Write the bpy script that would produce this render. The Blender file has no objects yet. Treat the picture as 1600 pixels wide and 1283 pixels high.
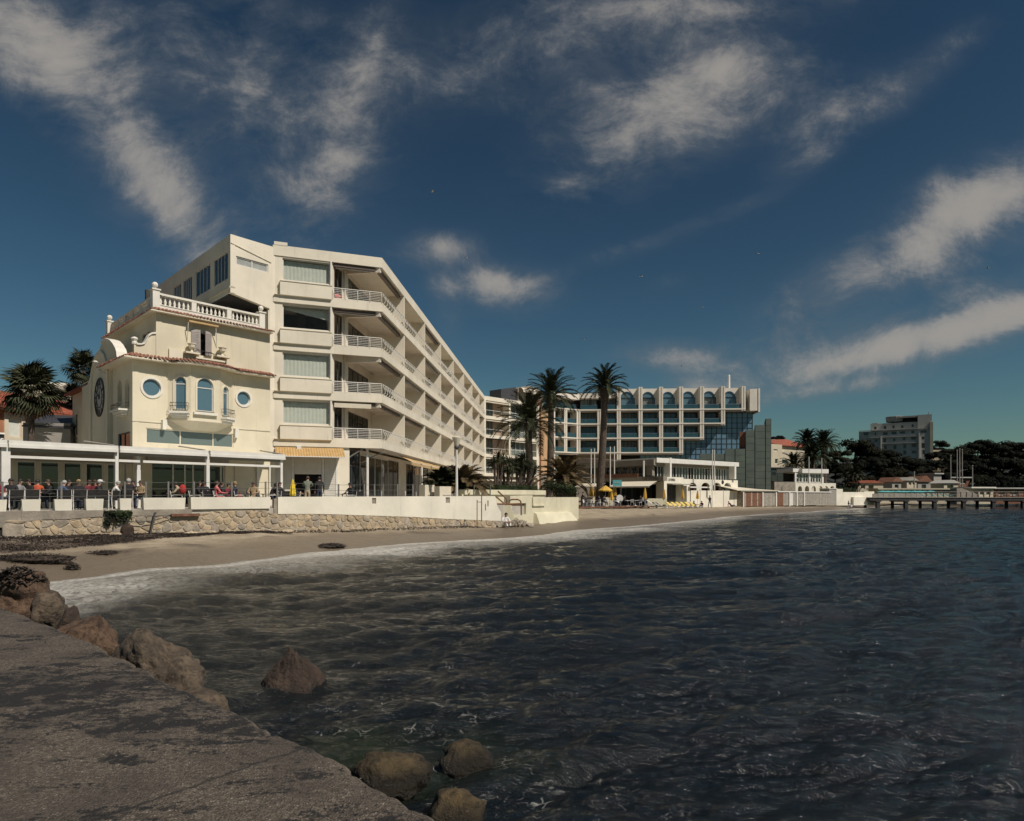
import bpy, bmesh, math, random
import numpy as np
from mathutils import Vector, Matrix, Quaternion, Euler
from mathutils.geometry import tessellate_polygon

# ------------------------------------------------------------------ camera
F, HX, HY, H = 1050.0, 800.0, 775.0, 2.4          # focal length and horizon in photo pixels, eye height
SC = bpy.context.scene
COL = SC.collection
cam_data = bpy.data.cameras.new('camera')
cam = bpy.data.objects.new('camera', cam_data)
COL.objects.link(cam)
cam.location = (0, 0, H)
cam.rotation_euler = (math.radians(90), 0, 0)
cam_data.sensor_fit = 'HORIZONTAL'
cam_data.sensor_width = 36.0
cam_data.lens = 36.0 * F / 1600.0
cam_data.shift_y = (HY - 641.5) / 1600.0
cam_data.clip_start, cam_data.clip_end = 0.05, 20000
SC.camera = cam

# ------------------------------------------------------------------ light
SUN_DIR = Vector((0.52, -0.40, 0.757)).normalized()
SUN_EL = math.asin(SUN_DIR.z)
SUN_AZ = math.atan2(SUN_DIR.x, SUN_DIR.y)
sun_data = bpy.data.lights.new('sun', 'SUN')
sun_data.energy = 4.4
sun_data.angle = math.radians(0.5)
sun_data.color = (1.0, 0.91, 0.82)
sun = bpy.data.objects.new('sun', sun_data)
COL.objects.link(sun)
sun.rotation_euler = SUN_DIR.to_track_quat('Z', 'Y').to_euler()
sun.location = (60, -60, 90)
SC.view_settings.view_transform = 'Standard'
SC.view_settings.look = 'None'
SC.view_settings.exposure = 0.0
SC.view_settings.gamma = 1.0
SC.view_settings.use_curve_mapping = False
SC.cycles.max_bounces = 6
SC.cycles.transparent_max_bounces = 12
SC.cycles.caustics_reflective = False
SC.cycles.caustics_refractive = False

class NT:
    """tiny helper round a node tree"""
    def __init__(s, tree):
        s.t = tree
    def new(s, kind, **kw):
        n = s.t.nodes.new(kind)
        for k, v in kw.items():
            setattr(n, k, v)
        return n
    def put(s, sock, v):
        if isinstance(v, bpy.types.NodeSocket):
            s.t.links.new(v, sock)
        elif v is not None:
            sock.default_value = v
    def math(s, op, a, b=None, c=None, clamp=False):
        n = s.new('ShaderNodeMath', operation=op, use_clamp=clamp)
        for i, v in enumerate((a, b, c)):
            if v is not None:
                s.put(n.inputs[i], v)
        return n.outputs[0]
    def smooth(s, v, lo, hi, a=0.0, b=1.0):
        n = s.new('ShaderNodeMapRange', interpolation_type='SMOOTHSTEP')
        s.put(n.inputs['Value'], v)
        n.inputs['From Min'].default_value = lo
        n.inputs['From Max'].default_value = hi
        n.inputs['To Min'].default_value = a
        n.inputs['To Max'].default_value = b
        return n.outputs[0]
    def mix(s, fac, a, b, kind='MIX'):
        n = s.new('ShaderNodeMix', data_type='RGBA', blend_type=kind)
        s.put(n.inputs[0], fac)
        for sock, v in ((n.inputs[6], a), (n.inputs[7], b)):
            if isinstance(v, (tuple, list)) and len(v) == 3:
                v = (*v, 1)
            s.put(sock, v)
        return n.outputs[2]
    def noise(s, vec, scale, detail=4, rough=0.55, dist=0.0):
        n = s.new('ShaderNodeTexNoise')
        if vec is not None:
            s.put(n.inputs['Vector'], vec)
        n.inputs['Scale'].default_value = scale
        n.inputs['Detail'].default_value = detail
        n.inputs['Roughness'].default_value = rough
        n.inputs['Distortion'].default_value = dist
        return n.outputs['Fac']
    def vscale(s, vec, sc, rotz=0.0, loc=(0, 0, 0)):
        n = s.new('ShaderNodeMapping')
        s.put(n.inputs['Vector'], vec)
        n.inputs['Scale'].default_value = sc
        n.inputs['Rotation'].default_value = (0, 0, rotz)
        n.inputs['Location'].default_value = loc
        return n.outputs[0]

# ------------------------------------------------------------------ sky with wind-drawn clouds
SKY_STRENGTH = 0.05
world = bpy.data.worlds.new('World')
SC.world = world
world.use_nodes = True
wt = NT(world.node_tree)
bg = next(n for n in world.node_tree.nodes if n.type == 'BACKGROUND')
sky = wt.new('ShaderNodeTexSky')
sky.sky_type = 'NISHITA'
sky.sun_disc = False
sky.sun_elevation = SUN_EL
sky.sun_rotation = SUN_AZ
sky.altitude = 0
sky.air_density = 1.0
sky.dust_density = 0.4
sky.ozone_density = 2.0
skg = wt.new('ShaderNodeGamma'); skg.inputs['Gamma'].default_value = 1.4
wt.put(skg.inputs['Color'], wt.mix(1.0, sky.outputs[0], (0.385 * SKY_STRENGTH, 0.60 * SKY_STRENGTH, 0.64 * SKY_STRENGTH), 'MULTIPLY'))
sks = wt.new('ShaderNodeVectorMath', operation='MULTIPLY'); wt.put(sks.inputs[0], skg.outputs[0]); sks.inputs[1].default_value = (4.0 / SKY_STRENGTH, 2.68 / SKY_STRENGTH, 2.12 / SKY_STRENGTH)
skyc = sks.outputs[0]
geo = wt.new('ShaderNodeNewGeometry')
tc = wt.new('ShaderNodeTexCoord')
sep = wt.new('ShaderNodeSeparateXYZ')
wt.put(sep.inputs[0], tc.outputs['Generated'])
ay = wt.math('MAXIMUM', wt.math('ABSOLUTE', sep.outputs[1]), 0.08)
gx = wt.math('DIVIDE', sep.outputs[0], ay)
gz = wt.math('DIVIDE', sep.outputs[2], ay)
gco = wt.new('ShaderNodeCombineXYZ')
wt.put(gco.inputs[0], gx); wt.put(gco.inputs[1], gz)
CLOUDS = [  # centre and radii in photo pixels (as directions), tilt in degrees, amount
    (150, 185, 260, 62, -47, .92), (50, 50, 170, 70, -30, .62), (275, 330, 120, 42, -60, .62), (210, 40, 140, 45, -20, .28),
    (420, 100, 230, 110, -65, .70), (545, 190, 160, 40, 72, .70), (880, 50, 210, 66, 16, .95),
    (1060, 180, 190, 70, 26, 1.0), (1130, 95, 60, 30, 30, .55), (1385, 150, 85, 30, 28, .6),
    (1265, 245, 55, 22, 25, .5), (795, 452, 60, 28, -4, 1.2), (690, 388, 46, 19, 4, .95), (880, 290, 32, 15, 5, .5),
    (1420, 385, 240, 46, 31, 1.0), (1560, 320, 130, 60, 25, .85), (1370, 548, 300, 26, 15, 1.0), (1560, 490, 170, 36, 17, 1.0),
    (1060, 556, 90, 20, -3, .85), (1040, 442, 32, 13, 10, .42), (1290, 612, 150, 11, 9, .55), (690, 448, 22, 14, 0, .45),
    (1110, 345, 110, 15, 20, .42), (1180, 10, 110, 20, 5, .5), (1480, 75, 70, 22, 30, .4), (960, 395, 60, 14, 15, .3), (700, 500, 20, 50, 10, .3),
    (1290, 180, 60, 24, 35, .45)]
mask = None
for cx, cy, rx, ry, ang, amp in CLOUDS:
    a = math.radians(ang)
    dx = wt.math('SUBTRACT', gx, (cx - HX) / F)
    dz = wt.math('SUBTRACT', gz, (HY - cy) / F)
    u = wt.math('MULTIPLY_ADD', dx, math.cos(a) * F / rx, wt.math('MULTIPLY', dz, math.sin(a) * F / rx))
    v = wt.math('MULTIPLY_ADD', dz, math.cos(a) * F / ry, wt.math('MULTIPLY', dx, -math.sin(a) * F / ry))
    e = wt.math('MULTIPLY_ADD', u, u, wt.math('MULTIPLY', v, v))
    g = wt.math('MULTIPLY', wt.math('POWER', math.e, wt.math('MULTIPLY', e, -0.62)), amp)
    mask = g if mask is None else wt.math('ADD', mask, g)
warp = wt.new('ShaderNodeTexNoise')
wt.put(warp.inputs['Vector'], gco.outputs[0]); warp.inputs['Scale'].default_value = 2.5; warp.inputs['Detail'].default_value = 3
wadd = wt.new('ShaderNodeVectorMath', operation='MULTIPLY_ADD')
wt.put(wadd.inputs[0], warp.outputs['Color']); wadd.inputs[1].default_value = (.20, .20, 0); wt.put(wadd.inputs[2], gco.outputs[0])
n1 = wt.noise(wt.vscale(wadd.outputs[0], (2.2, 4.2, 1), math.radians(-24)), 1.9, 13, .68, .12)
n2 = wt.noise(wadd.outputs[0], 6.5, 12, .70, .1)
fb = wt.math('MULTIPLY_ADD', n1, .5, wt.math('MULTIPLY', n2, .5))
dens = wt.math('MULTIPLY_ADD', wt.math('SUBTRACT', fb, .5), 3.6, wt.math('MULTIPLY', mask, .82))
dens = wt.math('MULTIPLY', wt.smooth(dens, .06, 1.45), wt.smooth(mask, .02, .55))
veil = wt.math('MULTIPLY', wt.smooth(mask, .05, .9), wt.smooth(n1, .30, .66, 0, .42))
dens = wt.math('MAXIMUM', dens, veil)
ccol = wt.mix(wt.smooth(dens, .2, .9), (0.16, 0.175, 0.19), (0.34, 0.32, 0.295))
cl = wt.new('ShaderNodeVectorMath', operation='SCALE')
wt.put(cl.inputs[0], ccol); cl.inputs['Scale'].default_value = 1.0 / SKY_STRENGTH
final = wt.mix(wt.math('MULTIPLY', dens, .92), skyc, cl.outputs[0])
wt.put(bg.inputs['Color'], final)
bg.inputs['Strength'].default_value = SKY_STRENGTH

# ------------------------------------------------------------------ projection helpers and mesh builder
R = random.Random(7)
def P(x, y, d):
    return Vector(((x - HX) * d / F, d, H + (HY - y) * d / F))
def GX(x, d):
    return (x - HX) * d / F
def Zat(y, d):
    return H + (HY - y) * d / F

class Fr:
    """upright frame: u along a wall, n out of it, z up"""
    def __init__(s, A, B, flip=False):
        s.o = Vector((A[0], A[1])); b = Vector((B[0], B[1]))
        s.L = (b - s.o).length
        s.u = (b - s.o) / s.L
        s.n = Vector((s.u.y, -s.u.x))
        if flip: s.n = -s.n
    def pt(s, u, n, z):
        q = s.o + s.u * u + s.n * n
        return Vector((q.x, q.y, z))
    def uz(s, x, y, off=0.0):
        k = (x - HX) / F
        o = s.o + s.n * off
        # o + u*t = (k*d, d)
        den = s.u.x - k * s.u.y
        t = (k * o.y - o.x) / den
        d = o.y + s.u.y * t
        return t, H + (HY - y) * d / F
    def U(s, x, off=0.0):
        return s.uz(x, HY, off)[0]
    def Z(s, x, y, off=0.0):
        return s.uz(x, y, off)[1]
    def shift(s, n):
        f = Fr.__new__(Fr); f.o = s.o + s.n * n; f.u = s.u; f.n = s.n; f.L = s.L
        return f
WF = Fr((0, 0), (1, 0)); # u = x, n = -y

class MB:
    def __init__(s):
        s.v, s.f, s.m, s.sm = [], [], [], []
        s.mi = 0; s.smooth = False
    def face(s, idx):
        s.f.append(tuple(idx)); s.m.append(s.mi); s.sm.append(s.smooth)
    def add(s, pts, faces):
        b = len(s.v); s.v.extend(Vector(p) for p in pts)
        for f in faces: s.face([b + i for i in f])
        return s
    def hexa(s, p):
        return s.add(p, [(0, 3, 2, 1), (4, 5, 6, 7), (0, 1, 5, 4), (1, 2, 6, 5), (2, 3, 7, 6), (3, 0, 4, 7)])
    def box(s, fr, u0, u1, n0, n1, z0, z1):
        q = fr.pt
        return s.hexa([q(u0, n1, z0), q(u1, n1, z0), q(u1, n0, z0), q(u0, n0, z0), q(u0, n1, z1), q(u1, n1, z1), q(u1, n0, z1), q(u0, n0, z1)])
    def quad(s, a, b, c, d):
        return s.add([a, b, c, d], [(0, 1, 2, 3)])
    def prism(s, fr, poly, n0, n1):
        """poly of (u,z), from n0 (back) to n1 (front)"""
        k = len(poly)
        pts = [fr.pt(u, n1, z) for u, z in poly] + [fr.pt(u, n0, z) for u, z in poly]
        b = len(s.v); s.v.extend(pts)
        for t in tessellate_polygon([[Vector((u, z, 0)) for u, z in poly]]):
            s.face([b + i for i in t]); s.face([b + k + i for i in reversed(t)])
        for i in range(k):
            j = (i + 1) % k
            s.face([b + i, b + k + i, b + k + j, b + j])
        return s
    def slab(s, poly, z0, z1):
        """poly of (x,y) footprint"""
        k = len(poly)
        b = len(s.v); s.v.extend([Vector((x, y, z1)) for x, y in poly] + [Vector((x, y, z0)) for x, y in poly])
        for t in tessellate_polygon([[Vector((x, y, 0)) for x, y in poly]]):
            s.face([b + i for i in t]); s.face([b + k + i for i in reversed(t)])
        for i in range(k):
            j = (i + 1) % k
            s.face([b + i, b + k + i, b + k + j, b + j])
        return s
    def wall(s, fr, outer, holes, n, depth, back=False):
        loops = [outer] + list(holes)
        flat = [p for l in loops for p in l]
        b = len(s.v); k = len(flat)
        s.v.extend([fr.pt(u, n, z) for u, z in flat]); s.v.extend([fr.pt(u, n - depth, z) for u, z in flat])
        for t in tessellate_polygon([[Vector((u, z, 0)) for u, z in l] for l in loops]):
            s.face([b + i for i in t])
            if back: s.face([b + k + i for i in reversed(t)])
        o = 0
        for l in loops:
            m = len(l)
            for i in range(m):
                j = (i + 1) % m
                s.face([b + o + i, b + k + o + i, b + k + o + j, b + o + j])
            o += m
        return s
    def ring(s, fr, outer, inner, n0, n1):
        k = len(outer)
        b = len(s.v)
        for pts, n in ((outer, n1), (inner, n1), (outer, n0), (inner, n0)):
            s.v.extend([fr.pt(u, n, z) for u, z in pts])
        for i in range(k):
            j = (i + 1) % k
            s.face([b + i, b + j, b + k + j, b + k + i])
            s.face([b + i, b + 2 * k + i, b + 2 * k + j, b + j])
            s.face([b + k + i, b + k + j, b + 3 * k + j, b + 3 * k + i])
        return s
    def tube(s, p, q, r, r2=None, seg=6, caps=True):
        p, q = Vector(p), Vector(q); r2 = r if r2 is None else r2
        d = (q - p)
        if d.length < 1e-6: return s
        d.normalize()
        a = d.orthogonal().normalized(); c = d.cross(a)
        b = len(s.v)
        for o, rr in ((p, r), (q, r2)):
            for i in range(seg):
                t = 2 * math.pi * i / seg
                s.v.append(o + (a * math.cos(t) + c * math.sin(t)) * rr)
        for i in range(seg):
            j = (i + 1) % seg
            s.face([b + i, b + j, b + seg + j, b + seg + i])
        if caps:
            s.face([b + i for i in reversed(range(seg))]); s.face([b + seg + i for i in range(seg)])
        return s
    def path(s, pts, r, seg=6, closed=False):
        pts = [Vector(p) for p in pts]; n = len(pts)
        rr = r if isinstance(r, (list, tuple)) else [r] * n
        b = len(s.v)
        up = Vector((0, 0, 1))
        for i, p in enumerate(pts):
            t = (pts[min(i + 1, n - 1)] - pts[max(i - 1, 0)])
            t = t.normalized() if t.length > 1e-9 else up
            a = t.cross(Vector((.13, .31, .94)))
            if a.length < .05: a = t.orthogonal()
            a.normalize(); c = t.cross(a)
            for k in range(seg):
                w = 2 * math.pi * k / seg
                s.v.append(p + (a * math.cos(w) + c * math.sin(w)) * rr[i])
        for i in range(n - 1):
            for k in range(seg):
                j = (k + 1) % seg
                s.face([b + i * seg + k, b + i * seg + j, b + (i + 1) * seg + j, b + (i + 1) * seg + k])
        s.face([b + k for k in reversed(range(seg))]); s.face([b + (n - 1) * seg + k for k in range(seg)])
        return s
    def lathe(s, c, prof, seg=10, frame=None):
        c = Vector(c); b = len(s.v); n = len(prof)
        for r, z in prof:
            for i in range(seg):
                t = 2 * math.pi * i / seg
                s.v.append(c + Vector((r * math.cos(t), r * math.sin(t), z)))
        for k in range(n - 1):
            for i in range(seg):
                j = (i + 1) % seg
                s.face([b + k * seg + i, b + k * seg + j, b + (k + 1) * seg + j, b + (k + 1) * seg + i])
        s.face([b + i for i in reversed(range(seg))]); s.face([b + (n - 1) * seg + i for i in range(seg)])
        return s
    def ball(s, c, rx, ry=None, rz=None, seg=8, rings=6):
        ry = rx if ry is None else ry; rz = rx if rz is None else rz
        c = Vector(c); b = len(s.v)
        for k in range(rings + 1):
            ph = math.pi * k / rings
            for i in range(seg):
                t = 2 * math.pi * i / seg
                s.v.append(c + Vector((rx * math.sin(ph) * math.cos(t), ry * math.sin(ph) * math.sin(t), -rz * math.cos(ph))))
        for k in range(rings):
            for i in range(seg):
                j = (i + 1) % seg
                s.face([b + k * seg + i, b + k * seg + j, b + (k + 1) * seg + j, b + (k + 1) * seg + i])
        return s
    def mesh(s, name, mats, off=Vector((0, 0, 0))):
        me = bpy.data.meshes.new(name)
        me.from_pydata([tuple(v - off) for v in s.v], [], s.f)
        if not isinstance(mats, (list, tuple)): mats = [mats]
        for m in mats: me.materials.append(m)
        if len(mats) > 1: me.polygons.foreach_set('material_index', s.m)
        if any(s.sm): me.polygons.foreach_set('use_smooth', s.sm)
        me.validate(); me.update()
        bm = bmesh.new(); bm.from_mesh(me)
        bmesh.ops.recalc_face_normals(bm, faces=bm.faces)
        bm.to_mesh(me); bm.free()
        return me
    def build(s, name, mats, parent=None, **kw):
        off = wloc(parent) if parent is not None else Vector((0, 0, 0))
        loc = kw.pop('base', None)
        if loc is not None and parent is None: off = Vector(loc)
        o = bpy.data.objects.new(name, s.mesh(name, mats, off))
        COL.objects.link(o)
        if parent is not None: o.parent = parent
        elif loc is not None: o.location = loc
        for k, v in kw.items(): o[k] = v
        return o

def wloc(o):
    v = Vector((0, 0, 0))
    while o is not None:
        v += o.location; o = o.parent
    return v
def thing(name, label, cat, loc=(0, 0, 0), group=None, rz=0.0):
    o = bpy.data.objects.new(name, None)
    COL.objects.link(o)
    o.location = loc; o.rotation_euler = (0, 0, rz)
    o.empty_display_size = .3
    o['label'] = label; o['category'] = cat
    if group: o['group'] = group
    return o
def tag(o, label, cat, group=None):
    o['label'] = label; o['category'] = cat
    if group: o['group'] = group
    return o
def setting(o):
    o['kind'] = 'structure'; return o
def copy_tree(o, parent=None):
    c = o.copy(); COL.objects.link(c); c.parent = parent
    for ch in o.children: copy_tree(ch, c)
    return c
def put_copy(o, loc, rz=0, label=None, group=None, scale=None):
    c = copy_tree(o)
    c.location = loc; c.rotation_euler = (0, 0, rz)
    if scale: c.scale = scale if isinstance(scale, tuple) else (scale,) * 3
    if label: c['label'] = label
    if group: c['group'] = group
    return c
def arc(cu, cz, r, a0, a1, n, rz=None):
    rz = r if rz is None else rz
    return [(cu + r * math.cos(math.radians(a0 + (a1 - a0) * i / n)), cz + rz * math.sin(math.radians(a0 + (a1 - a0) * i / n))) for i in range(n + 1)]
def rect(u0, u1, z0, z1):
    return [(u0, z0), (u1, z0), (u1, z1), (u0, z1)]
def arched(u0, u1, z0, zs, n=10, rz=None):
    r = (u1 - u0) / 2
    return [(u0, z0), (u1, z0)] + arc((u0 + u1) / 2, zs, r, 0, 180, n, rz)
def shrink(poly, k):
    """inset a convex-ish loop towards its middle by k metres"""
    cu = sum(p[0] for p in poly) / len(poly); cz = sum(p[1] for p in poly) / len(poly)
    hu = max(abs(p[0] - cu) for p in poly); hz = max(abs(p[1] - cz) for p in poly)
    return [(cu + (p[0] - cu) * (hu - k) / hu, cz + (p[1] - cz) * (hz - k) / hz) for p in poly]

def text_mesh(body, size):
    cu = bpy.data.curves.new('lettering', 'FONT'); cu.body = body; cu.size = size
    cu.align_x = 'CENTER'; cu.align_y = 'CENTER'; cu.resolution_u = 3
    o = bpy.data.objects.new('lettering', cu); COL.objects.link(o)
    dg = bpy.context.evaluated_depsgraph_get()
    me = bpy.data.meshes.new_from_object(o.evaluated_get(dg))
    vs = [v.co.copy() for v in me.vertices]; fs = [tuple(p.vertices) for p in me.polygons]
    bpy.data.objects.remove(o); bpy.data.curves.remove(cu); bpy.data.meshes.remove(me)
    return vs, fs
def put_text(mb, fr, body, u, z, size, n, rot=0.0, sx=1.0, thick=.02):
    vs, fs = text_mesh(body, size)
    c, s_ = math.cos(rot), math.sin(rot)
    pts = []
    for dn in (n + thick, n):
        for v in vs:
            x, y = v.x * sx, v.y
            pts.append(fr.pt(u + c * x - s_ * y, dn, z + s_ * x + c * y))
    k = len(vs)
    faces = list(fs)
    cnt = {}
    for f in fs:
        for i in range(len(f)):
            e = (f[i], f[(i + 1) % len(f)])
            cnt[e] = 1
    for a, b in cnt:
        if (b, a) not in cnt: faces.append((a, k + a, k + b, b))
    mb.add(pts, faces)

# ------------------------------------------------------------------ materials
def mat(name, col, rough=.7, var=.12, vscale=1.2, bump=0.0, bscale=30, metal=0.0, streak=0.0, spec=None, fine=0.0, coat=0.0):
    m = bpy.data.materials.new(name); m.use_nodes = True
    t = NT(m.node_tree)
    b = m.node_tree.nodes['Principled BSDF']
    b.inputs['Roughness'].default_value = rough; b.inputs['Metallic'].default_value = metal
    if spec is not None: b.inputs['Specular IOR Level'].default_value = spec
    if coat: b.inputs['Coat Weight'].default_value = coat; b.inputs['Coat Roughness'].default_value = .04
    g = t.new('ShaderNodeNewGeometry').outputs['Position']
    c = (*col, 1)
    if var:
        dark = tuple(x * (1 - var * 1.6) for x in col); lite = tuple(min(1, x * (1 + var * .7)) for x in col)
        c = t.mix(t.smooth(t.noise(g, vscale, 6, .6), .3, .72), dark, lite)
        if fine:
            c = t.mix(t.smooth(t.noise(g, vscale * 14, 3, .6), .35, .7, 0, fine), c, tuple(x * .5 for x in col))
    if streak:
        sv = t.noise(t.vscale(g, (3.2, 3.2, .22)), 1.0, 5, .65)
        c = t.mix(t.smooth(sv, .53, .78, 0, streak), c, tuple(x * .42 for x in (col[0], col[1] * .97, col[2] * .9)))
    t.put(b.inputs['Base Color'], c)
    if bump:
        bn = t.new('ShaderNodeBump'); bn.inputs['Strength'].default_value = bump; bn.inputs['Distance'].default_value = .02
        t.put(bn.inputs['Height'], t.noise(g, bscale, 4, .6)); t.put(b.inputs['Normal'], bn.outputs[0])
    return m
def leafmat(name, col, var=.45, vscale=1.3, rough=.6):
    m = mat(name, col, rough, var, vscale)
    b = m.node_tree.nodes['Principled BSDF']
    b.inputs['Specular IOR Level'].default_value = .12
    return m
def glassmat(name, tint=(.02, .028, .03), clear=0.0, rough=.03):
    m = bpy.data.materials.new(name); m.use_nodes = True
    t = NT(m.node_tree); b = m.node_tree.nodes['Principled BSDF']
    out = m.node_tree.nodes['Material Output']
    b.inputs['Base Color'].default_value = (*tint, 1); b.inputs['Roughness'].default_value = rough
    b.inputs['IOR'].default_value = 1.6
    g = t.new('ShaderNodeNewGeometry').outputs['Position']
    bn = t.new('ShaderNodeBump'); bn.inputs['Strength'].default_value = .06; bn.inputs['Distance'].default_value = .05
    t.put(bn.inputs['Height'], t.noise(g, .9, 2)); t.put(b.inputs['Normal'], bn.outputs[0])
    if clear:
        tr = t.new('ShaderNodeBsdfTransparent'); tr.inputs[0].default_value = (.97, .98, .97, 1)
        mx = t.new('ShaderNodeMixShader'); mx.inputs[0].default_value = 1 - clear
        lw = t.new('ShaderNodeLayerWeight')
        t.put(mx.inputs[0], t.math('MULTIPLY_ADD', t.math('POWER', lw.outputs['Facing'], 3.5), .7, 1 - clear, clamp=True))
        t.put(mx.inputs[1], tr.outputs[0]); t.put(mx.inputs[2], b.outputs[0]); t.put(out.inputs[0], mx.outputs[0])
    return m

M = {}
M['cream'] = mat('cream render', (.67, .605, .45), .85, .07, .5, .3, 14, streak=.26)
M['cream_trim'] = mat('cream trim', (.68, .62, .48), .8, .05, .8, .15, 20, streak=.15)
M['white_trim'] = mat('white stone trim', (.72, .69, .60), .75, .06, 1.2, .15, 20, streak=.2)
M['block'] = mat('block render', (.73, .67, .54), .85, .07, .35, .25, 10, streak=.24)
M['soffit'] = mat('balcony soffit paint', (.70, .63, .53), .9, .08, .6, streak=.1)
M['inner'] = mat('balcony inner wall', (.66, .60, .49), .9, .08, .6)
M['wall_white'] = mat('whitewashed wall', (.74, .70, .58), .85, .08, .6, .4, 9, streak=.32)
M['yellow_wall'] = mat('pale yellow wall', (.62, .58, .42), .85, .08, .8, .4, 8, streak=.3)
M['white_metal'] = mat('white painted metal', (.70, .68, .62), .4, .05, 2)
M['frame'] = mat('white window frame', (.62, .60, .55), .5, .05, 2)
M['dark_frame'] = mat('dark window frame', (.05, .05, .055), .5, .1, 2)
M['brown_frame'] = mat('brown bronze frame', (.10, .07, .05), .5, .1, 2)
M['glass'] = glassmat('window glass')
M['blue_glass'] = glassmat('blue curtain glass', (.12, .215, .29), rough=.12)
M['sky_glass'] = glassmat('villa window glass', (.085, .155, .19), rough=.05)
M['clear_glass'] = glassmat('clear pane', (.04, .05, .05), .93)
M['balcony_glass'] = glassmat('teal balcony glass', (.03, .09, .11), .35)
M['strip_glass'] = glassmat('frosted strip glass', (.13, .165, .155), rough=.2)
M['curtain'] = mat('pale green curtain', (.68, .70, .62), .9, .04, 3, streak=.10)
M['curtain_grey'] = mat('grey net curtain', (.32, .34, .32), .9, .1, 3, streak=.4)
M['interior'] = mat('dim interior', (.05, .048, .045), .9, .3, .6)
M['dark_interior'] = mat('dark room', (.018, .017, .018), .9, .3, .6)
M['tile'] = mat('terracotta tile', (.34, .155, .10), .85, .35, 5, .3, 30, fine=.4)
M['red_roof'] = mat('red roof tile', (.30, .085, .045), .85, .25, 3, .3, 20)
M['orange_wall'] = mat('ochre orange wall', (.42, .19, .10), .9, .1, .8, streak=.25)
M['iron'] = mat('black wrought iron', (.03, .03, .032), .5, .1, 3)
M['steel'] = mat('grey steel post', (.22, .21, .19), .45, .1, 5, metal=.3)
M['rust'] = mat('rusty pipe', (.24, .12, .065), .7, .35, 9)
M['shutter'] = mat('lilac grey shutter', (.38, .34, .31), .7, .1, 4)
M['awning_orange'] = mat('ochre awning cloth', (.50, .345, .16), .9, .1, 3)
M['stripe'] = mat('darker ochre stripe', (.44, .25, .075), .9, .1, 3)
M['awning_cream'] = mat('cream awning cloth', (.62, .56, .44), .9, .06, 2)
M['awning_grey'] = mat('grey awning cloth', (.33, .31, .27), .9, .08, 1)
M['roller'] = mat('roller shutter grey', (.60, .57, .50), .6, .05, 2)
M['stone'] = mat('rubble stone', (.46, .37, .255), .9, .25, 2.2, .8, 9, fine=.5)
M['stone_b'] = mat('ochre rubble stone', (.50, .39, .25), .9, .25, 2.2, .8, 9, fine=.5)
M['stone_c'] = mat('grey rubble stone', (.38, .325, .25), .9, .28, 2.2, .8, 9, fine=.5)
M['mortar'] = mat('mortar', (.52, .46, .36), .95, .2, 3, .8, 12, fine=.4)
M['old_concrete'] = mat('old concrete', (.34, .30, .24), .95, .22, 1.6, .7, 10, fine=.5, streak=.35)
M['paving'] = mat('terrace paving', (.42, .39, .33), .9, .12, 1.2)
M['rattan'] = mat('black woven plastic', (.028, .026, .026), .6, .2, 9)
M['skin'] = mat('skin', (.40, .23, .16), .6, .05, 4)
M['hair_dark'] = mat('dark hair', (.018, .013, .011), .6, .2, 9)
M['hair_brown'] = mat('brown hair', (.07, .04, .025), .6, .2, 9)
M['hair_grey'] = mat('grey hair', (.38, .36, .33), .7, .1, 9)
M['hair_fair'] = mat('fair hair', (.33, .22, .10), .6, .15, 9)
def cloth(n, c): M[n] = mat(n + ' cloth', c, .9, .15, 5)
for n_, c_ in dict(c_black=(.018, .018, .02), c_navy=(.025, .033, .06), c_blue=(.05, .085, .17), c_grey=(.25, .25, .25), c_white=(.72, .70, .66), c_red=(.42, .03, .03),
                   c_orange=(.5, .10, .04), c_pink=(.68, .17, .17), c_camel=(.33, .24, .13), c_burgundy=(.16, .02, .03), c_green=(.17, .19, .14), c_tan=(.42, .34, .23), c_jeans=(.06, .08, .13)).items():
    cloth(n_, c_)
M['yellow_cloth'] = mat('yellow parasol cloth', (.60, .37, .06), .9, .12, 4)
M['yellow_pad'] = mat('yellow lounger pad', (.62, .46, .12), .9, .08, 3)
M['teal'] = mat('turquoise cloth', (.10, .38, .38), .8, .1, 3)
M['teal_sign'] = mat('teal sign paint', (.08, .33, .36), .5, .05, 3)
M['sign_black'] = mat('black sign paint', (.02, .02, .02), .5, .05, 3)
M['letter_white'] = mat('white lettering', (.75, .74, .70), .6, 0)
M['letter_dark'] = mat('dark lettering', (.03, .025, .02), .6, 0)
M['taupe'] = mat('taupe fascia', (.235, .21, .17), .8, .06, .8, streak=.2)
M['taupe_roof'] = mat('pinkish felt roof', (.42, .32, .25), .9, .12, .7)
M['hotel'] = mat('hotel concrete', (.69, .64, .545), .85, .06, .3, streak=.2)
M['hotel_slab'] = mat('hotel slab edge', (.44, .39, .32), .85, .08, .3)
M['slate'] = mat('green grey cladding', (.155, .185, .155), .4, .12, .5)
M['slate_joint'] = mat('dark joint', (.02, .022, .022), .6, .1, 1)
M['wood_brown'] = mat('brown stained boards', (.20, .09, .05), .8, .3, 4, streak=.3)
M['wood_grey'] = mat('weathered grey boards', (.34, .31, .26), .9, .25, 4, streak=.4)
M['deck_wood'] = mat('dark deck boards', (.085, .045, .03), .85, .25, 4)
M['pier'] = mat('dark pier timber', (.045, .043, .042), .85, .25, 2)
M['far_white'] = mat('shade-greyed white facade', (.42, .41, .37), .9, .1, .15, streak=.25)  # white greyed in its colour to stand in for cloud shade on the far shore
M['far_cream'] = mat('cream villa render', (.50, .44, .32), .9, .08, .3)
M['trunk'] = mat('palm trunk', (.105, .08, .06), .95, .4, 5, 1.0, 14, fine=.5)
M['bark'] = mat('pine bark', (.07, .05, .038), .95, .3, 3)
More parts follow.
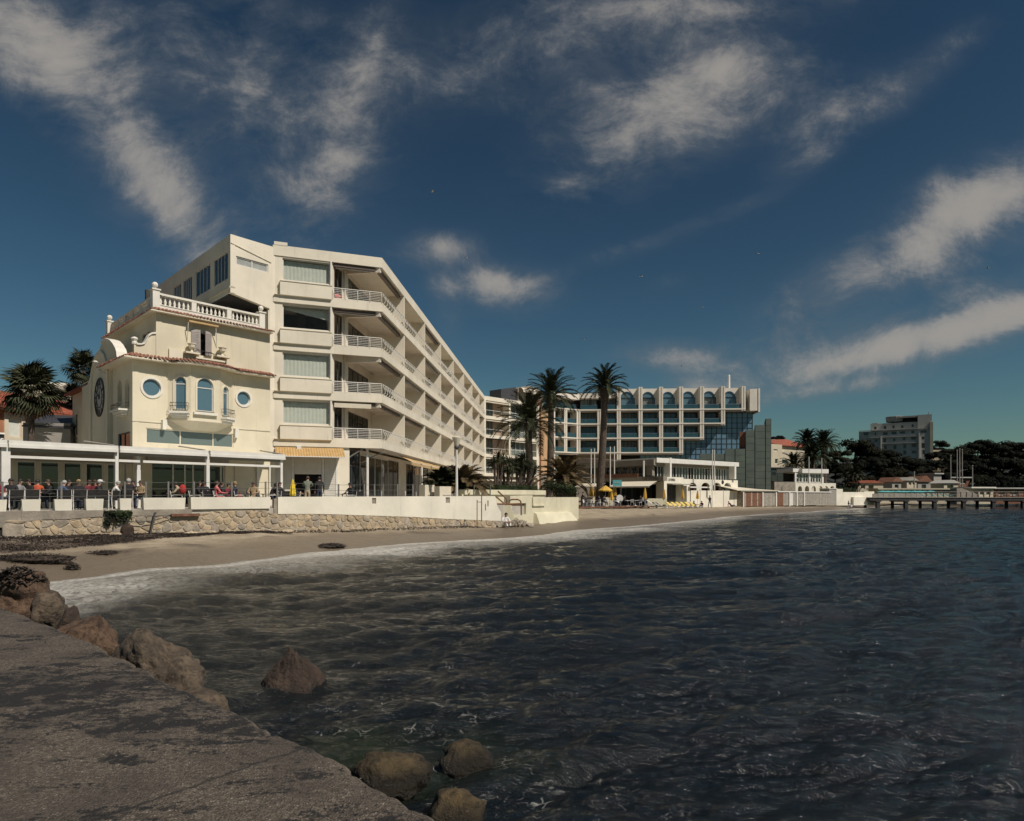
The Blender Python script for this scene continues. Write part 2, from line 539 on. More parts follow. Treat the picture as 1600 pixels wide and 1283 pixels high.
M['frond'] = leafmat('palm frond green', (.040, .047, .022))
M['frond_dry'] = leafmat('dry palm frond', (.17, .125, .065))
M['frond_pale'] = leafmat('bluish palm frond', (.075, .078, .048))
M['fan'] = leafmat('fan palm leaf', (.055, .060, .032))
M['pine'] = leafmat('pine needles', (.013, .016, .010), .5, .5, .9)
M['pine_b'] = leafmat('olive pine needles', (.020, .020, .011), .5, .5, .9)
M['hedge'] = leafmat('clipped hedge leaf', (.030, .045, .018))
M['shrub'] = leafmat('shrub leaf', (.034, .044, .022))
M['weed'] = mat('dry seaweed', (.045, .032, .024), .95, .5, 8, .8, 20)
M['bird'] = mat('gull feathers', (.55, .55, .54), .8, .1, 6)
M['bird_dark'] = mat('grey wing', (.10, .10, .11), .8, .1, 6)
M['plastic_white'] = mat('white plastic', (.70, .69, .66), .5, .05, 3)
M['yellow_plastic'] = mat('yellow plastic', (.75, .55, .04), .5, .05, 3)
# ------------------------------------------------------------------ shoreline, sea and sand
SHORE = np.array([(-60, -2), (-30, 7), (-18, 12.5), (-13.4, 16.2), (-13.3, 18.7), (-12.5, 22.4), (-10.6, 24), (-9.2, 27.7), (-6.2, 32.7), (0, 38.8),
                  (4.5, 46.5), (14.3, 60.7), (27, 81), (38.6, 94), (69, 132), (110, 190), (200, 262), (330, 330), (500, 380), (2500, 700)], float)
def shore_dist(X, Y):
    best = np.full(X.shape, 1e9); sg = np.ones(X.shape)
    for i in range(len(SHORE) - 1):
        a, b = SHORE[i], SHORE[i + 1]; d = b - a; L2 = d @ d
        t = np.clip(((X - a[0]) * d[0] + (Y - a[1]) * d[1]) / L2, 0, 1)
        ex, ey = X - (a[0] + t * d[0]), Y - (a[1] + t * d[1])
        q = ex * ex + ey * ey
        cr = d[0] * ey - d[1] * ex
        m = q < best - 1e-9
        best[m] = q[m]; sg[m] = np.where(cr[m] >= 0, 1, -1)
    return np.sqrt(best) * sg + (hashnoise(X, Y, 6.0, 14, 3) - .45) * np.clip(3.2 - np.sqrt(best) * .35, .3, 2.2)
rng = np.random.default_rng(5)
def hashnoise(X, Y, sc, seed=0, oct=4):
    """cheap value noise in numpy"""
    out = np.zeros(X.shape); amp = .5
    for o in range(oct):
        x, y = X / sc + seed * 17.3 + o * 5.1, Y / sc - seed * 9.7 + o * 3.3
        xi, yi = np.floor(x), np.floor(y); fx, fy = x - xi, y - yi
        fx = fx * fx * (3 - 2 * fx); fy = fy * fy * (3 - 2 * fy)
        def h(a, b):
            v = np.sin(a * 127.1 + b * 311.7 + seed * 13.7) * 43758.5453
            return v - np.floor(v)
        out += amp * (h(xi, yi) * (1 - fx) * (1 - fy) + h(xi + 1, yi) * fx * (1 - fy) + h(xi, yi + 1) * (1 - fx) * fy + h(xi + 1, yi + 1) * fx * fy)
        amp *= .5; sc = sc / 2
    return out
def grid_mesh(name, X, Y, Z, mats, attrs=None, smooth=True):
    n, m = X.shape
    co = np.stack([X, Y, Z], -1).reshape(-1, 3).astype(np.float32)
    idx = np.arange(n * m).reshape(n, m)
    q = np.stack([idx[:-1, :-1], idx[:-1, 1:], idx[1:, 1:], idx[1:, :-1]], -1).reshape(-1, 4).astype(np.int32)
    me = bpy.data.meshes.new(name)
    me.vertices.add(len(co)); me.vertices.foreach_set('co', co.ravel())
    me.loops.add(q.size); me.loops.foreach_set('vertex_index', q.ravel())
    me.polygons.add(len(q)); me.polygons.foreach_set('loop_start', np.arange(0, q.size, 4, dtype=np.int32))
    me.update(calc_edges=True)
    me.polygons.foreach_set('use_smooth', np.full(len(q), smooth))
    for k, v in (attrs or {}).items():
        a = me.attributes.new(k, 'FLOAT', 'POINT'); a.data.foreach_set('value', v.ravel().astype(np.float32))
    for mm in (mats if isinstance(mats, list) else [mats]): me.materials.append(mm)
    o = bpy.data.objects.new(name, me); COL.objects.link(o)
    return o
def view_grid(d0, d1, nd, a0, a1, na):
    d = d0 * (d1 / d0) ** np.linspace(0, 1, nd); a = np.linspace(a0, a1, na)
    A, D = np.meshgrid(a, d)
    return A * D, D

# sea surface: a sum of travelling wavelets, sharpened by sideways displacement
X, Y = view_grid(2.3, 420, 900, -1.1, 1.15, 860)
s = shore_dist(X, Y)
Z = np.zeros(X.shape); DX = np.zeros(X.shape); DY = np.zeros(X.shape)
cell = np.maximum(Y * math.log(420 / 2.3) / 900, Y * 2.25 / 860)
gust = .55 + .9 * hashnoise(X, Y, 9, 3, 3)
for i in range(80):
    lam = 0.15 * (4.6 / 0.15) ** ((i + rng.random() * .8) / 80)
    th = math.radians(104) + rng.normal() * (.40 if lam < 1.2 else .24)
    k = 2 * math.pi / lam
    amp = .0080 * lam ** .86 * (0.6 + .8 * rng.random())
    amp *= 1.2 if lam < .8 else (.62 if lam > 1.5 else 1)
    ph = rng.random() * 6.283 + 1.6 * hashnoise(X, Y, lam * 5.0, 40 + i, 1)
    w = np.clip((lam / cell - 2.0) / 2, 0, 1)
    arg = k * (X * math.cos(th) + Y * math.sin(th)) + ph
    g = gust if lam < 2.5 else 1
    Z += amp * w * g * np.sin(arg)
    DX -= .9 * amp * w * g * math.cos(th) * np.cos(arg); DY -= .9 * amp * w * g * math.sin(th) * np.cos(arg)
calm = np.clip(-s / 5.0, .10, 1)
near_sh = np.exp(-((s + 2.6) / 1.3) ** 2) * .10 * (.4 + hashnoise(X, Y, 5, 8, 2))      # low breaking ridge
Z = Z * calm + near_sh * (Y < 160)
lace = hashnoise(X, Y, 1.1, 11, 4); lace2 = hashnoise(X, Y, 4.5, 12, 4)
wob = (hashnoise(X, Y, 7, 14, 3) - .47) * 2.6
foam = np.clip(1.25 - np.abs(s + .35 + wob * .35) / (.30 + .012 * Y), 0, 1) * .9                    # swash line
foam = np.maximum(foam, np.clip((s + 5.4 + wob) / 3.2, 0, 1) * np.clip(.45 + 1.6 * (lace2 - .28), 0, 1) * .95 * np.clip(1.3 - Y / 110, .3, 1))
lacy = np.clip((hashnoise(X, Y, 3.0, 22, 2) - .40) * 4, 0, 1) * np.clip(1.5 - Y / 12, 0, 1) * .30
rock_c = [(-2.7, 8.4), (-1.07, 5.7), (-.4, 6.0), (-.45, 5.0), (-3.4, 6.4), (-.9, 7.4), (-1.6, 7.4), (.3, 5.4)]
for rx, ry in rock_c:
    rr = np.hypot(X - rx, (Y - ry))
    lacy = np.maximum(lacy, np.clip(1.3 - rr / .95, 0, 1))
silt = np.clip((s + 17 + wob * 2) / 16, 0, 1) ** 1.6 * np.clip(1.25 - Y / 90, 0, 1)
weedy = np.clip((hashnoise(X, Y, 2.4, 31, 3) - .42) * 4, 0, 1) * np.clip(1.5 - np.hypot(X + 1.2, Y - 6.2) / 2.4, 0, 1)
m_sea = bpy.data.materials.new('sea water'); m_sea.use_nodes = True
t = NT(m_sea.node_tree); b = m_sea.node_tree.nodes['Principled BSDF']
def attr(t, name):
    n = t.new('ShaderNodeAttribute'); n.attribute_name = name; return n.outputs['Fac']
g = t.new('ShaderNodeNewGeometry').outputs['Position']
fo = t.math('MULTIPLY', attr(t, 'foam'), t.smooth(t.noise(g, 5.5, 6, .7, .6), .34, .62, .35, 1.1), clamp=True)
vw = t.new('ShaderNodeVectorMath', operation='MULTIPLY_ADD'); wn_ = t.new('ShaderNodeTexNoise'); t.put(wn_.inputs['Vector'], g); wn_.inputs['Scale'].default_value = 3.5; wn_.inputs['Detail'].default_value = 4
t.put(vw.inputs[0], wn_.outputs['Color']); vw.inputs[1].default_value = (.5, .5, 0); t.put(vw.inputs[2], t.vscale(g, (1, 1.7, 0)))
vo = t.new('ShaderNodeTexVoronoi', feature='DISTANCE_TO_EDGE'); t.put(vo.inputs['Vector'], vw.outputs[0]); vo.inputs['Scale'].default_value = 4.6
fil = t.math('MULTIPLY', t.smooth(vo.outputs['Distance'], .0, .04, 1, 0), t.smooth(t.noise(g, 2.6, 7, .7), .52, .62))
fo = t.math('MAXIMUM', fo, t.math('MULTIPLY', t.math('MULTIPLY', attr(t, 'lacy'), fil), .34))
base = t.mix(attr(t, 'silt'), (.0055, .0085, .0105), (.052, .047, .036))
base = t.mix(attr(t, 'weedy'), base, (.014, .020, .010))
base = t.mix(fo, base, (.58, .56, .50))
t.put(b.inputs['Base Color'], base)
t.put(b.inputs['Roughness'], t.mix(fo, (.09, .09, .09), (.7, .7, .7)))
b.inputs['IOR'].default_value = 1.333
bn = t.new('ShaderNodeBump'); bn.inputs['Strength'].default_value = .9; bn.inputs['Distance'].default_value = .095
rip = t.math('MULTIPLY_ADD', t.noise(t.vscale(g, (1, 2.1, 1), math.radians(10)), 2.6, 6, .62, .7), 1.0, t.math('MULTIPLY', t.noise(t.vscale(g, (1, 1.9, 1), math.radians(14)), 9, 4, .6, .5), .40))
t.put(bn.inputs['Height'], rip); t.put(b.inputs['Normal'], bn.outputs[0])
sea = setting(grid_mesh('sea', X + DX * calm, Y + DY * calm, Z, m_sea, dict(foam=foam, silt=silt, weedy=weedy, lacy=lacy)))
XX, YY = np.meshgrid(np.array([-800, -300, -60, 0, 60, 300, 900, 2500, 6000.]), np.array([-1500, -300, -60, 0, 30, 100, 300, 900, 3000, 9000.]))
deep = setting(grid_mesh('sea', XX, YY, XX * 0 - 1.6, m_sea, dict(foam=XX * 0, silt=XX * 0, weedy=XX * 0)))

# sand
E = Fr((-20.95, 27.5), (-.838, 44.0))            # front line of the sea terrace
X, Y = view_grid(9, 460, 420, -1.35, 1.35, 520)
s = shore_dist(X, Y)
def sand_z(s): return np.where(s > 0, .80 * (1 - np.exp(-np.maximum(s, 0) / 5.0)) + np.clip(s - 30, 0, 80) * .012, np.maximum(s * .13, -2.5))
eu = (X - E.o.x) * E.u.x + (Y - E.o.y) * E.u.y
en = (X - E.o.x) * E.n.x + (Y - E.o.y) * E.n.y
wl_ = 1.7 + 5.6 * np.clip((8 - eu) / 8, 0, 1)
wrack = np.clip((wl_ - en) / 1.5, 0, 1) * np.clip((11 - eu) / 8 + .45, 0, 1) * (eu < 23)
wn = hashnoise(X, Y, .9, 51, 5)
weed = np.clip((wn - .62 + .40 * wrack) * 6, 0, 1) * (s > .2) * (wrack > 0)
thin = np.clip((hashnoise(X, Y, 1.3, 53, 5) - .56) * 8, 0, 1) * np.clip(1.3 - np.abs(s - 3.6 - 1.0 * np.sin(X * .5)) / 1.1, 0, 1) * (Y < 70)
weed = np.maximum(weed, thin * .8)
Z = sand_z(s) + (hashnoise(X, Y, 1.1, 61, 5) - .47) * .22 * np.clip(s / 3, 0, 1) + weed * .05 * hashnoise(X, Y, .35, 62, 3)
wet = np.clip(1 - (s - 1.2 - hashnoise(X, Y, 6, 55, 3) * 2.4) / (1.6 + .03 * Y), 0, 1)
m_sand = bpy.data.materials.new('beach sand'); m_sand.use_nodes = True
t = NT(m_sand.node_tree); b = m_sand.node_tree.nodes['Principled BSDF']
g = t.new('ShaderNodeNewGeometry').outputs['Position']
col = t.mix(t.smooth(t.noise(g, .9, 8, .65), .3, .7), (.25, .20, .135), (.41, .345, .245))
col = t.mix(t.smooth(t.noise(g, 14, 4, .7), .42, .75, 0, .5), col, (.17, .13, .085))
col = t.mix(attr(t, 'wet'), col, (.155, .122, .085))
wv = t.mix(t.smooth(t.noise(g, 11, 5, .7), .3, .7), (.032, .022, .017), (.095, .066, .046))
col = t.mix(t.math('MULTIPLY', attr(t, 'weed'), t.smooth(t.noise(g, 6, 6, .7), .25, .5), clamp=True), col, wv)
t.put(b.inputs['Base Color'], col)
t.put(b.inputs['Roughness'], t.math('MULTIPLY_ADD', attr(t, 'wet'), -.50, .93))
bn = t.new('ShaderNodeBump'); bn.inputs['Strength'].default_value = .6; bn.inputs['Distance'].default_value = .06
t.put(bn.inputs['Height'], t.math('ADD', t.noise(g, 3.2, 9, .72), t.math('MULTIPLY', t.smooth(t.noise(g, 2.2, 2), .42, .50), .5))); t.put(b.inputs['Normal'], bn.outputs[0])
setting(grid_mesh('beach', X, Y, Z, m_sand, dict(wet=wet, weed=weed)))

# dry seaweed strewn along the foot of the sea wall: thousands of ribbons, one heap of stuff
mb = MB()
nr = 0
while nr < 17000:
    u = R.uniform(-6, 11) if R.random() < .85 else R.uniform(-6, 24); n = R.uniform(.15, 1.2 + 5.2 * max(0, min(1, (8 - u) / 8)))
    if n < .15: continue
    q = E.pt(u, n, 0); ss = float(shore_dist(np.array([q.x]), np.array([q.y]))[0])
    if ss < .5: continue
    z = float(sand_z(np.array([ss]))[0]) + .02
    a = R.uniform(0, 6.28); l = R.uniform(.015, .07); w = R.uniform(.004, .012)
    d = Vector((math.cos(a) * l, math.sin(a) * l, R.uniform(-.01, .05))); e = Vector((-math.sin(a) * w, math.cos(a) * w, 0.01))
    c = Vector((q.x, q.y, z + R.random() * .04))
    mb.add([c - d - e, c - d + e, c + d * .2 + e + Vector((0, 0, .02)), c + d - e * .3], [(0, 1, 2), (0, 2, 3)]); nr += 1
mb.build('dry_seaweed', M['weed'], kind='stuff')

from mathutils import noise as mnoise
def rock_mesh(name, rx, ry, rz, seed, mats, sub=4, rough=.22, peak=0.0, flat=.25):
    bm = bmesh.new(); bmesh.ops.create_icosphere(bm, subdivisions=sub, radius=1)
    rr = random.Random(seed); planes = []
    for _ in range(11):
        v = Vector((rr.gauss(0, 1), rr.gauss(0, 1), rr.gauss(.1, .8))).normalized(); planes.append((v, rr.uniform(.72, .95)))
    so = Vector((seed * 3.7, seed * 1.3, seed * 7.1))
    for v in bm.verts:
        c = v.co.copy()
        for p, dd in planes:
            k = c.dot(p)
            if k > dd: c -= p * (k - dd) * (.86)
        n = mnoise.fractal(c * 1.3 + so, 1.0, 2.0, 5) * rough + mnoise.fractal(c * 5 + so, .9, 2.0, 6) * rough * .27
        n -= max(0, .10 - abs(mnoise.noise(c * 2.3 + so))) * rough * 1.7
        c *= 1 + n
        if peak:
            hgt = max(0, (c.z + 1) / 2); k = 1 - peak * hgt
            c.x *= k; c.y *= k
        v.co = Vector((c.x * rx, c.y * ry, c.z * rz))
    for f in bm.faces: f.smooth = True
    me = bpy.data.meshes.new(name); bm.to_mesh(me); bm.free()
    for m in (mats if isinstance(mats, list) else [mats]): me.materials.append(m)
    return me
def rockmat(name, col, col2, wet_z=None):
    m = bpy.data.materials.new(name); m.use_nodes = True
    t = NT(m.node_tree); b = m.node_tree.nodes['Principled BSDF']
    g = t.new('ShaderNodeNewGeometry').outputs['Position']
    c = t.mix(t.smooth(t.noise(g, 3.2, 7, .65), .32, .68), col, col2)
    c = t.mix(t.smooth(t.noise(g, 17, 5, .7), .45, .7, 0, .75), c, tuple(x * .35 for x in col))
    c = t.mix(t.smooth(t.noise(g, 42, 3, .7), .60, .72, 0, .6), c, tuple(min(.6, x * 2.2) for x in col2))
    r = .85
    if wet_z is not None:
        sp = t.new('ShaderNodeSeparateXYZ'); t.put(sp.inputs[0], g)
        k = t.smooth(t.math('MULTIPLY_ADD', t.noise(g, 5, 4), .22, sp.outputs[2]), wet_z, wet_z + .18, 1, 0)
        c = t.mix(k, c, tuple(x * .28 for x in col)); r = t.math('MULTIPLY_ADD', k, -.45, .85)
    t.put(b.inputs['Base Color'], c); t.put(b.inputs['Roughness'], r)
    bn = t.new('ShaderNodeBump'); bn.inputs['Strength'].default_value = 1.0; bn.inputs['Distance'].default_value = .05
    t.put(bn.inputs['Height'], t.noise(g, 21, 8, .68)); t.put(b.inputs['Normal'], bn.outputs[0])
    return m
RM_red = rockmat('reddish boulder', (.066, .038, .022), (.155, .095, .056), .18)
RM_grey = rockmat('grey brown boulder', (.050, .036, .024), (.150, .112, .074), .25)
RM_moss = rockmat('weedy boulder', (.045, .032, .013), (.110, .076, .032), .15)
RM_wet = rockmat('wet dark rock', (.034, .022, .015), (.075, .048, .031), .06)
def rock(x, d, zc, rx, ry, rz, seed, m, label, rz_=0.0, **kw):
    me = rock_mesh('rock', rx, ry, rz, seed, m, **kw)
    o = bpy.data.objects.new('rock', me); COL.objects.link(o)
    o.location = (GX(x, d), d, zc); o.rotation_euler = (0, 0, rz_)
    return tag(o, label, 'rock', 'boulders along the jetty')
rock(24, 11.3, .62, .70, .58, .50, 3, RM_red, 'brown boulder at left picture edge capped with black weed', sub=5)
rock(76, 10.6, .54, .25, .3, .36, 4, RM_grey, 'pale fissured rock wedged against the left-most brown boulder', sub=4)
rock(133, 8.75, .42, .42, .40, .46, 5, RM_red, 'rounded rust-red boulder between pale rock and big grey boulder', sub=5)
rock(110, 9.6, .55, .16, .2, .27, 6, RM_wet, 'small black weedy rock behind the rust-red boulder', sub=3)
rock(240, 7.05, .40, .80, .42, .52, 7, RM_grey, 'largest grey brown boulder leaning against the jetty edge', 2.42, sub=6)
rock(296, 6.4, .22, .36, .34, .38, 8, RM_grey, 'low sloping grey boulder joined to right side of the largest boulder', .6)
rock(330, 5.95, .18, .17, .20, .36, 9, RM_red, 'small reddish stone at jetty edge right of the largest boulder', sub=3)
rock(460, 8.45, -.06, .84, .7, .50, 10, RM_wet, 'pointed pyramid rock standing alone in the dark water', peak=.78, rough=.20, sub=6)
rock(604, 5.72, -.02, .40, .34, .26, 11, RM_moss, 'domed olive weedy boulder in water beside jetty corner', sub=5)
rock(730, 6.05, -.04, .28, .23, .23, 12, RM_moss, 'small weedy rock in water right of the domed boulder')
rock(712, 4.95, .02, .23, .20, .24, 13, RM_moss, 'half sunken weedy stone at the bottom picture edge')
# heap of black weed on the left-most boulder
mb = MB(); rr = random.Random(3)
for i in range(420):
    a = rr.uniform(0, 6.28); q = rr.random() ** .5
    c = Vector((GX(26, 11.2) + math.cos(a) * q * .42, 11.2 + math.sin(a) * q * .36, 1.17 - q * q * .22 + rr.uniform(0, .06)))
    b_ = rr.uniform(0, 6.28); l = rr.uniform(.03, .09)
    d = Vector((math.cos(b_) * l, math.sin(b_) * l, rr.uniform(-.03, .03))); e = d.cross(Vector((0, 0, 1))).normalized() * .014
    mb.add([c - d - e, c - d + e, c + d + e, c + d - e], [(0, 1, 2, 3)])
mb.build('seaweed_heap', M['weed'], kind='stuff')

# ------------------------------------------------------------------ the jetty under the camera
edge_px = [(690, 1283), (620, 1240), (540, 1195), (430, 1140), (340, 1098), (240, 1052), (170, 1015), (100, 985), (55, 967), (0, 947)]
JT = .8
pts = [Vector((9, -6.2)), Vector((4, -1.35)), Vector((1.4, 1.38))]
for x, y in edge_px:
    d = (H - JT) * F / (y - HY); pts.append(Vector((GX(x, d), d)))
pts += [Vector((-10, 11.9)), Vector((-15, 14.6)), Vector((-24, 15.5))]
fine = []
for i in range(len(pts) - 1):
    L = (pts[i + 1] - pts[i]).length; near = 2 < (pts[i].y + pts[i + 1].y) / 2 < 11
    k = max(1, int(L / (.018 if near else .25)))
    for j in range(k): fine.append(pts[i].lerp(pts[i + 1], j / k))
n = len(fine)
inw = Vector((-.68, -.735)).normalized()
ws = [0, .004, .012, .03, .05, .08, .12, .17, .23, .3, .38, .47, .57, .68, .8, .95, 1.1, 1.3, 1.5, 1.75, 2.0, 2.3, 2.7, 3.1, 3.6, 4.2, 5, 6, 7.5, 9.5, 12]
fx = np.array([p.x for p in fine]); fy = np.array([p.y for p in fine])
jag = (hashnoise(fx, fy, .55, 71, 4) - .47) * .11 + (hashnoise(fx, fy, .12, 72, 4) - .47) * .11 - .03
cols_ = [(-.05, -1.6, 0), (-.02, -.3, .3), (0.0, .40, .8), (.0, JT - .10, 1)]
Xg, Yg, Zg = [], [], []
for off, z, jk in cols_:
    Xg.append(fx - inw.x * -(-off) + inw.x * jag * jk); Yg.append(fy - inw.y * -(-off) + inw.y * jag * jk); Zg.append(np.full(n, z))
for w in ws:
    x_ = fx + inw.x * (w + .01 + jag * max(0, 1 - w / .5)); y_ = fy + inw.y * (w + .01 + jag * max(0, 1 - w / .5))
    z_ = JT - .055 * math.exp(-w / .035) + (hashnoise(x_, y_, .9, 73, 3) - .45) * .03 * min(1, w * 3) + (hashnoise(x_, y_, .05, 74, 2) - .4) * .009 - np.clip((hashnoise(x_, y_, .16, 75, 3) - .50) * 6, 0, 1) * .03 * math.exp(-w / .05)
    Xg.append(x_); Yg.append(y_); Zg.append(z_)
Xg, Yg, Zg = (np.array(v) for v in (Xg, Yg, Zg))
m_j = bpy.data.materials.new('worn aggregate concrete'); m_j.use_nodes = True
t = NT(m_j.node_tree); b = m_j.node_tree.nodes['Principled BSDF']
g = t.new('ShaderNodeNewGeometry').outputs['Position']
vor = t.new('ShaderNodeTexVoronoi'); t.put(vor.inputs['Vector'], g); vor.inputs['Scale'].default_value = 66
vor2 = t.new('ShaderNodeTexVoronoi'); t.put(vor2.inputs['Vector'], g); vor2.inputs['Scale'].default_value = 24
peb = t.smooth(vor.outputs['Distance'], .25, .62, 1, 0)
hs = t.new('ShaderNodeSeparateColor'); t.put(hs.inputs[0], vor.outputs['Color'])
pc = t.mix(hs.outputs[0], (.11, .09, .07), (.42, .36, .29))
c = t.mix(t.math('MULTIPLY', peb, t.smooth(t.math('MULTIPLY_ADD', t.noise(g, 2.2, 5, .6), .5, hs.outputs[1]), .62, .95, .25, 1)), (.155, .128, .098), pc)
c = t.mix(t.smooth(t.noise(g, 38, 6, .75), .38, .66), t.mix(1, c, (.40, .38, .35), 'MULTIPLY'), c)
c = t.mix(t.smooth(t.noise(g, 1.3, 9, .7), .42, .62, 0, .62), c, (.055, .043, .035))
st = t.noise(t.vscale(g, (1.0, 1.9, 1), math.radians(14)), 1.7, 12, .74, .3)
# black algae bands across the slab
sp = t.new('ShaderNodeSeparateXYZ'); t.put(sp.inputs[0], g)
band = t.math('ADD', t.math('MULTIPLY', t.smooth(sp.outputs[1], 4.0, 4.9), t.smooth(sp.outputs[1], 6.9, 5.8)), .22)
al = t.math('MULTIPLY', t.smooth(t.math('MULTIPLY_ADD', band, .10, t.math('MULTIPLY_ADD', t.math('SUBTRACT', t.noise(g, 26, 5, .75), .5), .35, st)), .565, .60, 0, .97), t.smooth(t.noise(g, 5, 7, .72), .38, .50, .1, 1))
c = t.mix(al, c, (.011, .010, .010))
for (x0, y0), (x1, y1) in (((-1.96, 3.43), (-1.32, 4.27)), ((-4.6, 5.2), (-3.5, 6.6))):
    lx_, ly_ = x1 - x0, y1 - y0; ll_ = math.hypot(lx_, ly_)
    dl = t.math('ADD', t.math('MULTIPLY_ADD', sp.outputs[0], ly_ / ll_, t.math('MULTIPLY', sp.outputs[1], -lx_ / ll_)), -(x0 * ly_ - y0 * lx_) / ll_)
    dl = t.math('ABSOLUTE', t.math('MULTIPLY_ADD', t.math('SUBTRACT', t.noise(g, 6, 6, .7), .5), .16, dl))
    c = t.mix(t.smooth(dl, .006, .022, .85, 0), c, (.02, .017, .015))
lip = t.smooth(sp.outputs[2], JT - .035, JT - .012, .85, 0)
c = t.mix(t.math('MULTIPLY', lip, t.smooth(t.noise(g, 9, 5), .3, .6)), c, (.15, .125, .095))
t.put(b.inputs['Base Color'], c); b.inputs['Roughness'].default_value = .9
bn = t.new('ShaderNodeBump'); bn.inputs['Strength'].default_value = 1.0; bn.inputs['Distance'].default_value = .012
t.put(bn.inputs['Height'], t.math('ADD', t.math('MULTIPLY', peb, .7), t.math('ADD', t.math('MULTIPLY', vor2.outputs['Distance'], .5), t.noise(g, 30, 6, .7))))
t.put(b.inputs['Normal'], bn.outputs[0])
setting(grid_mesh('jetty', Xg, Yg, Zg, m_j))
# loose pebbles that stand proud of the worn surface
mb = MB(); rr = random.Random(11)
ico = bmesh.new(); bmesh.ops.create_icosphere(ico, subdivisions=1, radius=1)
iv = [v.co.copy() for v in ico.verts]; ifc = [tuple(v.index for v in f.verts) for f in ico.faces]; ico.free()
for i in range(2600):
    j = rr.randrange(n); w = abs(rr.gauss(0, 1.2)) + .03
    p = fine[j] + inw * w
    if not (2.2 < p.y < 10): continue
    r = rr.uniform(.003, .008)
    mb.add([Vector((p.x + v.x * r * 1.3, p.y + v.y * r, JT - .004 + v.z * r * .8)) for v in iv], ifc)
pm = mat('jetty pebbles', (.10, .085, .068), .85, .5, 22)
mb.build('pebbles', pm, kind='stuff')

# ------------------------------------------------------------------ terrace platform and its sea wall
TZ = 1.78
front = [E.pt(-14, 0, 0), E.pt(E.L, 0, 0)]
plat = [(front[0].x, front[0].y), (front[1].x, front[1].y), (-.1, 46.9), (5.2, 56.1), (5.8, 62), (8.6, 92), (11, 128), (-90, 128), (-90, 20)]
mb = MB(); mb.slab(plat, -.6, TZ); setting(mb.build('terrace', M['paving']))
wall = thing('sea_wall', 'rough rubble stone retaining wall along the sand below the white planters', 'sea wall', E.pt(10, 0, .4))
mb = MB()
topc = [(30, 812), (65, 812), (110, 811), (160, 807), (205, 806), (240, 806), (298, 805), (335, 798), (410, 797), (432, 803), (500, 803), (560, 805), (650, 808), (700, 811), (775, 813)]
tu = [E.U(x) for x, y in topc]; tz = [E.Z(x, y) for x, y in topc]
def ztop(u): return float(np.interp(u, tu, tz))
poly = [(tu[0], 0.0), (tu[-1], 0.0)] + [(u, z - .01) for u, z in reversed(list(zip(tu, tz)))]
mb.prism(E, poly, -.2, .085); mb.build('mortar_bed', M['mortar'], wall)
# left-hand concrete end with a drain opening
mb = MB(); dz0, dz1 = E.Z(12, 838), E.Z(12, 824)
mb.wall(E, rect(E.U(-60), E.U(33), .1, TZ - .004), [rect(E.U(-20), E.U(27), dz0, dz1)], .10, .5)
mb.build('concrete_end', M['old_concrete'], wall)
mb = MB(); mb.box(E, E.U(-21), E.U(27.5), .002, .012, dz0 - .03, dz1 + .03); mb.build('drain_dark_plate', M['dark_interior'], wall)  # near-black plate: the shade inside the shallow hole is painted
mb = MB(); mb.prism(E, [(E.U(33), ztop(E.U(33)) - .1)] + [(u, z + .003) for u, z in zip(tu, tz) if E.U(33) < u < E.U(300)] + [(E.U(300), TZ - .004), (E.U(33), TZ - .004)], -.2, .13)
mb.build('concrete_ledge', M['old_concrete'], wall)
# stones: clipped Voronoi cells, each one its own block
rr = random.Random(21)
us = []
u = tu[0] + .1
seeds = []
while u < tu[-1]:
    zt = ztop(u); h = zt - .15; rows = max(1, int(round(h / .30)))
    for k in range(rows + 1):
        seeds.append((u + rr.uniform(-.16, .16) + (.2 if k % 2 else 0), .12 + (k + .5) * h / rows + rr.uniform(-.07, .07)))
    u += rr.uniform(.33, .52) * (1 if u < 14 else 1.1)
def clip(poly, a, b, c):
    out = []
    for i in range(len(poly)):
        p, q = poly[i], poly[(i + 1) % len(poly)]
        dp, dq = a * p[0] + b * p[1] - c, a * q[0] + b * q[1] - c
        if dp <= 0: out.append(p)
        if (dp < 0) != (dq < 0) and abs(dp - dq) > 1e-12:
            k = dp / (dp - dq); out.append((p[0] + (q[0] - p[0]) * k, p[1] + (q[1] - p[1]) * k))
    return out
cnt = 0
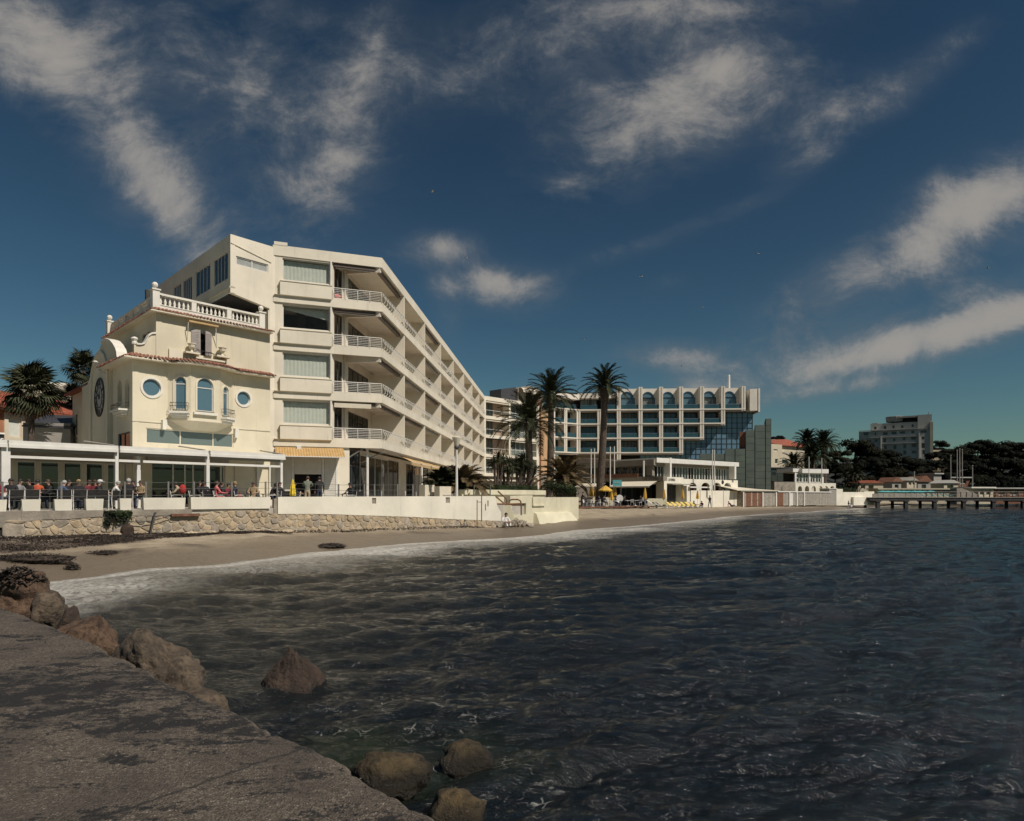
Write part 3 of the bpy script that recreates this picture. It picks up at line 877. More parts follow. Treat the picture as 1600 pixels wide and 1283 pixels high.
for i, (su, sz) in enumerate(seeds):
    if cnt >= 290: break
    poly = [(su - .6, sz - .5), (su + .6, sz - .5), (su + .6, sz + .5), (su - .6, sz + .5)]
    for j, (tu_, tz_) in enumerate(seeds):
        if i != j and abs(tu_ - su) < 1.1:
            a, b2 = tu_ - su, tz_ - sz
            poly = clip(poly, a, b2, a * (su + tu_) / 2 + b2 * (sz + tz_) / 2)
            if len(poly) < 3: break
    if len(poly) < 3: continue
    poly = clip(poly, 0, 1, ztop(su) - .01)
    if len(poly) < 3: continue
    cu = sum(p[0] for p in poly) / len(poly); cz = sum(p[1] for p in poly) / len(poly)
    if max(p[1] for p in poly) < .25: continue
    # round the corners and inset the joint
    rp = []
    for k in range(len(poly)):
        p, q = poly[k], poly[(k + 1) % len(poly)]
        if math.hypot(p[0] - q[0], p[1] - q[1]) < .03: continue
        for w in (.22, .78): rp.append((p[0] + (q[0] - p[0]) * w, p[1] + (q[1] - p[1]) * w))
    if len(rp) < 3: continue
    def sc(k): return [(cu + (p[0] - cu) * k + rr.uniform(-.008, .008), cz + (p[1] - cz) * k + rr.uniform(-.008, .008)) for p in rp]
    o_, i_ = sc(.97), sc(.80); dep = rr.uniform(.06, .10); tilt = rr.uniform(-.05, .05); k = len(o_)
    mb = MB()
    pts = [E.pt(u, .04, z) for u, z in o_] + [E.pt(u, dep * .8 + .04, z) for u, z in sc(.93)] + [E.pt(u, dep + .04 + tilt * (u - cu) + rr.uniform(-.012, .012), z) for u, z in i_]
    fs = [(a, (a + 1) % k, k + (a + 1) % k, k + a) for a in range(k)] + [(k + a, k + (a + 1) % k, 2 * k + (a + 1) % k, 2 * k + a) for a in range(k)]
    pts.append(E.pt(cu, dep + .05, cz)); fs += [(2 * k + a, 2 * k + (a + 1) % k, 3 * k) for a in range(k)]
    mb.add(pts, fs); mb.build('stone', M[rr.choice(['stone', 'stone', 'stone_b', 'stone_c'])], wall); cnt += 1
# fallen slabs at the foot
for x, y, w, h_ in ((300, 837, .9, .10), (325, 838, 1.1, .14), (448, 836, .7, .12), (540, 828, .5, .1), (180, 842, .6, .1)):
    u, _ = E.uz(x, y, .5); q = E.pt(u, .5, 0); ss = float(shore_dist(np.array([q.x]), np.array([q.y]))[0])
    me = rock_mesh('flat_stone', w / 2, .3, h_, x, M['stone'], sub=3)
    o = bpy.data.objects.new('flat_stone', me); COL.objects.link(o); o.location = (q.x, q.y, float(sand_z(np.array([ss]))[0]) + .04); o.rotation_euler = (0, 0, .6)
    tag(o, {300: 'pale flat stone fallen at foot of sea wall, left of a pair', 325: 'larger pale flat stone fallen at foot of sea wall, right of a pair', 448: 'flat stone on weed below the crack in sea wall', 540: 'small flat stone on sand below the orange awning kiosk', 180: 'flat stone in brown seaweed below the dangling plant'}[x], 'stone', 'loose flat stones')

# white planters and the long white parapet
def E_poly(pts, off=0.0): return [E.uz(x, y, off) for x, y in pts]
def planter(x0, x1, y0, y1, label, taper=.03):
    a, _ = E.uz(x0, y0, .14); b_, _ = E.uz(x1, y0, .14); zt = E.Z(x0, y0, .14); zb = max(TZ - .02, E.Z((x0 + x1) / 2, y1, .14))
    th = thing('planter', label, 'planter', E.pt((a + b_) / 2, 0, zb), 'white planters along the terrace edge')
    mb = MB()
    def blk(u0, u1, n0, n1, z0, z1, t0, t1):
        p = [(u0 + t0, n1 - t0), (u1 - t0, n1 - t0), (u1 - t0, n0 + t0), (u0 + t0, n0 + t0)]; q = [(u0 + t1, n1 - t1), (u1 - t1, n1 - t1), (u1 - t1, n0 + t1), (u0 + t1, n0 + t1)]
        mb.hexa([E.pt(u, n_, z0) for u, n_ in p] + [E.pt(u, n_, z1) for u, n_ in q])
    blk(a, b_, -.42, .14, zb, zt, taper, 0)
    mb.build('box', M['wall_white'], th)
    mb = MB(); mb.box(E, a + .05, b_ - .05, -.37, .09, zt - .01, zt + .012); mb.build('soil', M['weed'], th)
planter(-12, 11, 780.8, 807, 'white box planter cut by the left picture edge')
planter(34, 64, 780.4, 806.5, 'white box planter second from left with a chipped foot')
planter(85, 113, 780.2, 804, 'white box planter third from left in front of dark chairs')
planter(134, 162, 779.5, 803, 'white box planter fourth from left beside the drooping plant')
planter(187, 206, 778.8, 800, 'narrow white box planter above the drooping green plant')
planter(224, 290, 777.8, 803, 'shorter of the two long white planters, below person in red backpack')
planter(298, 423, 776.8, 802, 'longest white planter, below the person in pink')
pw = thing('parapet_wall', 'long whitewashed parapet wall running right to the beach steps', 'wall', E.pt(18, 0, 1))
mb = MB()
slots = []
for x, y in ((583, 777), (698, 776)): slots.append(rect(E.U(x - 3.2), E.U(x + 3.2), E.Z(x, y + 10), E.Z(x, y + 1.2)))
prof = E_poly([(433, 803), (500, 803), (560, 805), (650, 808), (700, 811), (755, 813), (781, 814), (781, 800), (775, 790), (772, 775.2), (433, 776.4)])
mb.wall(E, prof, slots, .12, .34, back=True); mb.build('wall_face', M['wall_white'], pw)
for s_ in slots:
    mb = MB(); mb.prism(E, shrink(s_, -.01), -.02, .06); mb.build('drain_slot', M['old_concrete'], pw)
mb = MB(); mb.box(E, E.U(427.5), E.U(432.5), -.2, .05, E.Z(430, 803), E.Z(430, 779)); mb.build('end_post', M['old_concrete'], pw)
# ------------------------------------------------------------------ windows
def window(fr, outline, n, parent, fm='frame', gm='glass', fw=.07, inset=.12, bars=(), curtain=None, name='window', rails=()):
    """frame ring + pane (sub-part) at depth n-inset; bars = u positions 0..1 of mullions, rails = z positions 0..1"""
    inner = shrink(outline, fw)
    u0 = min(p[0] for p in inner); u1 = max(p[0] for p in inner); z0 = min(p[1] for p in inner); z1 = max(p[1] for p in inner)
    mb = MB(); mb.ring(fr, outline, inner, n - inset - .03, n - inset + .04)
    for k in bars:
        u = u0 + (u1 - u0) * k; mb.box(fr, u - fw / 2, u + fw / 2, n - inset - .025, n - inset + .035, z0, z1)
    for k in rails:
        z = z0 + (z1 - z0) * k; mb.box(fr, u0, u1, n - inset - .022, n - inset + .032, z - fw / 2, z + fw / 2)
    f = mb.build(name, M[fm] if isinstance(fm, str) else fm, parent)
    mb = MB(); mb.prism(fr, shrink(outline, fw * .6), n - inset - .015, n - inset)
    mb.build('pane', M[gm], f)
    if curtain:
        mb = MB(); k = max(6, int((u1 - u0) / .12)); pts = []
        for i in range(k + 1):
            u = u0 + (u1 - u0) * i / k; w = n - inset - .16 - .018 * (i % 2)
            pts += [fr.pt(u, w, z0 + .02), fr.pt(u, w, z1)]
        mb.add(pts, [(2 * i, 2 * i + 2, 2 * i + 3, 2 * i + 1) for i in range(k)])
        mb.build('curtain', M[curtain], f)
    return f
def barrel_tiles(mb, pts, outs, z0, depth=.55, drop=.16, pitch=.2, r=.085):
    """rows of half-round tiles along a polyline of (x,y) with outward vectors, eave lower than the back"""
    L = [0]
    for i in range(len(pts) - 1): L.append(L[-1] + (pts[i + 1] - pts[i]).length)
    s_ = 0; k = 0
    while s_ < L[-1]:
        i = max(j for j in range(len(L) - 1) if L[j] <= s_ + 1e-9); f = (s_ - L[i]) / max(1e-6, L[i + 1] - L[i])
        p = pts[i].lerp(pts[i + 1], f); o = outs[i].lerp(outs[i + 1], f).normalized(); tdir = (pts[i + 1] - pts[i]).normalized()
        prev = None
        jz = R.uniform(-.012, .012); jl = R.uniform(-.02, .03)
        for a, seg0, seg1 in ((0, -.02, .52), (1, .48, 1.0)):
            ring = []
            for q, dz in ((seg0, .03 if a == 0 else .0), (seg1, .0 if a == 0 else -.02)):
                c = p + o * (depth * q + (jl if q > .9 else 0)); zz = z0 - drop * q + .055 + dz + jz
                rr_ = r * (1.0 if q == seg0 else 1.12)
                for w in range(6):
                    t_ = math.pi * w / 5
                    ring.append(Vector((c.x + tdir.x * math.cos(t_) * rr_, c.y + tdir.y * math.cos(t_) * rr_, zz + math.sin(t_) * rr_)))
            mb.add(ring, [(w, w + 1, 7 + w, 6 + w) for w in range(5)])
        s_ += pitch; k += 1
def baluster(mb, c, h, r):
    mb.lathe(c, [(r * .9, 0), (r * .9, h * .08), (r * .5, h * .12), (r * .95, h * .30), (r * 1.0, h * .38), (r * .42, h * .68), (r * .38, h * .80), (r * .75, h * .86), (r * .75, h * .90), (r * .95, h * .93), (r * .95, h)], 8)

# ------------------------------------------------------------------ the cream villa with the clock
D0 = 37.5
C0 = Vector((GX(207, D0), D0))
fd = Vector((.659, .752)).normalized()
V = Fr(C0, C0 + fd * 10)
VL = V.U(422)
sd = Vector((-.695, .719)).normalized()
S = Fr(C0 + sd * 12, C0)               # side wall, u runs towards the front corner; n faces left-front
SL = 12.0
villa = thing('seaside_villa', 'cream stucco villa with a big wall clock, bow window and roof balustrade', 'villa', (C0.x, C0.y, TZ))
z_e = V.Z(209, 561)                    # underside of the lower eave
z_m = V.Z(209, 656.5)
z_up = V.Z(244, 488)                   # upper eave
U_up = V.U(244)
oval1 = V.uz(237, 605.5); oval2 = V.uz(380.5, 622.5)
def circ(c, r, n=24): return [(c[0] + r * math.cos(6.28318 * i / n), c[1] + r * math.sin(6.28318 * i / n)) for i in range(n)]
u_b0, u_b1 = V.U(262), V.U(364)
zb0, zb1 = V.Z(262, 655), z_e
strip = [V.uz(228, 671.5), V.uz(364, 677), V.uz(364, 698.5), V.uz(228, 695)]
strip = rect(V.U(228), V.U(364.5), V.Z(300, 696.5), V.Z(300, 673.5))
doorsG = [rect(V.U(236), V.U(322), TZ + .05, TZ + 2.55), rect(V.U(324), V.U(352), TZ + .05, TZ + 2.5)]
mb = MB()
mb.wall(V, rect(0, VL, TZ - .2, z_e + .02), [circ(oval1, .50), circ(oval2, .44), strip] + doorsG + [rect(u_b0 + .12, u_b1 - .12, zb0 + .2, zb1 - .1)], 0, .3)
wallm = M['cream']
mb.build('front_wall', wallm, villa)
# side wall with clock niche and arched windows
def SU(x): return S.U(x)
side_holes = []
for x0, x1, yb, ys in ((183.5, 190, 634, 606), (195, 202, 637, 604)):
    side_holes.append(arched(SU(x0), SU(x1), S.Z((x0 + x1) / 2, yb), S.Z((x0 + x1) / 2, ys)))
sw = rect(SU(184.5), SU(203), S.Z(194, 704), S.Z(194, 676))
side_holes.append(sw)
mb = MB(); mb.wall(S, rect(0, SL, TZ - .2, z_e + .02), side_holes, 0, .3); mb.build('side_wall', wallm, villa)
for h_ in side_holes[:2]: window(S, h_, 0, villa, 'cream_trim', 'interior', .05, .2)
window(S, sw, 0, villa, 'dark_frame', 'glass', .06, .1, bars=(.45,))
mb = MB(); back = [(C0.x, C0.y), tuple(V.pt(VL, 0, 0).xy), tuple(V.pt(VL, -12, 0).xy), tuple(S.pt(0, 0, 0).xy)]
k_ = [Vector(p) for p in back]; cen = sum(k_, Vector((0, 0))) / 4
mb.slab([tuple(p + (cen - p).normalized() * .35) for p in k_], z_e - .25, z_e)
mb.build('first_roof_deck', M['inner'], villa)
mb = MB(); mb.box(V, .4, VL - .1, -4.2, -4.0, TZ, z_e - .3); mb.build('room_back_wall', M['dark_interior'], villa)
# mouldings
for a_, b_ in ((-.02, u_b0), (u_b1, VL)):
    mb = MB(); mb.box(V, a_, b_, 0, .045, z_m - .05, z_m + .03); mb.build('string_course', M['cream_trim'], villa)
for c, r in ((oval1, .50), (oval2, .44)):
    f = window(V, circ(c, r + .01), 0, villa, 'white_trim', 'sky_glass', .05, .10)
    mb = MB(); mb.ring(V, circ(c, r + .12), circ(c, r - .01), 0, .05); mb.build('surround', M['white_trim'], f)
window(V, strip, 0, villa, 'cream_trim', 'strip_glass', .06, .08, bars=(.37, .76))
# bow window: three facets on a corbel
pd = .75
q0 = V.pt(u_b0, 0, 0).xy; q3 = V.pt(u_b1, 0, 0).xy
q1 = V.pt(V.U(298, pd), pd, 0).xy; q2 = V.pt(V.U(343, pd), pd, 0).xy
facets = [Fr(q0, q1), Fr(q1, q2), Fr(q2, q3)]
bw = MB()
bow_holes = []
specs = [((273, 291), 640, 597), ((307.5, 333), 643, 604), ((348, 356.5), 650, 612)]
for fr, ((x0, x1), yb, ys) in zip(facets, specs):
    h_ = arched(fr.U(x0), fr.U(x1), fr.Z((x0 + x1) / 2, yb), fr.Z((x0 + x1) / 2, ys))
    bow_holes.append(h_)
    bw.wall(fr, rect(0, fr.L, zb0, z_e + .02), [h_], 0, .25)
bowo = bw.build('bow_window', wallm, villa)
mb = MB(); pb = [q0, q1, q2, q3]
cb = V.pt((u_b0 + u_b1) / 2, -.02, 0).xy
low = [cb + (p - cb) * .55 - V.n * .12 for p in pb]; low = [Vector(p) - V.n * max(0, (Vector(p) - V.o).dot(V.n) - .12) for p in low]
zl = zb0 - .55
pts = [Vector((p.x, p.y, zb0)) for p in pb] + [Vector((p.x, p.y, zl)) for p in low]
mb.add(pts, [(0, 1, 5, 4), (1, 2, 6, 5), (2, 3, 7, 6), (4, 5, 6, 7), (0, 3, 2, 1)]); mb.build('corbel', M['cream_trim'], villa)
mb = MB(); mb.slab([tuple(p + (p - cb).normalized() * .03) for p in pb], zb0 - .05, zb0 + .06); mb.build('bow_moulding', M['cream_trim'], villa)
for i, (fr, h_) in enumerate(zip(facets, bow_holes)):
    zs = specs[i]; ztop_ = max(p[1] for p in h_); zbot = min(p[1] for p in h_)
    u0 = min(p[0] for p in h_); u1 = max(p[0] for p in h_)
    spring = fr.Z(sum(zs[0]) / 2, zs[2])
    w = window(fr, h_, 0, villa, 'frame', 'sky_glass', .055, .08, rails=((spring - zbot - .1) / (ztop_ - zbot),))
    o2 = arched(u0 - .09, u1 + .09, zbot, spring, rz=ztop_ - spring + .09)
    mb = MB(); mb.ring(fr, o2, h_, -.01, .045); mb.build('surround', M['cream_trim'], w)
    mb = MB()
    if i == 1: mb.box(fr, u0 - .22, u1 + .22, -.05, .18, zbot - .22, zbot - .08)
    else:
        wd = .30
        for k, (g_, d_) in enumerate(((.34, .42), (.28, .34), (.18, .22))): mb.box(fr, u0 - g_ * .6, u1 + g_ * .6, -.02, d_, zbot - .24 - .13 * k, zbot - .12 - .13 * k)
    mb.build('sill', M['white_trim'], w)
    if i != 1:
        mb = MB()
        for zz in (.36, .18): mb.path([fr.pt(u0 - .16, .02, zbot + zz), fr.pt(u0 - .16, .34, zbot + zz), fr.pt(u1 + .16, .34, zbot + zz), fr.pt(u1 + .16, .02, zbot + zz)], .014, 5)
        for k in range(7):
            u = u0 - .14 + (u1 - u0 + .28) * k / 6; mb.path([fr.pt(u, .34, zbot - .12), fr.pt(u + .05, .36, zbot + .05), fr.pt(u - .05, .36, zbot + .22), fr.pt(u, .34, zbot + .40)], .011, 4)
        mb.build('iron_balcony', M['iron'], w)
# scroll brackets of the bow
for x, y in ((254.5, 664), (367, 677)):
    u, z = V.uz(x, y); mb = MB(); mb.prism(V, [(u - .1, z + .28), (u + .12, z + .3), (u + .14, z - .05), (u + .03, z - .3), (u - .12, z - .25)], 0, .28); mb.build('scroll_bracket', M['white_trim'], villa)
# lower tiled eave: follows side wall, front and the bow
ep = [Vector(S.pt(SL - 4.6, 0, 0).xy), Vector(C0), q0.copy(), q1.copy(), q2.copy(), q3.copy(), Vector(V.pt(VL, 0, 0).xy)]
co = (S.n + V.n).normalized() * 1.3
eo = [S.n.copy(), co, V.n.copy(), (facets[0].n + V.n).normalized(), (facets[2].n + V.n).normalized(), V.n.copy(), V.n.copy()]
# smooth the bow part of the eave
ep2, eo2 = ep[:3], eo[:3]
for i in range(1, 12):
    a = i / 12; u = u_b0 + (u_b1 - u_b0) * a
    ep2.append(Vector(V.pt(u, pd * math.sin(math.pi * a) ** .7 * 1.02, 0).xy)); eo2.append((V.n + V.u * .25 * -math.cos(math.pi * a)).normalized())
ep2 += ep[5:]; eo2 += eo[5:]
OV = .64
mb = MB()
b0 = len(mb.v)
for p, o in zip(ep2, eo2):
    for q, z in ((-.1, z_e), (OV, z_e - .03), (OV, z_e + .03), (-.1, z_e + .30)): mb.v.append(Vector((p.x + o.x * q, p.y + o.y * q, z)))
for i in range(len(ep2) - 1):
    for k in range(4): mb.face([b0 + 4 * i + k, b0 + 4 * i + (k + 1) % 4, b0 + 4 * (i + 1) + (k + 1) % 4, b0 + 4 * (i + 1) + k])
mb.face([b0, b0 + 1, b0 + 2, b0 + 3]); e_ = b0 + 4 * (len(ep2) - 1); mb.face([e_, e_ + 1, e_ + 2, e_ + 3])
eave = mb.build('lower_eave', M['cream_trim'], villa)
mb = MB(); barrel_tiles(mb, ep2, eo2, z_e + .22, .74, .22); mb.build('roof_tiles', M['tile'], eave, kind='stuff')
# upper storey
z_ub = z_e
uw = rect(V.U(309), V.U(328), V.Z(318, 556), V.Z(318, 521))
mb = MB(); mb.wall(V, rect(U_up, VL, z_ub, z_up + .02), [uw], -.02, .3); mb.build('upper_wall', wallm, villa)
mb = MB(); mb.prism(V, shrink(uw, -.05), -.42, -.3); mb.build('dark_opening', M['dark_interior'], villa)
US = Fr(V.pt(U_up, -.02, 0).xy + sd * 9.8, V.pt(U_up, -.02, 0).xy)
usl = US.L
wh = [rect(US.U(222.5), US.U(229), US.Z(226, 538), US.Z(226, 521)), rect(US.U(191), US.U(197), US.Z(194, 551), US.Z(194, 541)), rect(US.U(229.8), US.U(234.5), US.Z(232, 534), US.Z(232, 518))]
mb = MB(); mb.wall(US, rect(0, usl, z_ub, z_up + .02), wh, 0, .3); mb.build('upper_side_wall', wallm, villa)
for h_ in wh: window(US, h_, 0, villa, 'shutter', 'dark_interior', .05, .1)
# shutters standing open
for (x0, x1, ang) in ((299, 312, 18), (317.5, 330, -22)):
    u0, u1 = V.U(x0), V.U(x1); z0, z1 = V.Z(314, 556), V.Z(314, 517)
    hinge = V.pt(u0 if ang > 0 else u1, 0, 0).xy
    dirv = (V.u if ang > 0 else -V.u); a = math.radians(ang)
    d2 = Vector((dirv.x * math.cos(a) + dirv.y * math.sin(a), -dirv.x * math.sin(a) + dirv.y * math.cos(a)))
    if d2.dot(V.n) < 0: d2 = Vector((dirv.x * math.cos(-a) + dirv.y * math.sin(-a), -dirv.x * math.sin(-a) + dirv.y * math.cos(-a)))
    fr = Fr(hinge, hinge + d2 * (u1 - u0))
    if fr.n.dot(V.n) < 0: fr.n = -fr.n
    mb = MB(); w = u1 - u0
    mb.box(fr, 0, w, .01, .05, z0, z1)
    sh = mb.build('shutter', M['shutter'], villa)
    mb = MB(); nn = 14
    for k in range(nn):
        z = z0 + .08 + (z1 - z0 - .16) * k / nn
        mb.box(fr, .06, w - .06, .05, .066, z, z + .055)
    mb.build('louvres', M['shutter'], sh, kind='stuff')
# awning arms over the shuttered window
mb = MB()
a0, a1 = V.U(291), V.U(337)
za, zbm = V.Z(292, 503.5), V.Z(335, 517)
zc_ = (za + V.Z(335, 511)) / 2
mb.box(V, a0, a1, .22, .40, zc_ - .05, zc_ + .05); ao = mb.build('awning_cassette', M['awning_orange'], villa)
for x0, y0, x1, y1 in ((290, 505, 292.5, 532), (333, 514, 338.5, 541)):
    mb = MB(); u0, z0 = V.uz(x0, y0); u1, z1 = V.uz(x1, y1); mb.tube(V.pt(u0, .36, z0), V.pt(u1, .05, z1), .025); mb.build('awning_arm', M['white_metal'], ao)
# urns on brackets and iron scrolls of the small balcony
for x, y in ((299, 545), (347, 551)):
    u, z = V.uz(x, y, .25); mb = MB(); mb.lathe(V.pt(u, .3, z - .2), [(.08, -.02), (.1, .0), (.05, .1), (.07, .16), (.17, .26), (.2, .42), (.24, .46), (.24, .50), (.2, .5)], 10); mb.build('urn', M['cream_trim'], villa)
    mb = MB(); mb.box(V, u - .42, u + .42, 0, .5, z - .32, z - .22); mb.build('urn_bracket', M['cream_trim'], villa)
mb = MB()
zr = V.Z(325, 556)
for k in range(5):
    u = V.U(304) + (V.U(345) - V.U(304)) * k / 4
    mb.path([V.pt(u + .2 * math.cos(t_) * (1 - t_ / 9), .32, zr + .2 * math.sin(t_) * (1 - t_ / 9)) for t_ in [x * .6 for x in range(11)]], .018, 4)
mb.path([V.pt(V.U(303), .32, zr + .22), V.pt(V.U(320), .36, zr + .12), V.pt(V.U(346), .32, zr + .05)], .022, 5)
mb.build('iron_scrollwork', M['iron'], villa)
mb = MB(); mb.box(V, V.U(302), V.U(347), 0, .42, zr - .34, zr - .24); mb.build('balcony_slab', M['cream_trim'], villa)
mb = MB(); mb.prism(V, [V.uz(263, 545), V.uz(300, 553), V.uz(300, 560), V.uz(263, 562)], 0, .12); mb.build('wall_panel', M['cream_trim'], villa)
# curved parapet beside upper storey, on the front plane
pc = [V.uz(209.5, 561), V.uz(209.5, 537), V.uz(213, 538), V.uz(220, 538.5), V.uz(225.5, 537), V.uz(229, 531.5), V.uz(232, 525), V.uz(237, 521.5), V.uz(243.5, 521)]
pcp = [(pc[0][0], z_e - .02)] + pc[1:] + [(pc[-1][0], z_e - .02)]
mb = MB(); mb.prism(V, pcp, -.28, -.015); par = mb.build('scroll_parapet', wallm, villa)
mb = MB()
b0 = len(mb.v)
for u, z in pc[2:]:
    for n_, dz in ((.07, -.02), (.07, .07), (-.34, .07), (-.34, -.02)): mb.v.append(V.pt(u, n_, z + dz))
for i in range(len(pc) - 3):
    for k in range(4): mb.face([b0 + 4 * i + k, b0 + 4 * i + (k + 1) % 4, b0 + 4 * i + 4 + (k + 1) % 4, b0 + 4 * i + 4 + k])
mb.build('coping', M['white_trim'], par)
mb = MB(); u, z = V.uz(211.5, 536); mb.lathe(V.pt(u, -.13, z - .05), [(.16, 0), (.16, .12), (.1, .16), (.19, .3), (.14, .38), (.05, .42)], 10); mb.build('finial', M['white_trim'], par)
# big gable with the clock on the side
zgt = S.Z(166, 531.5)
clk = S.uz(160.5, 621.5); cr_u = .5 * abs(SU(168) - SU(153)); cr = (S.Z(160, 596.5) - S.Z(160, 657)) / 2
GN = .16
gb = [(SU(189), S.Z(189, 552)), (SU(187.5), S.Z(187, 547)), (SU(183), S.Z(183, 539)), (SU(178), S.Z(178, 533.5)), (SU(170), S.Z(170, 531)), (SU(164), S.Z(164, 536)), (SU(157), S.Z(157, 552)), (SU(151), S.Z(151, 575))]
lo = SU(141); hi = SU(176)
poly = [(lo, TZ), (hi, TZ), (hi, z_e - .1), (SU(190), z_e + .25)] + gb + [(lo, S.Z(143, 600))]
mb = MB(); mb.prism(S, poly, -.25, GN); gab = mb.build('clock_gable', wallm, villa)
b0 = 0; mb = MB()
cop = [(SU(190), z_e + .3)] + gb[:6]
for u, z in cop:
    for n_, dz in ((GN + .09, -.06), (GN + .09, .07), (-.32, .07), (-.32, -.06)): mb.v.append(S.pt(u, n_, z + dz))
for i in range(len(cop) - 1):
    for k in range(4): mb.face([4 * i + k, 4 * i + (k + 1) % 4, 4 * i + 4 + (k + 1) % 4, 4 * i + 4 + k])
mb.build('coping', M['white_trim'], gab)
mb = MB(); cu, cz = clk
o2 = arched(cu - cr_u * 1.9, cu + cr_u * 1.9, TZ + 2.8, cz + cr * .55); i2 = arched(cu - cr_u * 1.65, cu + cr_u * 1.65, TZ + 2.8, cz + cr * .55)
mb.ring(S, o2, i2, GN, GN + .10); mb.build('clock_arch', M['cream_trim'], gab)
crr = (cr + cr_u) / 2 if abs(cr - cr_u) > .3 else cr
def ell(k, n=36): return [(cu + cr_u * k * math.cos(6.28318 * i / n), cz + cr * k * math.sin(6.28318 * i / n)) for i in range(n)]
mb = MB(); mb.ring(S, ell(1.0), ell(.91), GN, GN + .06); mb.ring(S, ell(.55), ell(.51), GN + .012, GN + .045)
clock = mb.build('clock', M['iron'], villa)
mb = MB(); mb.prism(S, ell(.93), GN, GN + .02); mb.build('dial', mat('pale clock dial', (.42, .41, .38), .7), clock)
mb = MB()
for i, rn in enumerate(['XII', 'I', 'II', 'III', 'IV', 'V', 'VI', 'VII', 'VIII', 'IX', 'X', 'XI']):
    a = math.pi / 2 - i * math.pi / 6
    put_text(mb, S, rn, cu + cr_u * .73 * math.cos(a), cz + cr * .73 * math.sin(a), cr * .42, GN + .021, a - math.pi / 2, .8 * cr_u / cr, .02)
mb.build('numerals', M['iron'], clock)
for nm, a, l, w in (('hour_hand', 15, .48, .07), ('minute_hand', -62, .72, .05)):
    a = math.radians(a); dx, dz = math.sin(a), math.cos(a)
    mb = MB(); mb.prism(S, [(cu + cr_u * (dx * -.1 + dz * w), cz + cr * (dz * -.1 - dx * w)), (cu + cr_u * (dx * l), cz + cr * dz * l), (cu + cr_u * (dx * -.1 - dz * w), cz + cr * (dz * -.1 + dx * w))], GN + .05, GN + .07); mb.build(nm, M['iron'], clock)
# small spot lamps on gable
for x, y in ((165, 571), (171.5, 585)):
    u, z = S.uz(x, y); mb = MB(); mb.tube(S.pt(u, GN, z), S.pt(u + .1, GN + .35, z + .1), .03); mb.ball(S.pt(u + .12, GN + .42, z + .12), .14, .14, .08); mb.build('spot_lamp', M['white_metal'], villa)
# balcony with flower brackets on the side
u, z = S.uz(195, 641); mb = MB()
for k in range(3): mb.box(S, u - .9 + .1 * k, u + .9 - .1 * k, 0, .55 - .12 * k, z - .12 * k - .1, z - .12 * k)
mb.build('side_balcony', M['white_trim'], villa)
mb = MB()
mb.path([S.pt(u - .85, .0, z + .35), S.pt(u - .85, .5, z + .3), S.pt(u + .85, .5, z + .3), S.pt(u + .85, 0, z + .35)], .02, 5)
for k in range(9): uu = u - .8 + 1.6 * k / 8; mb.path([S.pt(uu, .5, z), S.pt(uu + .08, .56, z + .15), S.pt(uu, .5, z + .3)], .014, 4)
mb.build('iron_balcony', M['iron'], villa)
# upper eave, tiles, parapet and balustrade
pA = Vector(US.pt(0, 0, 0).xy); pB = Vector(V.pt(U_up, 0, 0).xy); pC = Vector(V.pt(VL, 0, 0).xy)
up_p = [pA, pB, pC]; up_o = [US.n.copy(), (US.n + V.n).normalized() * 1.3, V.n.copy()]
mb = MB()
for p, o in zip(up_p, up_o):
    for q, z in ((-.1, z_up), (.46, z_up - .02), (.46, z_up + .03), (-.1, z_up + .25)): mb.v.append(Vector((p.x + o.x * q, p.y + o.y * q, z)))
for i in range(2):
    for k in range(4): mb.face([4 * i + k, 4 * i + (k + 1) % 4, 4 * i + 4 + (k + 1) % 4, 4 * i + 4 + k])
mb.face([0, 1, 2, 3]); mb.face([8, 9, 10, 11])
ue = mb.build('upper_eave', M['cream_trim'], villa)
mb = MB(); barrel_tiles(mb, up_p, up_o, z_up + .16, .56, .15, .2, .075); mb.build('roof_tiles', M['tile'], ue, kind='stuff')
mb = MB(); kk = [pA, pB, pC, Vector(V.pt(VL, -9.5, 0).xy)]; cc = sum(kk, Vector((0, 0))) / 4
mb.slab([tuple(p + (cc - p).normalized() * .1) for p in kk], z_up - .05, z_up + .27); mb.build('roof_terrace', M['cream_trim'], villa)
z_p0 = z_up + .20; z_p1 = V.Z(247, 480 - 7); z_b0 = V.Z(247, 476); z_b1 = V.Z(247, 457)
for nm, A_, B_, npn in (('front_balustrade', pB, pC - fd * .55, 3), ('side_balustrade', pA, pB, 6)):
    fr = Fr(A_, B_); L_ = fr.L
    mb = MB(); mb.box(fr, 0, L_, -.30, -.02, z_p0, z_b0); mb.box(fr, -.03, L_ + .02, -.33, .01, z_b0, z_b0 + .05); br = mb.build(nm, M['white_trim'], villa)
    mb = MB(); mb.box(fr, 0, L_, -.31, -.01, z_b1 - .12, z_b1); mb.build('handrail', M['white_trim'], br)
    proto_me = None
    for k in range(npn):
        a, b_ = L_ * k / npn, L_ * (k + 1) / npn
        if k:
            mb = MB(); mb.box(fr, a - .14, a + .14, -.30, -.02, z_b0 + .05, z_b1 - .12); mb.build('pier', M['white_trim'], br)
        nb = int(round((b_ - a - .5) / .24))
        for j in range(nb):
            u = a + .30 + (b_ - a - .60) * j / max(1, nb - 1); c = fr.pt(u, -.16, z_b0 + .05)
            if proto_me is None:
                mb = MB(); baluster(mb, Vector((0, 0, 0)), z_b1 - .12 - z_b0 - .05, .085); proto_me = mb.mesh('baluster', M['white_trim'])
                for f_ in proto_me.polygons: f_.use_smooth = True
            o = bpy.data.objects.new('baluster', proto_me); COL.objects.link(o); o.parent = br; o.location = c - wloc(br)
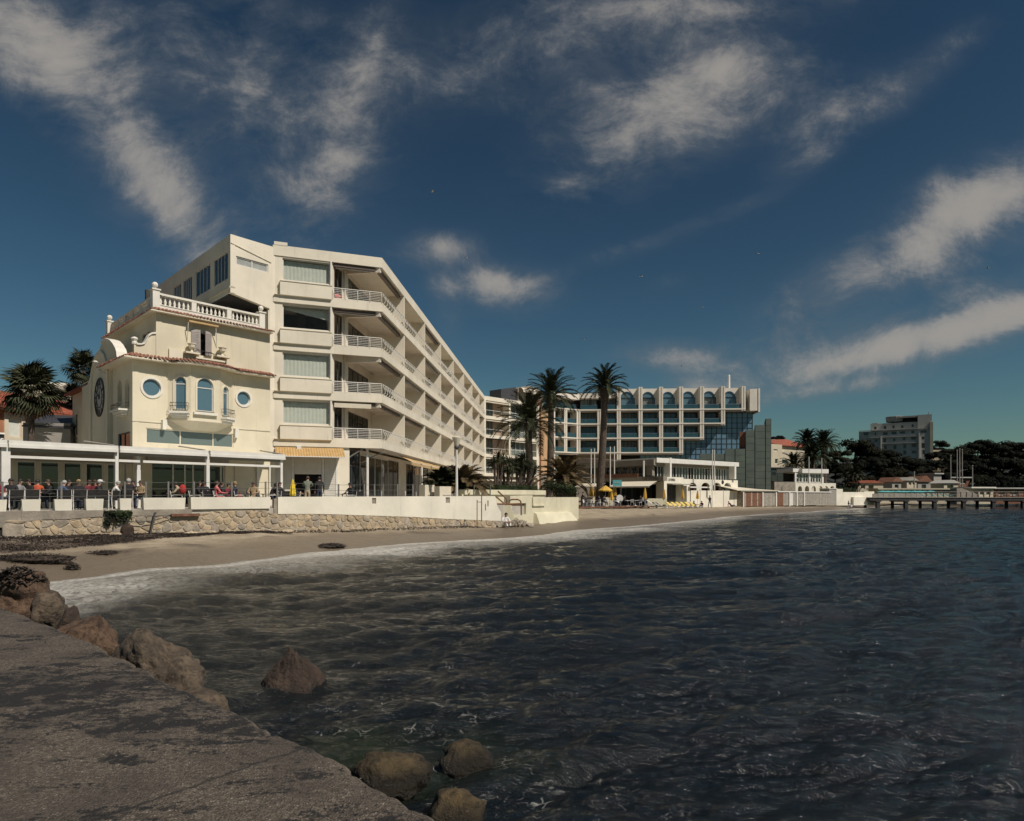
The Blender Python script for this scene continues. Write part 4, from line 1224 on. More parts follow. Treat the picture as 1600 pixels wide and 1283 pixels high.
for i, (p, zz) in enumerate(((pA, 0), (pB, 0), (pC - fd * .55, 0))):
    fr = Fr(p - fd * .001, p + fd); mb = MB(); mb.box(fr, -.19, .19, -.36, .03, z_p0, z_b1 + .12); mb.box(fr, -.24, .24, -.41, .08, z_b1 + .12, z_b1 + .2)
    pr = mb.build('corner_pier', M['white_trim'], villa); mb = MB(); c = fr.pt(0, -.16, z_b1 + .2); mb.lathe(c, [(.1, 0), (.06, .06), (.08, .1)], 8); mb.ball(c + Vector((0, 0, .24)), .17); mb.build('ball_finial', M['white_trim'], pr)
# glazed doors under the pavilion roof
window(V, doorsG[0], 0, villa, 'frame', 'glass', .09, .12, bars=(.39, .62, .78), name='sliding_door')
window(V, doorsG[1], 0, villa, 'frame', 'glass', .09, .12, bars=(.85,), name='sliding_door')
# lower rear wing with its own eave, left of the gable
mb = MB(); fr = Fr(S.pt(0, -.5, 0).xy + sd * 5.5, S.pt(0, -.5, 0).xy); z_r = S.Z(112, 612)
mb.box(fr, 0, 7.0, -5, 0, TZ, z_r); rw = mb.build('rear_wing', wallm, villa)
mb = MB(); mb.hexa([fr.pt(-.3, .5, z_r - .05), fr.pt(7.2, .5, z_r - .05), fr.pt(7.2, -5, z_r + .9), fr.pt(-.3, -5, z_r + .9), fr.pt(-.3, .5, z_r + .1), fr.pt(7.2, .5, z_r + .1), fr.pt(7.2, -5, z_r + 1.1), fr.pt(-.3, -5, z_r + 1.1)]); mb.build('wing_roof', M['red_roof'], villa)
for uu in (1.2, 3.2, 5.0):
    window(fr, rect(uu, uu + .8, TZ + 5, TZ + 6.7), .12, rw, 'cream_trim', 'glass', .08, .1)

# ------------------------------------------------------------------ the white apartment block
B1 = Vector((GX(427, 45.0), 45.0))
B0d = fd
kx = (360 - HX) / F
t0_ = (B1.x - kx * B1.y) / (fd.x - kx * fd.y)
B0 = B1 - fd * t0_
bd = Vector((.937, .351)).normalized()
kx = (597 - HX) / F
t1_ = (kx * B1.y - B1.x) / (bd.x - kx * bd.y)
B2 = B1 + bd * t1_
B3 = Vector((GX(757, 113.0), 113.0))
B4 = Vector((GX(840, 123.0), 123.0))
QA, QB, QC, QD = Fr(B0, B1), Fr(B1, B2), Fr(B2, B3), Fr(B3, B4)
if QC.n.x < 0: QC.n = -QC.n
blk = thing('apartment_block', 'long white apartment block with stacked recessed balconies receding along the beach', 'apartment block', (B2.x, B2.y, TZ))
FZ = [6.28, 9.50, 12.73, 15.95]; SOFF = 18.55; RT = 19.25
TH = .52
QL = Fr(B0 + sd * 14.5, B0)            # shaded left end of the top storey
bw_ = M['block']
back = [tuple((B4 + Vector((0, 14))).xy) if False else (B4.x, B4.y + 12), (B3.x - 13, B3.y + 12), (B2.x - 13, B2.y + 16), (B1.x - 9, B1.y + 12)]
main_front = [tuple(B1), tuple(B2), tuple(B3), tuple(B4)]
# roof slab with fascia, floor slabs with solid balcony upstand
mb = MB(); mb.slab(main_front + back, SOFF, RT); mb.build('roof_slab', bw_, blk)
mb = MB(); mb.box(QB, .05, .9, -.9, .02, RT, RT + .22); mb.build('roof_kerb', bw_, blk)
for z in FZ:
    mb = MB(); mb.slab(main_front + back, z - .30, z); mb.build('floor_slab', M['soffit'], blk)
    mb = MB()
    ub = QB.U(519)
    mb.box(QB, ub, QB.L, -.12, .04, z - TH, z + .10); mb.box(QC, 0.0, QC.L, -.12, .04, z - TH, z + .10); mb.box(QD, 0, QD.L, -.12, .04, z - TH, z + .02)
    mb.box(QB, .0, ub, -.4, .04, z - TH, z - .08)
    mb.build('slab_edge', bw_, blk)
# inner wall of the recessed balconies, with doors and windows
ID = 2.7
mb = MB()
inC = Fr(QC.pt(.3, -ID, 0).xy, QC.pt(QC.L, -ID, 0).xy); 
if inC.n.dot(QC.n) < 0: inC.n = -inC.n
xs = [632, 664, 689, 709, 725, 738, 749]
div_u = [QC.U(x) for x in xs] + [QC.L - .1]
bays = [(0.0, div_u[0])] + list(zip(div_u[:-1], div_u[1:]))
tops = FZ[1:] + [SOFF + TH]
inwall = []
holes = []
for (a, b_) in bays:
    for z, zt in zip(FZ, tops):
        w0 = max(.3, a - .3 + .8); w1 = b_ - .3 - 1.0
        holes.append((a, rect(w0, w1, z + .08, z + 2.25)))
mb.wall(inC, rect(0, inC.L, TZ + 4.0, SOFF), [h for _, h in holes], 0, .15); mb.build('balcony_back_wall', M['inner'], blk)
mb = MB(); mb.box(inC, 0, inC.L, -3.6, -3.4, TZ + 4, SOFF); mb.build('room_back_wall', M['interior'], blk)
for a, h in holes: window(inC, h, 0, blk, 'brown_frame', 'clear_glass', .08, .06, bars=(.25, .5, .75), curtain='curtain_grey' if R.random() < .6 else None, name='balcony_door')
# end wall of the corner balcony, with its own glazed door
ue = QB.U(519)
eB = Fr(QB.pt(ue, -.1, 0).xy, inC.pt(0, 0, 0).xy)
if eB.n.dot(QB.u) < 0: eB.n = -eB.n
ed = []
for z, zt in zip(FZ, tops): ed.append(rect(.25, eB.L - .5, z + .08, z + 2.35))
mb = MB(); mb.wall(eB, rect(0, eB.L, TZ + 4.0, SOFF), ed, 0, .15); mb.build('corner_balcony_wall', M['inner'], blk)
for h in ed: window(eB, h, 0, blk, 'brown_frame', 'clear_glass', .08, .06, bars=(.5,), name='balcony_door')
# angled wall between end wall and back wall plus ceiling beam
pE = eB.pt(eB.L, 0, 0).xy
mb = MB(); mb.box(eB, eB.L - .3, eB.L + .1, -.2, .10, TZ + 4.0, SOFF); mb.build('corner_pier', M['inner'], blk)
for zt in tops:
    mb = MB(); c0 = Vector((pE.x, pE.y)); c1 = B2 - (QB.n + QC.n).normalized() * .15; fr = Fr(c0, c1)
    mb.box(fr, 0, fr.L, -.12, .12, zt - TH - .32, zt - .29 if zt < 18 else SOFF + .01); mb.build('ceiling_beam', M['soffit'], blk)
# divider walls between balconies: one per bay and storey
for k, u in enumerate(div_u):
    for z, zt in zip(FZ, tops):
        mb = MB(); dfr = Fr(QC.pt(u, 0, 0).xy, QC.pt(u, -ID, 0).xy)
        mb.box(dfr, 0.0, ID + .05, -.11, .11, z + .002, zt - TH + (.0 if zt < 18 else 0.02)); mb.build('balcony_divider', bw_, blk)
# facade beam line down the outer edge of dividers is the divider end itself; railings with bowed white bars
def rail_bow(mb, fr, u0, u1, z, step=.62, h=.72):
    n_ = max(2, int((u1 - u0) / step))
    for i in range(n_ + 1):
        u = u0 + (u1 - u0) * i / n_
        mb.path([fr.pt(u, .02, z - .04), fr.pt(u, .17, z + .10), fr.pt(u, .20, z + .30), fr.pt(u, .06, z + .55), fr.pt(u, .02, z + h)], .032, 4)
    mb.path([fr.pt(u0, .02, z + h), fr.pt(u1, .02, z + h)], .035, 5)
for bi, (a, b_) in enumerate(bays):
    for z in FZ:
        mb = MB(); rail_bow(mb, QC, a + .18, b_ - .25, z + .08); mb.build('bowed_railing', M['white_metal'], blk)
for z in FZ:
    mb = MB(); u0, u1 = ue + .05, QB.L - .03
    for i in range(7): mb.tube(QB.pt(u0, .02, z + .12 + .115 * i), QB.pt(u1, .02, z + .12 + .115 * i), .016 if i < 6 else .03, seg=5)
    for i in range(5): u = u0 + (u1 - u0) * i / 4; mb.path([QB.pt(u, .05, z + .05), QB.pt(u, .05, z + .5), QB.pt(u, -.02, z + .84)], .024, 5)
    mb.build('bar_railing', M['white_metal'], blk)
# retracted awnings under some slabs
for bi, (a, b_) in enumerate(bays[:5]):
    for zi, zt in enumerate(tops):
        if R.random() < .66 or bi == 0 and zi != 1:
            mb = MB(); z = zt - TH - .03; mb.box(QC, a + .5, b_ - .5, -.5, -.22, z - .22, z - .02)
            for q in range(3):
                u = a + .9 + (b_ - a - 1.8) * q / 2; mb.tube(QC.pt(u, -.36, z - .12), QC.pt(u + .7, -.20, z - .26), .035, seg=5)
            mb.build('folded_awning', M['brown_frame'] if R.random() < .65 else M['awning_grey'], blk)
for zi, zt in enumerate(tops):
    if zi == 1: continue
    mb = MB(); z = zt - TH - .02; mb.box(QB, ue + .15, QB.L - .45, -.34, -.12, z - .24, z - .03); aw = mb.build('folded_awning', M['brown_frame'], blk)
    if zi == 0:
        mb = MB(); mb.box(QB, ue + .15, QB.L - .75, -.12, -.06, z - .42, z - .1); mb.build('valance', M['awning_cream'], aw)
    else:
        mb = MB(); mb.tube(QB.pt(ue + .25, -.2, z - .30), QB.pt(QB.L - .6, -.2, z - .30), .03, seg=5); mb.build('front_bar', M['white_metal'], aw)
# window bay on the front: big panes over projecting spandrels
uw0, uw1 = QB.U(441.5), QB.U(515.5)
fh = []
for i, (z, zt) in enumerate(zip(FZ, tops)):
    fh.append(rect(uw0, uw1, z + 1.02, zt - TH - .10))
mb = MB(); mb.wall(QB, rect(0, ue, TZ + 4.0, SOFF), fh, -.06, .3); mb.build('front_wall', bw_, blk)
for i, h in enumerate(fh):
    w = window(QB, h, -.06, blk, 'frame', 'clear_glass', .07, .14, curtain='curtain' if i != 2 else None, name='picture_window')
    if i == 2:
        mb = MB(); za = h[0][1]; zb_ = h[2][1]
        mb.prism(QB, [(uw0, zb_), (uw0, zb_ - .2), (uw1, zb_ - .75), (uw1, zb_)], -.55, -.5); mb.build('curtain', M['curtain'], w)
    z = FZ[i]
    mb = MB(); mb.box(QB, QB.U(437.5), QB.U(518), -.05, .20, z - .05, z + .86); sp_ = mb.build('spandrel', bw_, blk)
    mb = MB(); mb.box(QB, QB.U(437), QB.U(518.6), -.04, .24, z + .862, z + .90); mb.build('drip_edge', M['cream_trim'], sp_)
    mb = MB(); mb.hexa([QB.pt(QB.U(428), .03, z - .10), QB.pt(uw1 + .1, .03, z - .10), QB.pt(uw1 + .1, -.06, z - .10), QB.pt(QB.U(430), -.06, z - .10), QB.pt(QB.U(428), .18, z - .05), QB.pt(uw1 + .1, .18, z - .05), QB.pt(uw1 + .1, -.06, z - .05), QB.pt(QB.U(430), -.06, z - .05)]); mb.build('ledge', M['cream_trim'], blk)
mb = MB(); mb.box(QB, uw1 + .03, ue - .02, -.30, .02, TZ + 4.0, SOFF); mb.build('corner_post', M['white_metal'], blk)
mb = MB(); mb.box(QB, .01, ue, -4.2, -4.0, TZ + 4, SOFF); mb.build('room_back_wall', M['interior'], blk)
mb = MB(); mb.box(QB, .1, .25, -4.2, -.4, TZ + 4, SOFF); mb.build('room_side_wall', M['inner'], blk)
# angled end piece at top left, overhanging the villa terrace
zq0 = QA.Z(361, 474)
hw = rect(QA.U(369), QA.U(419), QA.Z(394, 420), QA.Z(394, 406.5))
zqb = QA.Z(361, 457); mb = MB(); mb.wall(QA, [(0, zqb), (QA.U(421), QA.Z(421, 482)), (QA.U(421.5), QA.Z(421, 515)), (QA.L + .12, QA.Z(424, 515)), (QA.L + .12, QA.Z(361, 366)), (0, QA.Z(361, 366))], [hw], 0, .3); ew = mb.build('end_wall', bw_, blk)
window(QA, hw, 0, blk, 'frame', 'curtain_grey', .08, .10, bars=(.5,))
mb = MB(); zc0, zc1 = QA.Z(362, 379), QA.Z(362, 377.3)
mb.hexa([QA.pt(.02, 0, zc0), QA.pt(QA.L - .15, 0, zc0 - .55), QA.pt(QA.L - .15, 0, zc0 - .60), QA.pt(.02, 0, zc0 - .05)] + [QA.pt(.02, .05, zc0), QA.pt(QA.L - .15, .05, zc0 - .55), QA.pt(QA.L - .15, .05, zc0 - .60), QA.pt(.02, .05, zc0 - .05)]); mb.build('drip_moulding', M['cream_trim'], blk)
lz0, lz1 = zq0 + .1, QA.Z(361, 366)
lw = []
for x0, x1 in ((334, 356), (306, 328.5), (286, 300), (271, 283)):
    a, b_ = QL.U(x0), QL.U(x1); lw.append(rect(a, b_, lz0 + 1.55, lz0 + 3.35))
mb = MB(); mb.wall(QL, rect(0, QL.L, zqb, lz1), lw, 0, .3); mb.build('left_end_wall', bw_, blk)
for h in lw: window(QL, h, 0, blk, 'frame', 'glass', .07, .08, bars=(.25, .5, .75))
mb = MB(); f4 = [tuple(p_ - QA.n * .08 + fd * w_) for p_, w_ in ((B0, .08), (B1, -.02), (B1 + sd * 14, -.02), (B0 + sd * 14, .08))]
mb.slab(f4, zqb + .02, zqb + .3); mb.slab(f4, lz1 - .35, lz1 - .02); mb.build('end_floor', M['soffit'], blk)
mb = MB(); mb.slab([tuple(Vector(p_) - QA.n * .3) for p_ in f4], zqb - .12, zqb + .015); mb.build('dark_soffit_sheet', M['dark_frame'], blk)  # dark sheet added below the pale soffit, painting the shade under the overhang
mb = MB(); mb.box(QL, .05, QL.L, -.3, .05, zqb + .30, zqb + .40); mb.build('string_course', M['cream_trim'], blk)
# dark recess under the overhang and the block wall behind the villa
g0 = Fr(B1 + sd * 3.4 - fd * 7, B1 + sd * 3.4)
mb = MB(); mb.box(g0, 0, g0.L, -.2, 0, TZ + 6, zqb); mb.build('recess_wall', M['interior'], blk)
mb = MB(); g1 = Fr(B1 - fd * .35, B1); mb.box(g1, 0, .5, -4, -.02, TZ, lz0); mb.build('corner_pilaster', bw_, blk)
mb = MB()
u, z = QA.U(372), lz0 - .3
mb.tube(QA.pt(QA.U(384), -1.5, lz0), QA.pt(QA.U(376), -1.2, lz0 - 1.3), .06); mb.tube(QA.pt(QA.U(366), -.8, lz0 - .1), QA.pt(QA.U(366), -.8, lz0 - 1.8), .05); mb.tube(QA.pt(QA.U(366), -.8, lz0 - .15), QA.pt(QA.U(405), -.8, lz0 - .6), .04); mb.build('awning_struts', M['steel'], blk)
# ground floor: grey shutters, kiosk hatch, corner glazing and shop fronts under the overhang
gz1 = FZ[0] - TH
GB = QB.shift(-.10)
hatch = rect(GB.U(460), GB.U(502.5), TZ, GB.Z(480, 741)); 
mb = MB(); mb.wall(GB, rect(0, GB.U(527), TZ - .1, gz1), [hatch], 0, .2); mb.build('ground_wall', M['roller'], blk)
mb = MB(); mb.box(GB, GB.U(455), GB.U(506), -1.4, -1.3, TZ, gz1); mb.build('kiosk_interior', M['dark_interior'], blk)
for x0, x1, yb in ((445, 456, 776), (460, 502.5, 741), (507, 525, 776)):
    zz = GB.Z(480, yb) if yb < 776 else TZ; mb = MB(); n_ = int((gz1 - .35 - zz) / .16)
    for k in range(n_): mb.box(GB, GB.U(x0), GB.U(x1), .0, .035, zz + .16 * k + .012, zz + .16 * (k + 1))
    mb.build('roller_shutter', M['roller'], blk)
for x in (457.5, 504.8, 526):
    mb = MB(); mb.box(GB, GB.U(x - 1.4), GB.U(x + 1.4), 0, .07, TZ, gz1); mb.build('shutter_guide', M['white_metal'], blk)
mb = MB(); mb.box(GB, GB.U(527), GB.U(546), -.5, 0.0, TZ, gz1); mb.build('white_pier', bw_, blk)
ga = Fr(QC.pt(1.5, -2.1, 0).xy, QC.pt(QC.L, -2.1, 0).xy)
if ga.n.dot(QC.n) < 0: ga.n = -ga.n
gp = GB.pt(GB.U(546), -.3, 0).xy
gb_ = Fr(gp, ga.pt(0, 0, 0).xy)
if gb_.n.dot(QB.n) < 0: gb_.n = -gb_.n
window(gb_, rect(0.02, gb_.L, TZ, gz1 - .1), 0, blk, 'dark_frame', 'glass', .07, .0, bars=(.2, .7), rails=(.72,), name='shop_window')
x_b = [606, 622, 634, 645, 655, 668, 685, 702, 720, 738, 752]
us_ = [0.02] + [max(.1, ga.U(x)) for x in x_b] + [ga.L]
us_ = sorted(us_)
for i in range(len(us_) - 1):
    if us_[i + 1] - us_[i] < .4: continue
    if i % 4 == 2:
        mb = MB(); mb.box(ga, us_[i] + .04, us_[i + 1], -.1, .04, TZ, gz1); mb.build('shop_pier', M['inner'], blk)
    else: window(ga, rect(us_[i] + .04, us_[i + 1], TZ, gz1 - .3), 0, blk, 'dark_frame' if i % 2 else 'frame', 'glass', .08, .0, bars=(.5,) if us_[i + 1] - us_[i] < 5 else (.25, .5, .75), name='shop_window')
mb = MB(); mb.box(ga, 0, ga.L, -.2, .03, gz1 - .3, gz1); mb.build('shop_fascia', M['soffit'], blk)
for x in (574, 659, 716):
    mb = MB(); d_ = .9 if x == 574 else .25
    if x == 574: c = QB.pt(QB.U(574, -.5), -.5, 0)
    else: c = QC.pt(QC.U(x, -.3), -.3, 0)
    mb.tube((c.x, c.y, TZ), (c.x, c.y, gz1), .10, seg=10); mb.build('column', M['white_metal'], blk)
mb = MB(); mb.tube(QB.pt(QB.U(545), -.2, gz1 - .7), QB.pt(QB.U(567), -.15, gz1 - .05), .05); mb.tube(QB.pt(QB.U(575), -.5, gz1 - .75), QB.pt(QB.U(605), -.6, gz1 - .15), .04); mb.build('ceiling_pipe', M['steel'], blk)
# ochre awnings: one big over the kiosk, a row of small ones along the shops
def awning(name, fr, u0, u1, n0, n1, z0, z1, m, parent, val=.16, ribs=0):
    mb = MB(); th = .03
    mb.hexa([fr.pt(u0, n1, z1), fr.pt(u1, n1, z1), fr.pt(u1, n0, z0), fr.pt(u0, n0, z0), fr.pt(u0, n1, z1 + th), fr.pt(u1, n1, z1 + th), fr.pt(u1, n0, z0 + th), fr.pt(u0, n0, z0 + th)])
    o = mb.build(name, m, parent)
    if val:
        mb = MB(); mb.box(fr, u0, u1, n1 - .01, n1 + .02, z1 - val, z1 + .0); mb.build('valance', m, o)
    mb = MB()
    for u in (u0 + .25, u1 - .25): mb.tube(fr.pt(u, n0, z0 - .35), fr.pt(u, n1 - .05, z1 - .02), .022, seg=5)
    mb.tube(fr.pt(u0, n1 - .02, z1 + .01), fr.pt(u1, n1 - .02, z1 + .01), .035, seg=6)
    mb.build('awning_frame', M['white_metal'], o)
    if ribs:
        mb = MB()
        for i in range(ribs):
            u = u0 + (u1 - u0) * (i + .5) / ribs
            mb.hexa([fr.pt(u - .035, n1, z1 + th), fr.pt(u + .035, n1, z1 + th), fr.pt(u + .035, n0, z0 + th), fr.pt(u - .035, n0, z0 + th), fr.pt(u - .035, n1, z1 + th + .012), fr.pt(u + .035, n1, z1 + th + .012), fr.pt(u + .035, n0, z0 + th + .012), fr.pt(u - .035, n0, z0 + th + .012)])
        mb.build('stripes', M['stripe'], o, kind='stuff')
    return o
awning('kiosk_awning', QB, QB.U(430), QB.U(536), 0.02, 1.5, gz1 - .10, gz1 - .78, M['awning_orange'], blk, .0, 26)
mb = MB(); u, z = QB.uz(467, 701); mb.box(QB, u - .15, u + .15, .02, .3, z - .12, z + .15); mb.build('flood_lamp', M['white_metal'], blk)
for x0, x1 in ((631, 647), (648, 663), (664, 678), (679, 691), (692, 703)):
    u0, u1 = QC.U(x0), QC.U(x1)
    awning('shop_awning', QC, u0, u1 - .3, -.4, .65, gz1 - .1, gz1 - .62, M['awning_orange'], blk, .25)
# end wing facing the sea at the far end of the block
wd_ = QD.U(796.5)
for z, zt in zip(FZ, tops):
    for j, (a, b_) in enumerate(((.35, wd_ - .2), (wd_ + .2, QD.L - .3))):
        inn = QD.shift(-1.6 if j == 0 else -.9)
        w = window(inn, rect(a, b_, z + .02, zt - TH + .0), 0, blk, 'brown_frame' if j == 0 else 'frame', 'clear_glass', .08, .05, bars=(.2, .4, .62) if j == 0 else (.17, .33, .5, .67, .83), curtain='curtain_grey', name='wing_window')
        if j == 0:
            mb = MB(); mb.box(inn, a + (b_ - a) * .56, b_, -.03, .06, z, zt - TH); mb.build('wing_panel', M['taupe_roof'], blk)
        mb = MB(); mb.box(QD, a - .1, b_ + .1, -.06, -.03, z + .02, z + .95); g_ = mb.build('glass_balustrade', M['clear_glass'], blk)
        mb = MB(); mb.tube(QD.pt(a - .1, -.045, z + .98), QD.pt(b_ + .1, -.045, z + .98), .035)
        for q in range(4): u = a + (b_ - a) * q / 3; mb.tube(QD.pt(u, -.02, z), QD.pt(u, -.02, z + .97), .025, seg=5)
        mb.build('handrail', M['white_metal'], g_)
        if R.random() < .6 and not (j == 1 and z > 15):
            mb = MB(); mb.box(QD, a, b_, -.6, -.1, zt - TH - .28, zt - TH - .05); mb.build('folded_awning', M['awning_cream'], blk)
    mb = MB(); mb.box(QD, -.05, .30, -2, .02, z + .0, zt - TH); mb.box(QD, wd_ - .2, wd_ + .2, -1.9, .02, z, zt - TH); mb.box(QD, QD.L - .3, QD.L, -2, .02, z, zt - TH); mb.build('wing_pier', bw_, blk)
mb = MB(); mb.box(QD, -.3, QD.L, -5, -4.5, TZ, SOFF); mb.build('wing_back_wall', M['interior'], blk)
mb = MB(); mb.box(QD, .3, QD.L, -1.4, -1.2, TZ, FZ[0] - TH); mb.build('wing_ground_wall', M['taupe'], blk)
mb = MB(); mb.box(QD, .1, QD.L - .5, -.2, .5, FZ[0] - TH - .8, FZ[0] - TH - .55); mb.build('wing_canopy', M['awning_cream'], blk)
mb = MB(); mb.box(QD, QD.L, QD.L + .35, -12, .01, TZ, RT); mb.build('wing_end_wall', bw_, blk)
# rooftop plant room: glass shed with barrel awnings
u0, u1 = QD.U(783, -6), QD.U(806, -6)
mb = MB(); mb.hexa([QD.pt(u0, -6, RT), QD.pt(u1, -6, RT), QD.pt(u1, -9, RT), QD.pt(u0, -9, RT), QD.pt(u0, -6, QD.Z(790, 609, -6)), QD.pt(u1, -6, QD.Z(800, 604, -6)), QD.pt(u1, -9, QD.Z(800, 604, -6)), QD.pt(u0, -9, QD.Z(790, 609, -6))]); pr = mb.build('roof_lantern', M['dark_frame'], blk)
mb = MB(); u2 = QD.U(846, -6)
mb.prism(QD, [(u1, RT), (u2, RT), (u2, QD.Z(840, 612, -6))] + [(u1 + (u2 - u1) * (1 - i / 8), QD.Z(820, 610, -6) + .9 * math.sin(math.pi * i / 8)) for i in range(9)], -9, -5.5); mb.build('barrel_roof', M['taupe'], blk)
for k in range(2):
    a = u1 + .3 + 2.2 * k; zc = QD.Z(815, 615, -6); mb = MB()
    pl = [(0.0, 0.0)] + [(.0 + 1.0 * math.sin(t_), 1.3 * math.cos(t_)) for t_ in [x * math.pi / 2 / 5 for x in range(6)]]
    pts = []
    for uu in (a, a + 1.9):
        for i in range(6): t_ = i * math.pi / 10; pts.append(QD.pt(uu, -5.5 + 1.2 * math.sin(t_), zc + 1.0 * math.cos(t_)))
    mb.add(pts, [(i, i + 1, 7 + i, 6 + i) for i in range(5)]); mb.build('barrel_awning', M['awning_cream'], blk)
# ------------------------------------------------------------------ terrace pavilion in front of the villa
PV = Fr((GX(12.7, 29.7), 29.7), (GX(446, 40.0), 40.0))
pav = thing('terrace_pavilion', 'white flat roofed terrace canopy on slim posts in front of the villa', 'pavilion', (PV.o.x, PV.o.y, TZ))
zf = PV.Z(230, 704) ; PU = PV.U
ul, ur = -3.2, PU(445)
vz = zf + .35
VB = V                                               # back line = villa front plane
mb = MB()
fu = [(ul, 0), (ur, 0)]
a0 = PV.pt(ul, -.2, 0).xy; a1 = PV.pt(ur, -.2, 0).xy; b1_ = V.pt(VL - .3, .05, 0).xy; b0_ = V.pt(-7.5, .05, 0).xy
mb.hexa([Vector((*a0, zf - .05)), Vector((*a1, zf - .05)), Vector((*b1_, vz - .05)), Vector((*b0_, vz - .05)), Vector((*a0, zf + .03)), Vector((*a1, zf + .03)), Vector((*b1_, vz + .06)), Vector((*b0_, vz + .06))])
mb.build('roof_panel', M['white_metal'], pav)
px_posts = [(10, 14, .0), (183.5, 5, 0), (222, 6, -.35), (326, 5, 0), (441, 3.5, 0)]
cass = [(-40, 11), (13, 184), (187, 325), (328, 445)]
for x0, x1 in cass:
    mb = MB(); mb.box(PV, PU(x0), PU(x1), -.28, .06, zf - .06, zf + .16); mb.box(PV, PU(x0), PU(x1), -.24, .09, zf - .16, zf - .02); c_ = mb.build('awning_cassette', M['white_metal'], pav)
    mb = MB(); mb.box(PV, PU(x0) + .1, PU(x1) - .1, -.20, -.16, zf - .30, zf - .16); mb.build('valance', M['awning_grey'], c_)  # grey strip whose colour stands in for the shade gap below the cassette
    if x0 > 0:
        u = PU(x1) - .35; mb = MB(); mb.hexa([PV.pt(u - 1.1, -.05, zf + .30), PV.pt(u + .2, .05, zf + .17), PV.pt(u + .2, -.3, zf + .17), PV.pt(u - 1.1, -.3, zf + .30), PV.pt(u - 1.1, -.05, zf + .34), PV.pt(u + .2, .05, zf + .20), PV.pt(u + .2, -.3, zf + .20), PV.pt(u - 1.1, -.3, zf + .34)]); mb.build('roof_bracket', M['awning_grey'], pav)
for x0, x1 in ((17, 181), (187, 220), (225, 325), (328, 440)):
    mb = MB(); mb.box(PV, PU(x0), PU(x1), -.24, -.10, zf - .62, zf - .50); mb.build('crossbar', M['white_metal'], pav)
for x, w, n_ in px_posts:
    mb = MB(); mb.box(PV, PU(x - w / 2), PU(x + w / 2), n_ - .28, n_ - .06, TZ, zf - .02); mb.build('post', M['white_metal'], pav)
# glazed frontage behind the diners, left of the villa corner
mb = MB(); wins = []
for x0, x1 in ((-30, -6), (26, 56), (63, 92.5), (99.5, 127.5), (134, 161), (167.5, 181), (193, 197)):
    wins.append(rect(V.U(x0), V.U(x1), TZ + .25, V.Z(100, 722.5)))
mb.wall(V, rect(-9.5, -.02, TZ - .1, vz - .05), wins, .02, .25); fr_o = mb.build('frontage', M['awning_cream'], pav)
for w_ in wins[:-1]: window(V, w_, .02, pav, 'white_metal', 'glass', .05, .08, name='shop_window')
mb = MB(); mb.box(V, -9.5, -.02, .03, .18, V.Z(100, 721), vz - .1); mb.build('blind_box', M['awning_grey'], pav)
mb = MB(); mb.box(V, V.U(228), V.U(355), .03, .24, TZ + 2.62, TZ + 3.0); mb.build('shutter_box', M['awning_grey'], pav)
mb = MB(); mb.box(V, V.U(366), V.U(395), .02, .06, TZ + .05, TZ + 2.5); mb.build('menu_panel', M['awning_cream'], pav)
mb = MB(); mb.ring(V, rect(V.U(400), V.U(421), TZ, TZ + 2.6), rect(V.U(403), V.U(419), TZ + .01, TZ + 2.5), .0, .15); mb.build('side_doorway', M['white_metal'], pav)
# black sign with white script at the picture edge
sg = thing('shop_sign', 'black board with white script lettering on the roof at left picture edge', 'sign', PV.pt(PU(-2), -1.2, zf + .3))
mb = MB(); fr = PV.shift(-1.2); u0, u1 = fr.U(-40), fr.U(6.5); z0, z1 = fr.Z(0, 693), fr.Z(0, 678.5); mb.box(fr, u0, u1, -.06, 0, z0, z1); mb.build('board', M['sign_black'], sg)
mb = MB(); put_text(mb, fr, 'us', fr.U(-1.5), (z0 + z1) / 2 - .05, (z1 - z0) * 1.05, .005, .08, 1.0, .015); mb.build('lettering', M['letter_white'], sg)
mb = MB(); mb.box(fr, u0, u1, -.3, .1, z1, z1 + .07); mb.box(fr, u0, u1, -.3, .1, z0 - .08, z0); mb.build('sign_frame', M['white_metal'], sg)

# slim railing with wires along the terrace edge
rl = thing('terrace_railing', 'slim wooden post and wire railing along the terrace behind the white planters', 'railing', E.pt(10, -.5, TZ))
RO = -.5
posts = [-20, 4, 96, 195, 228, 263, 303, 362, 415, 433, 529, 569, 585, 621, 645]
for x in posts:
    u = E.U(x, RO); mb = MB(); mb.box(E, u - .035, u + .035, RO - .035, RO + .035, TZ, E.Z(x, 752.5 if x < 500 else 756.5, RO)); mb.build('post', M['steel'], rl)
for i in range(3):
    mb = MB(); pts = [E.pt(E.U(x, RO), RO, E.Z(x, (752.5 if x < 500 else 756.5), RO) - .05 - .30 * i) for x in posts]; mb.path(pts, .009, 4); mb.build('wire', M['steel'], rl)

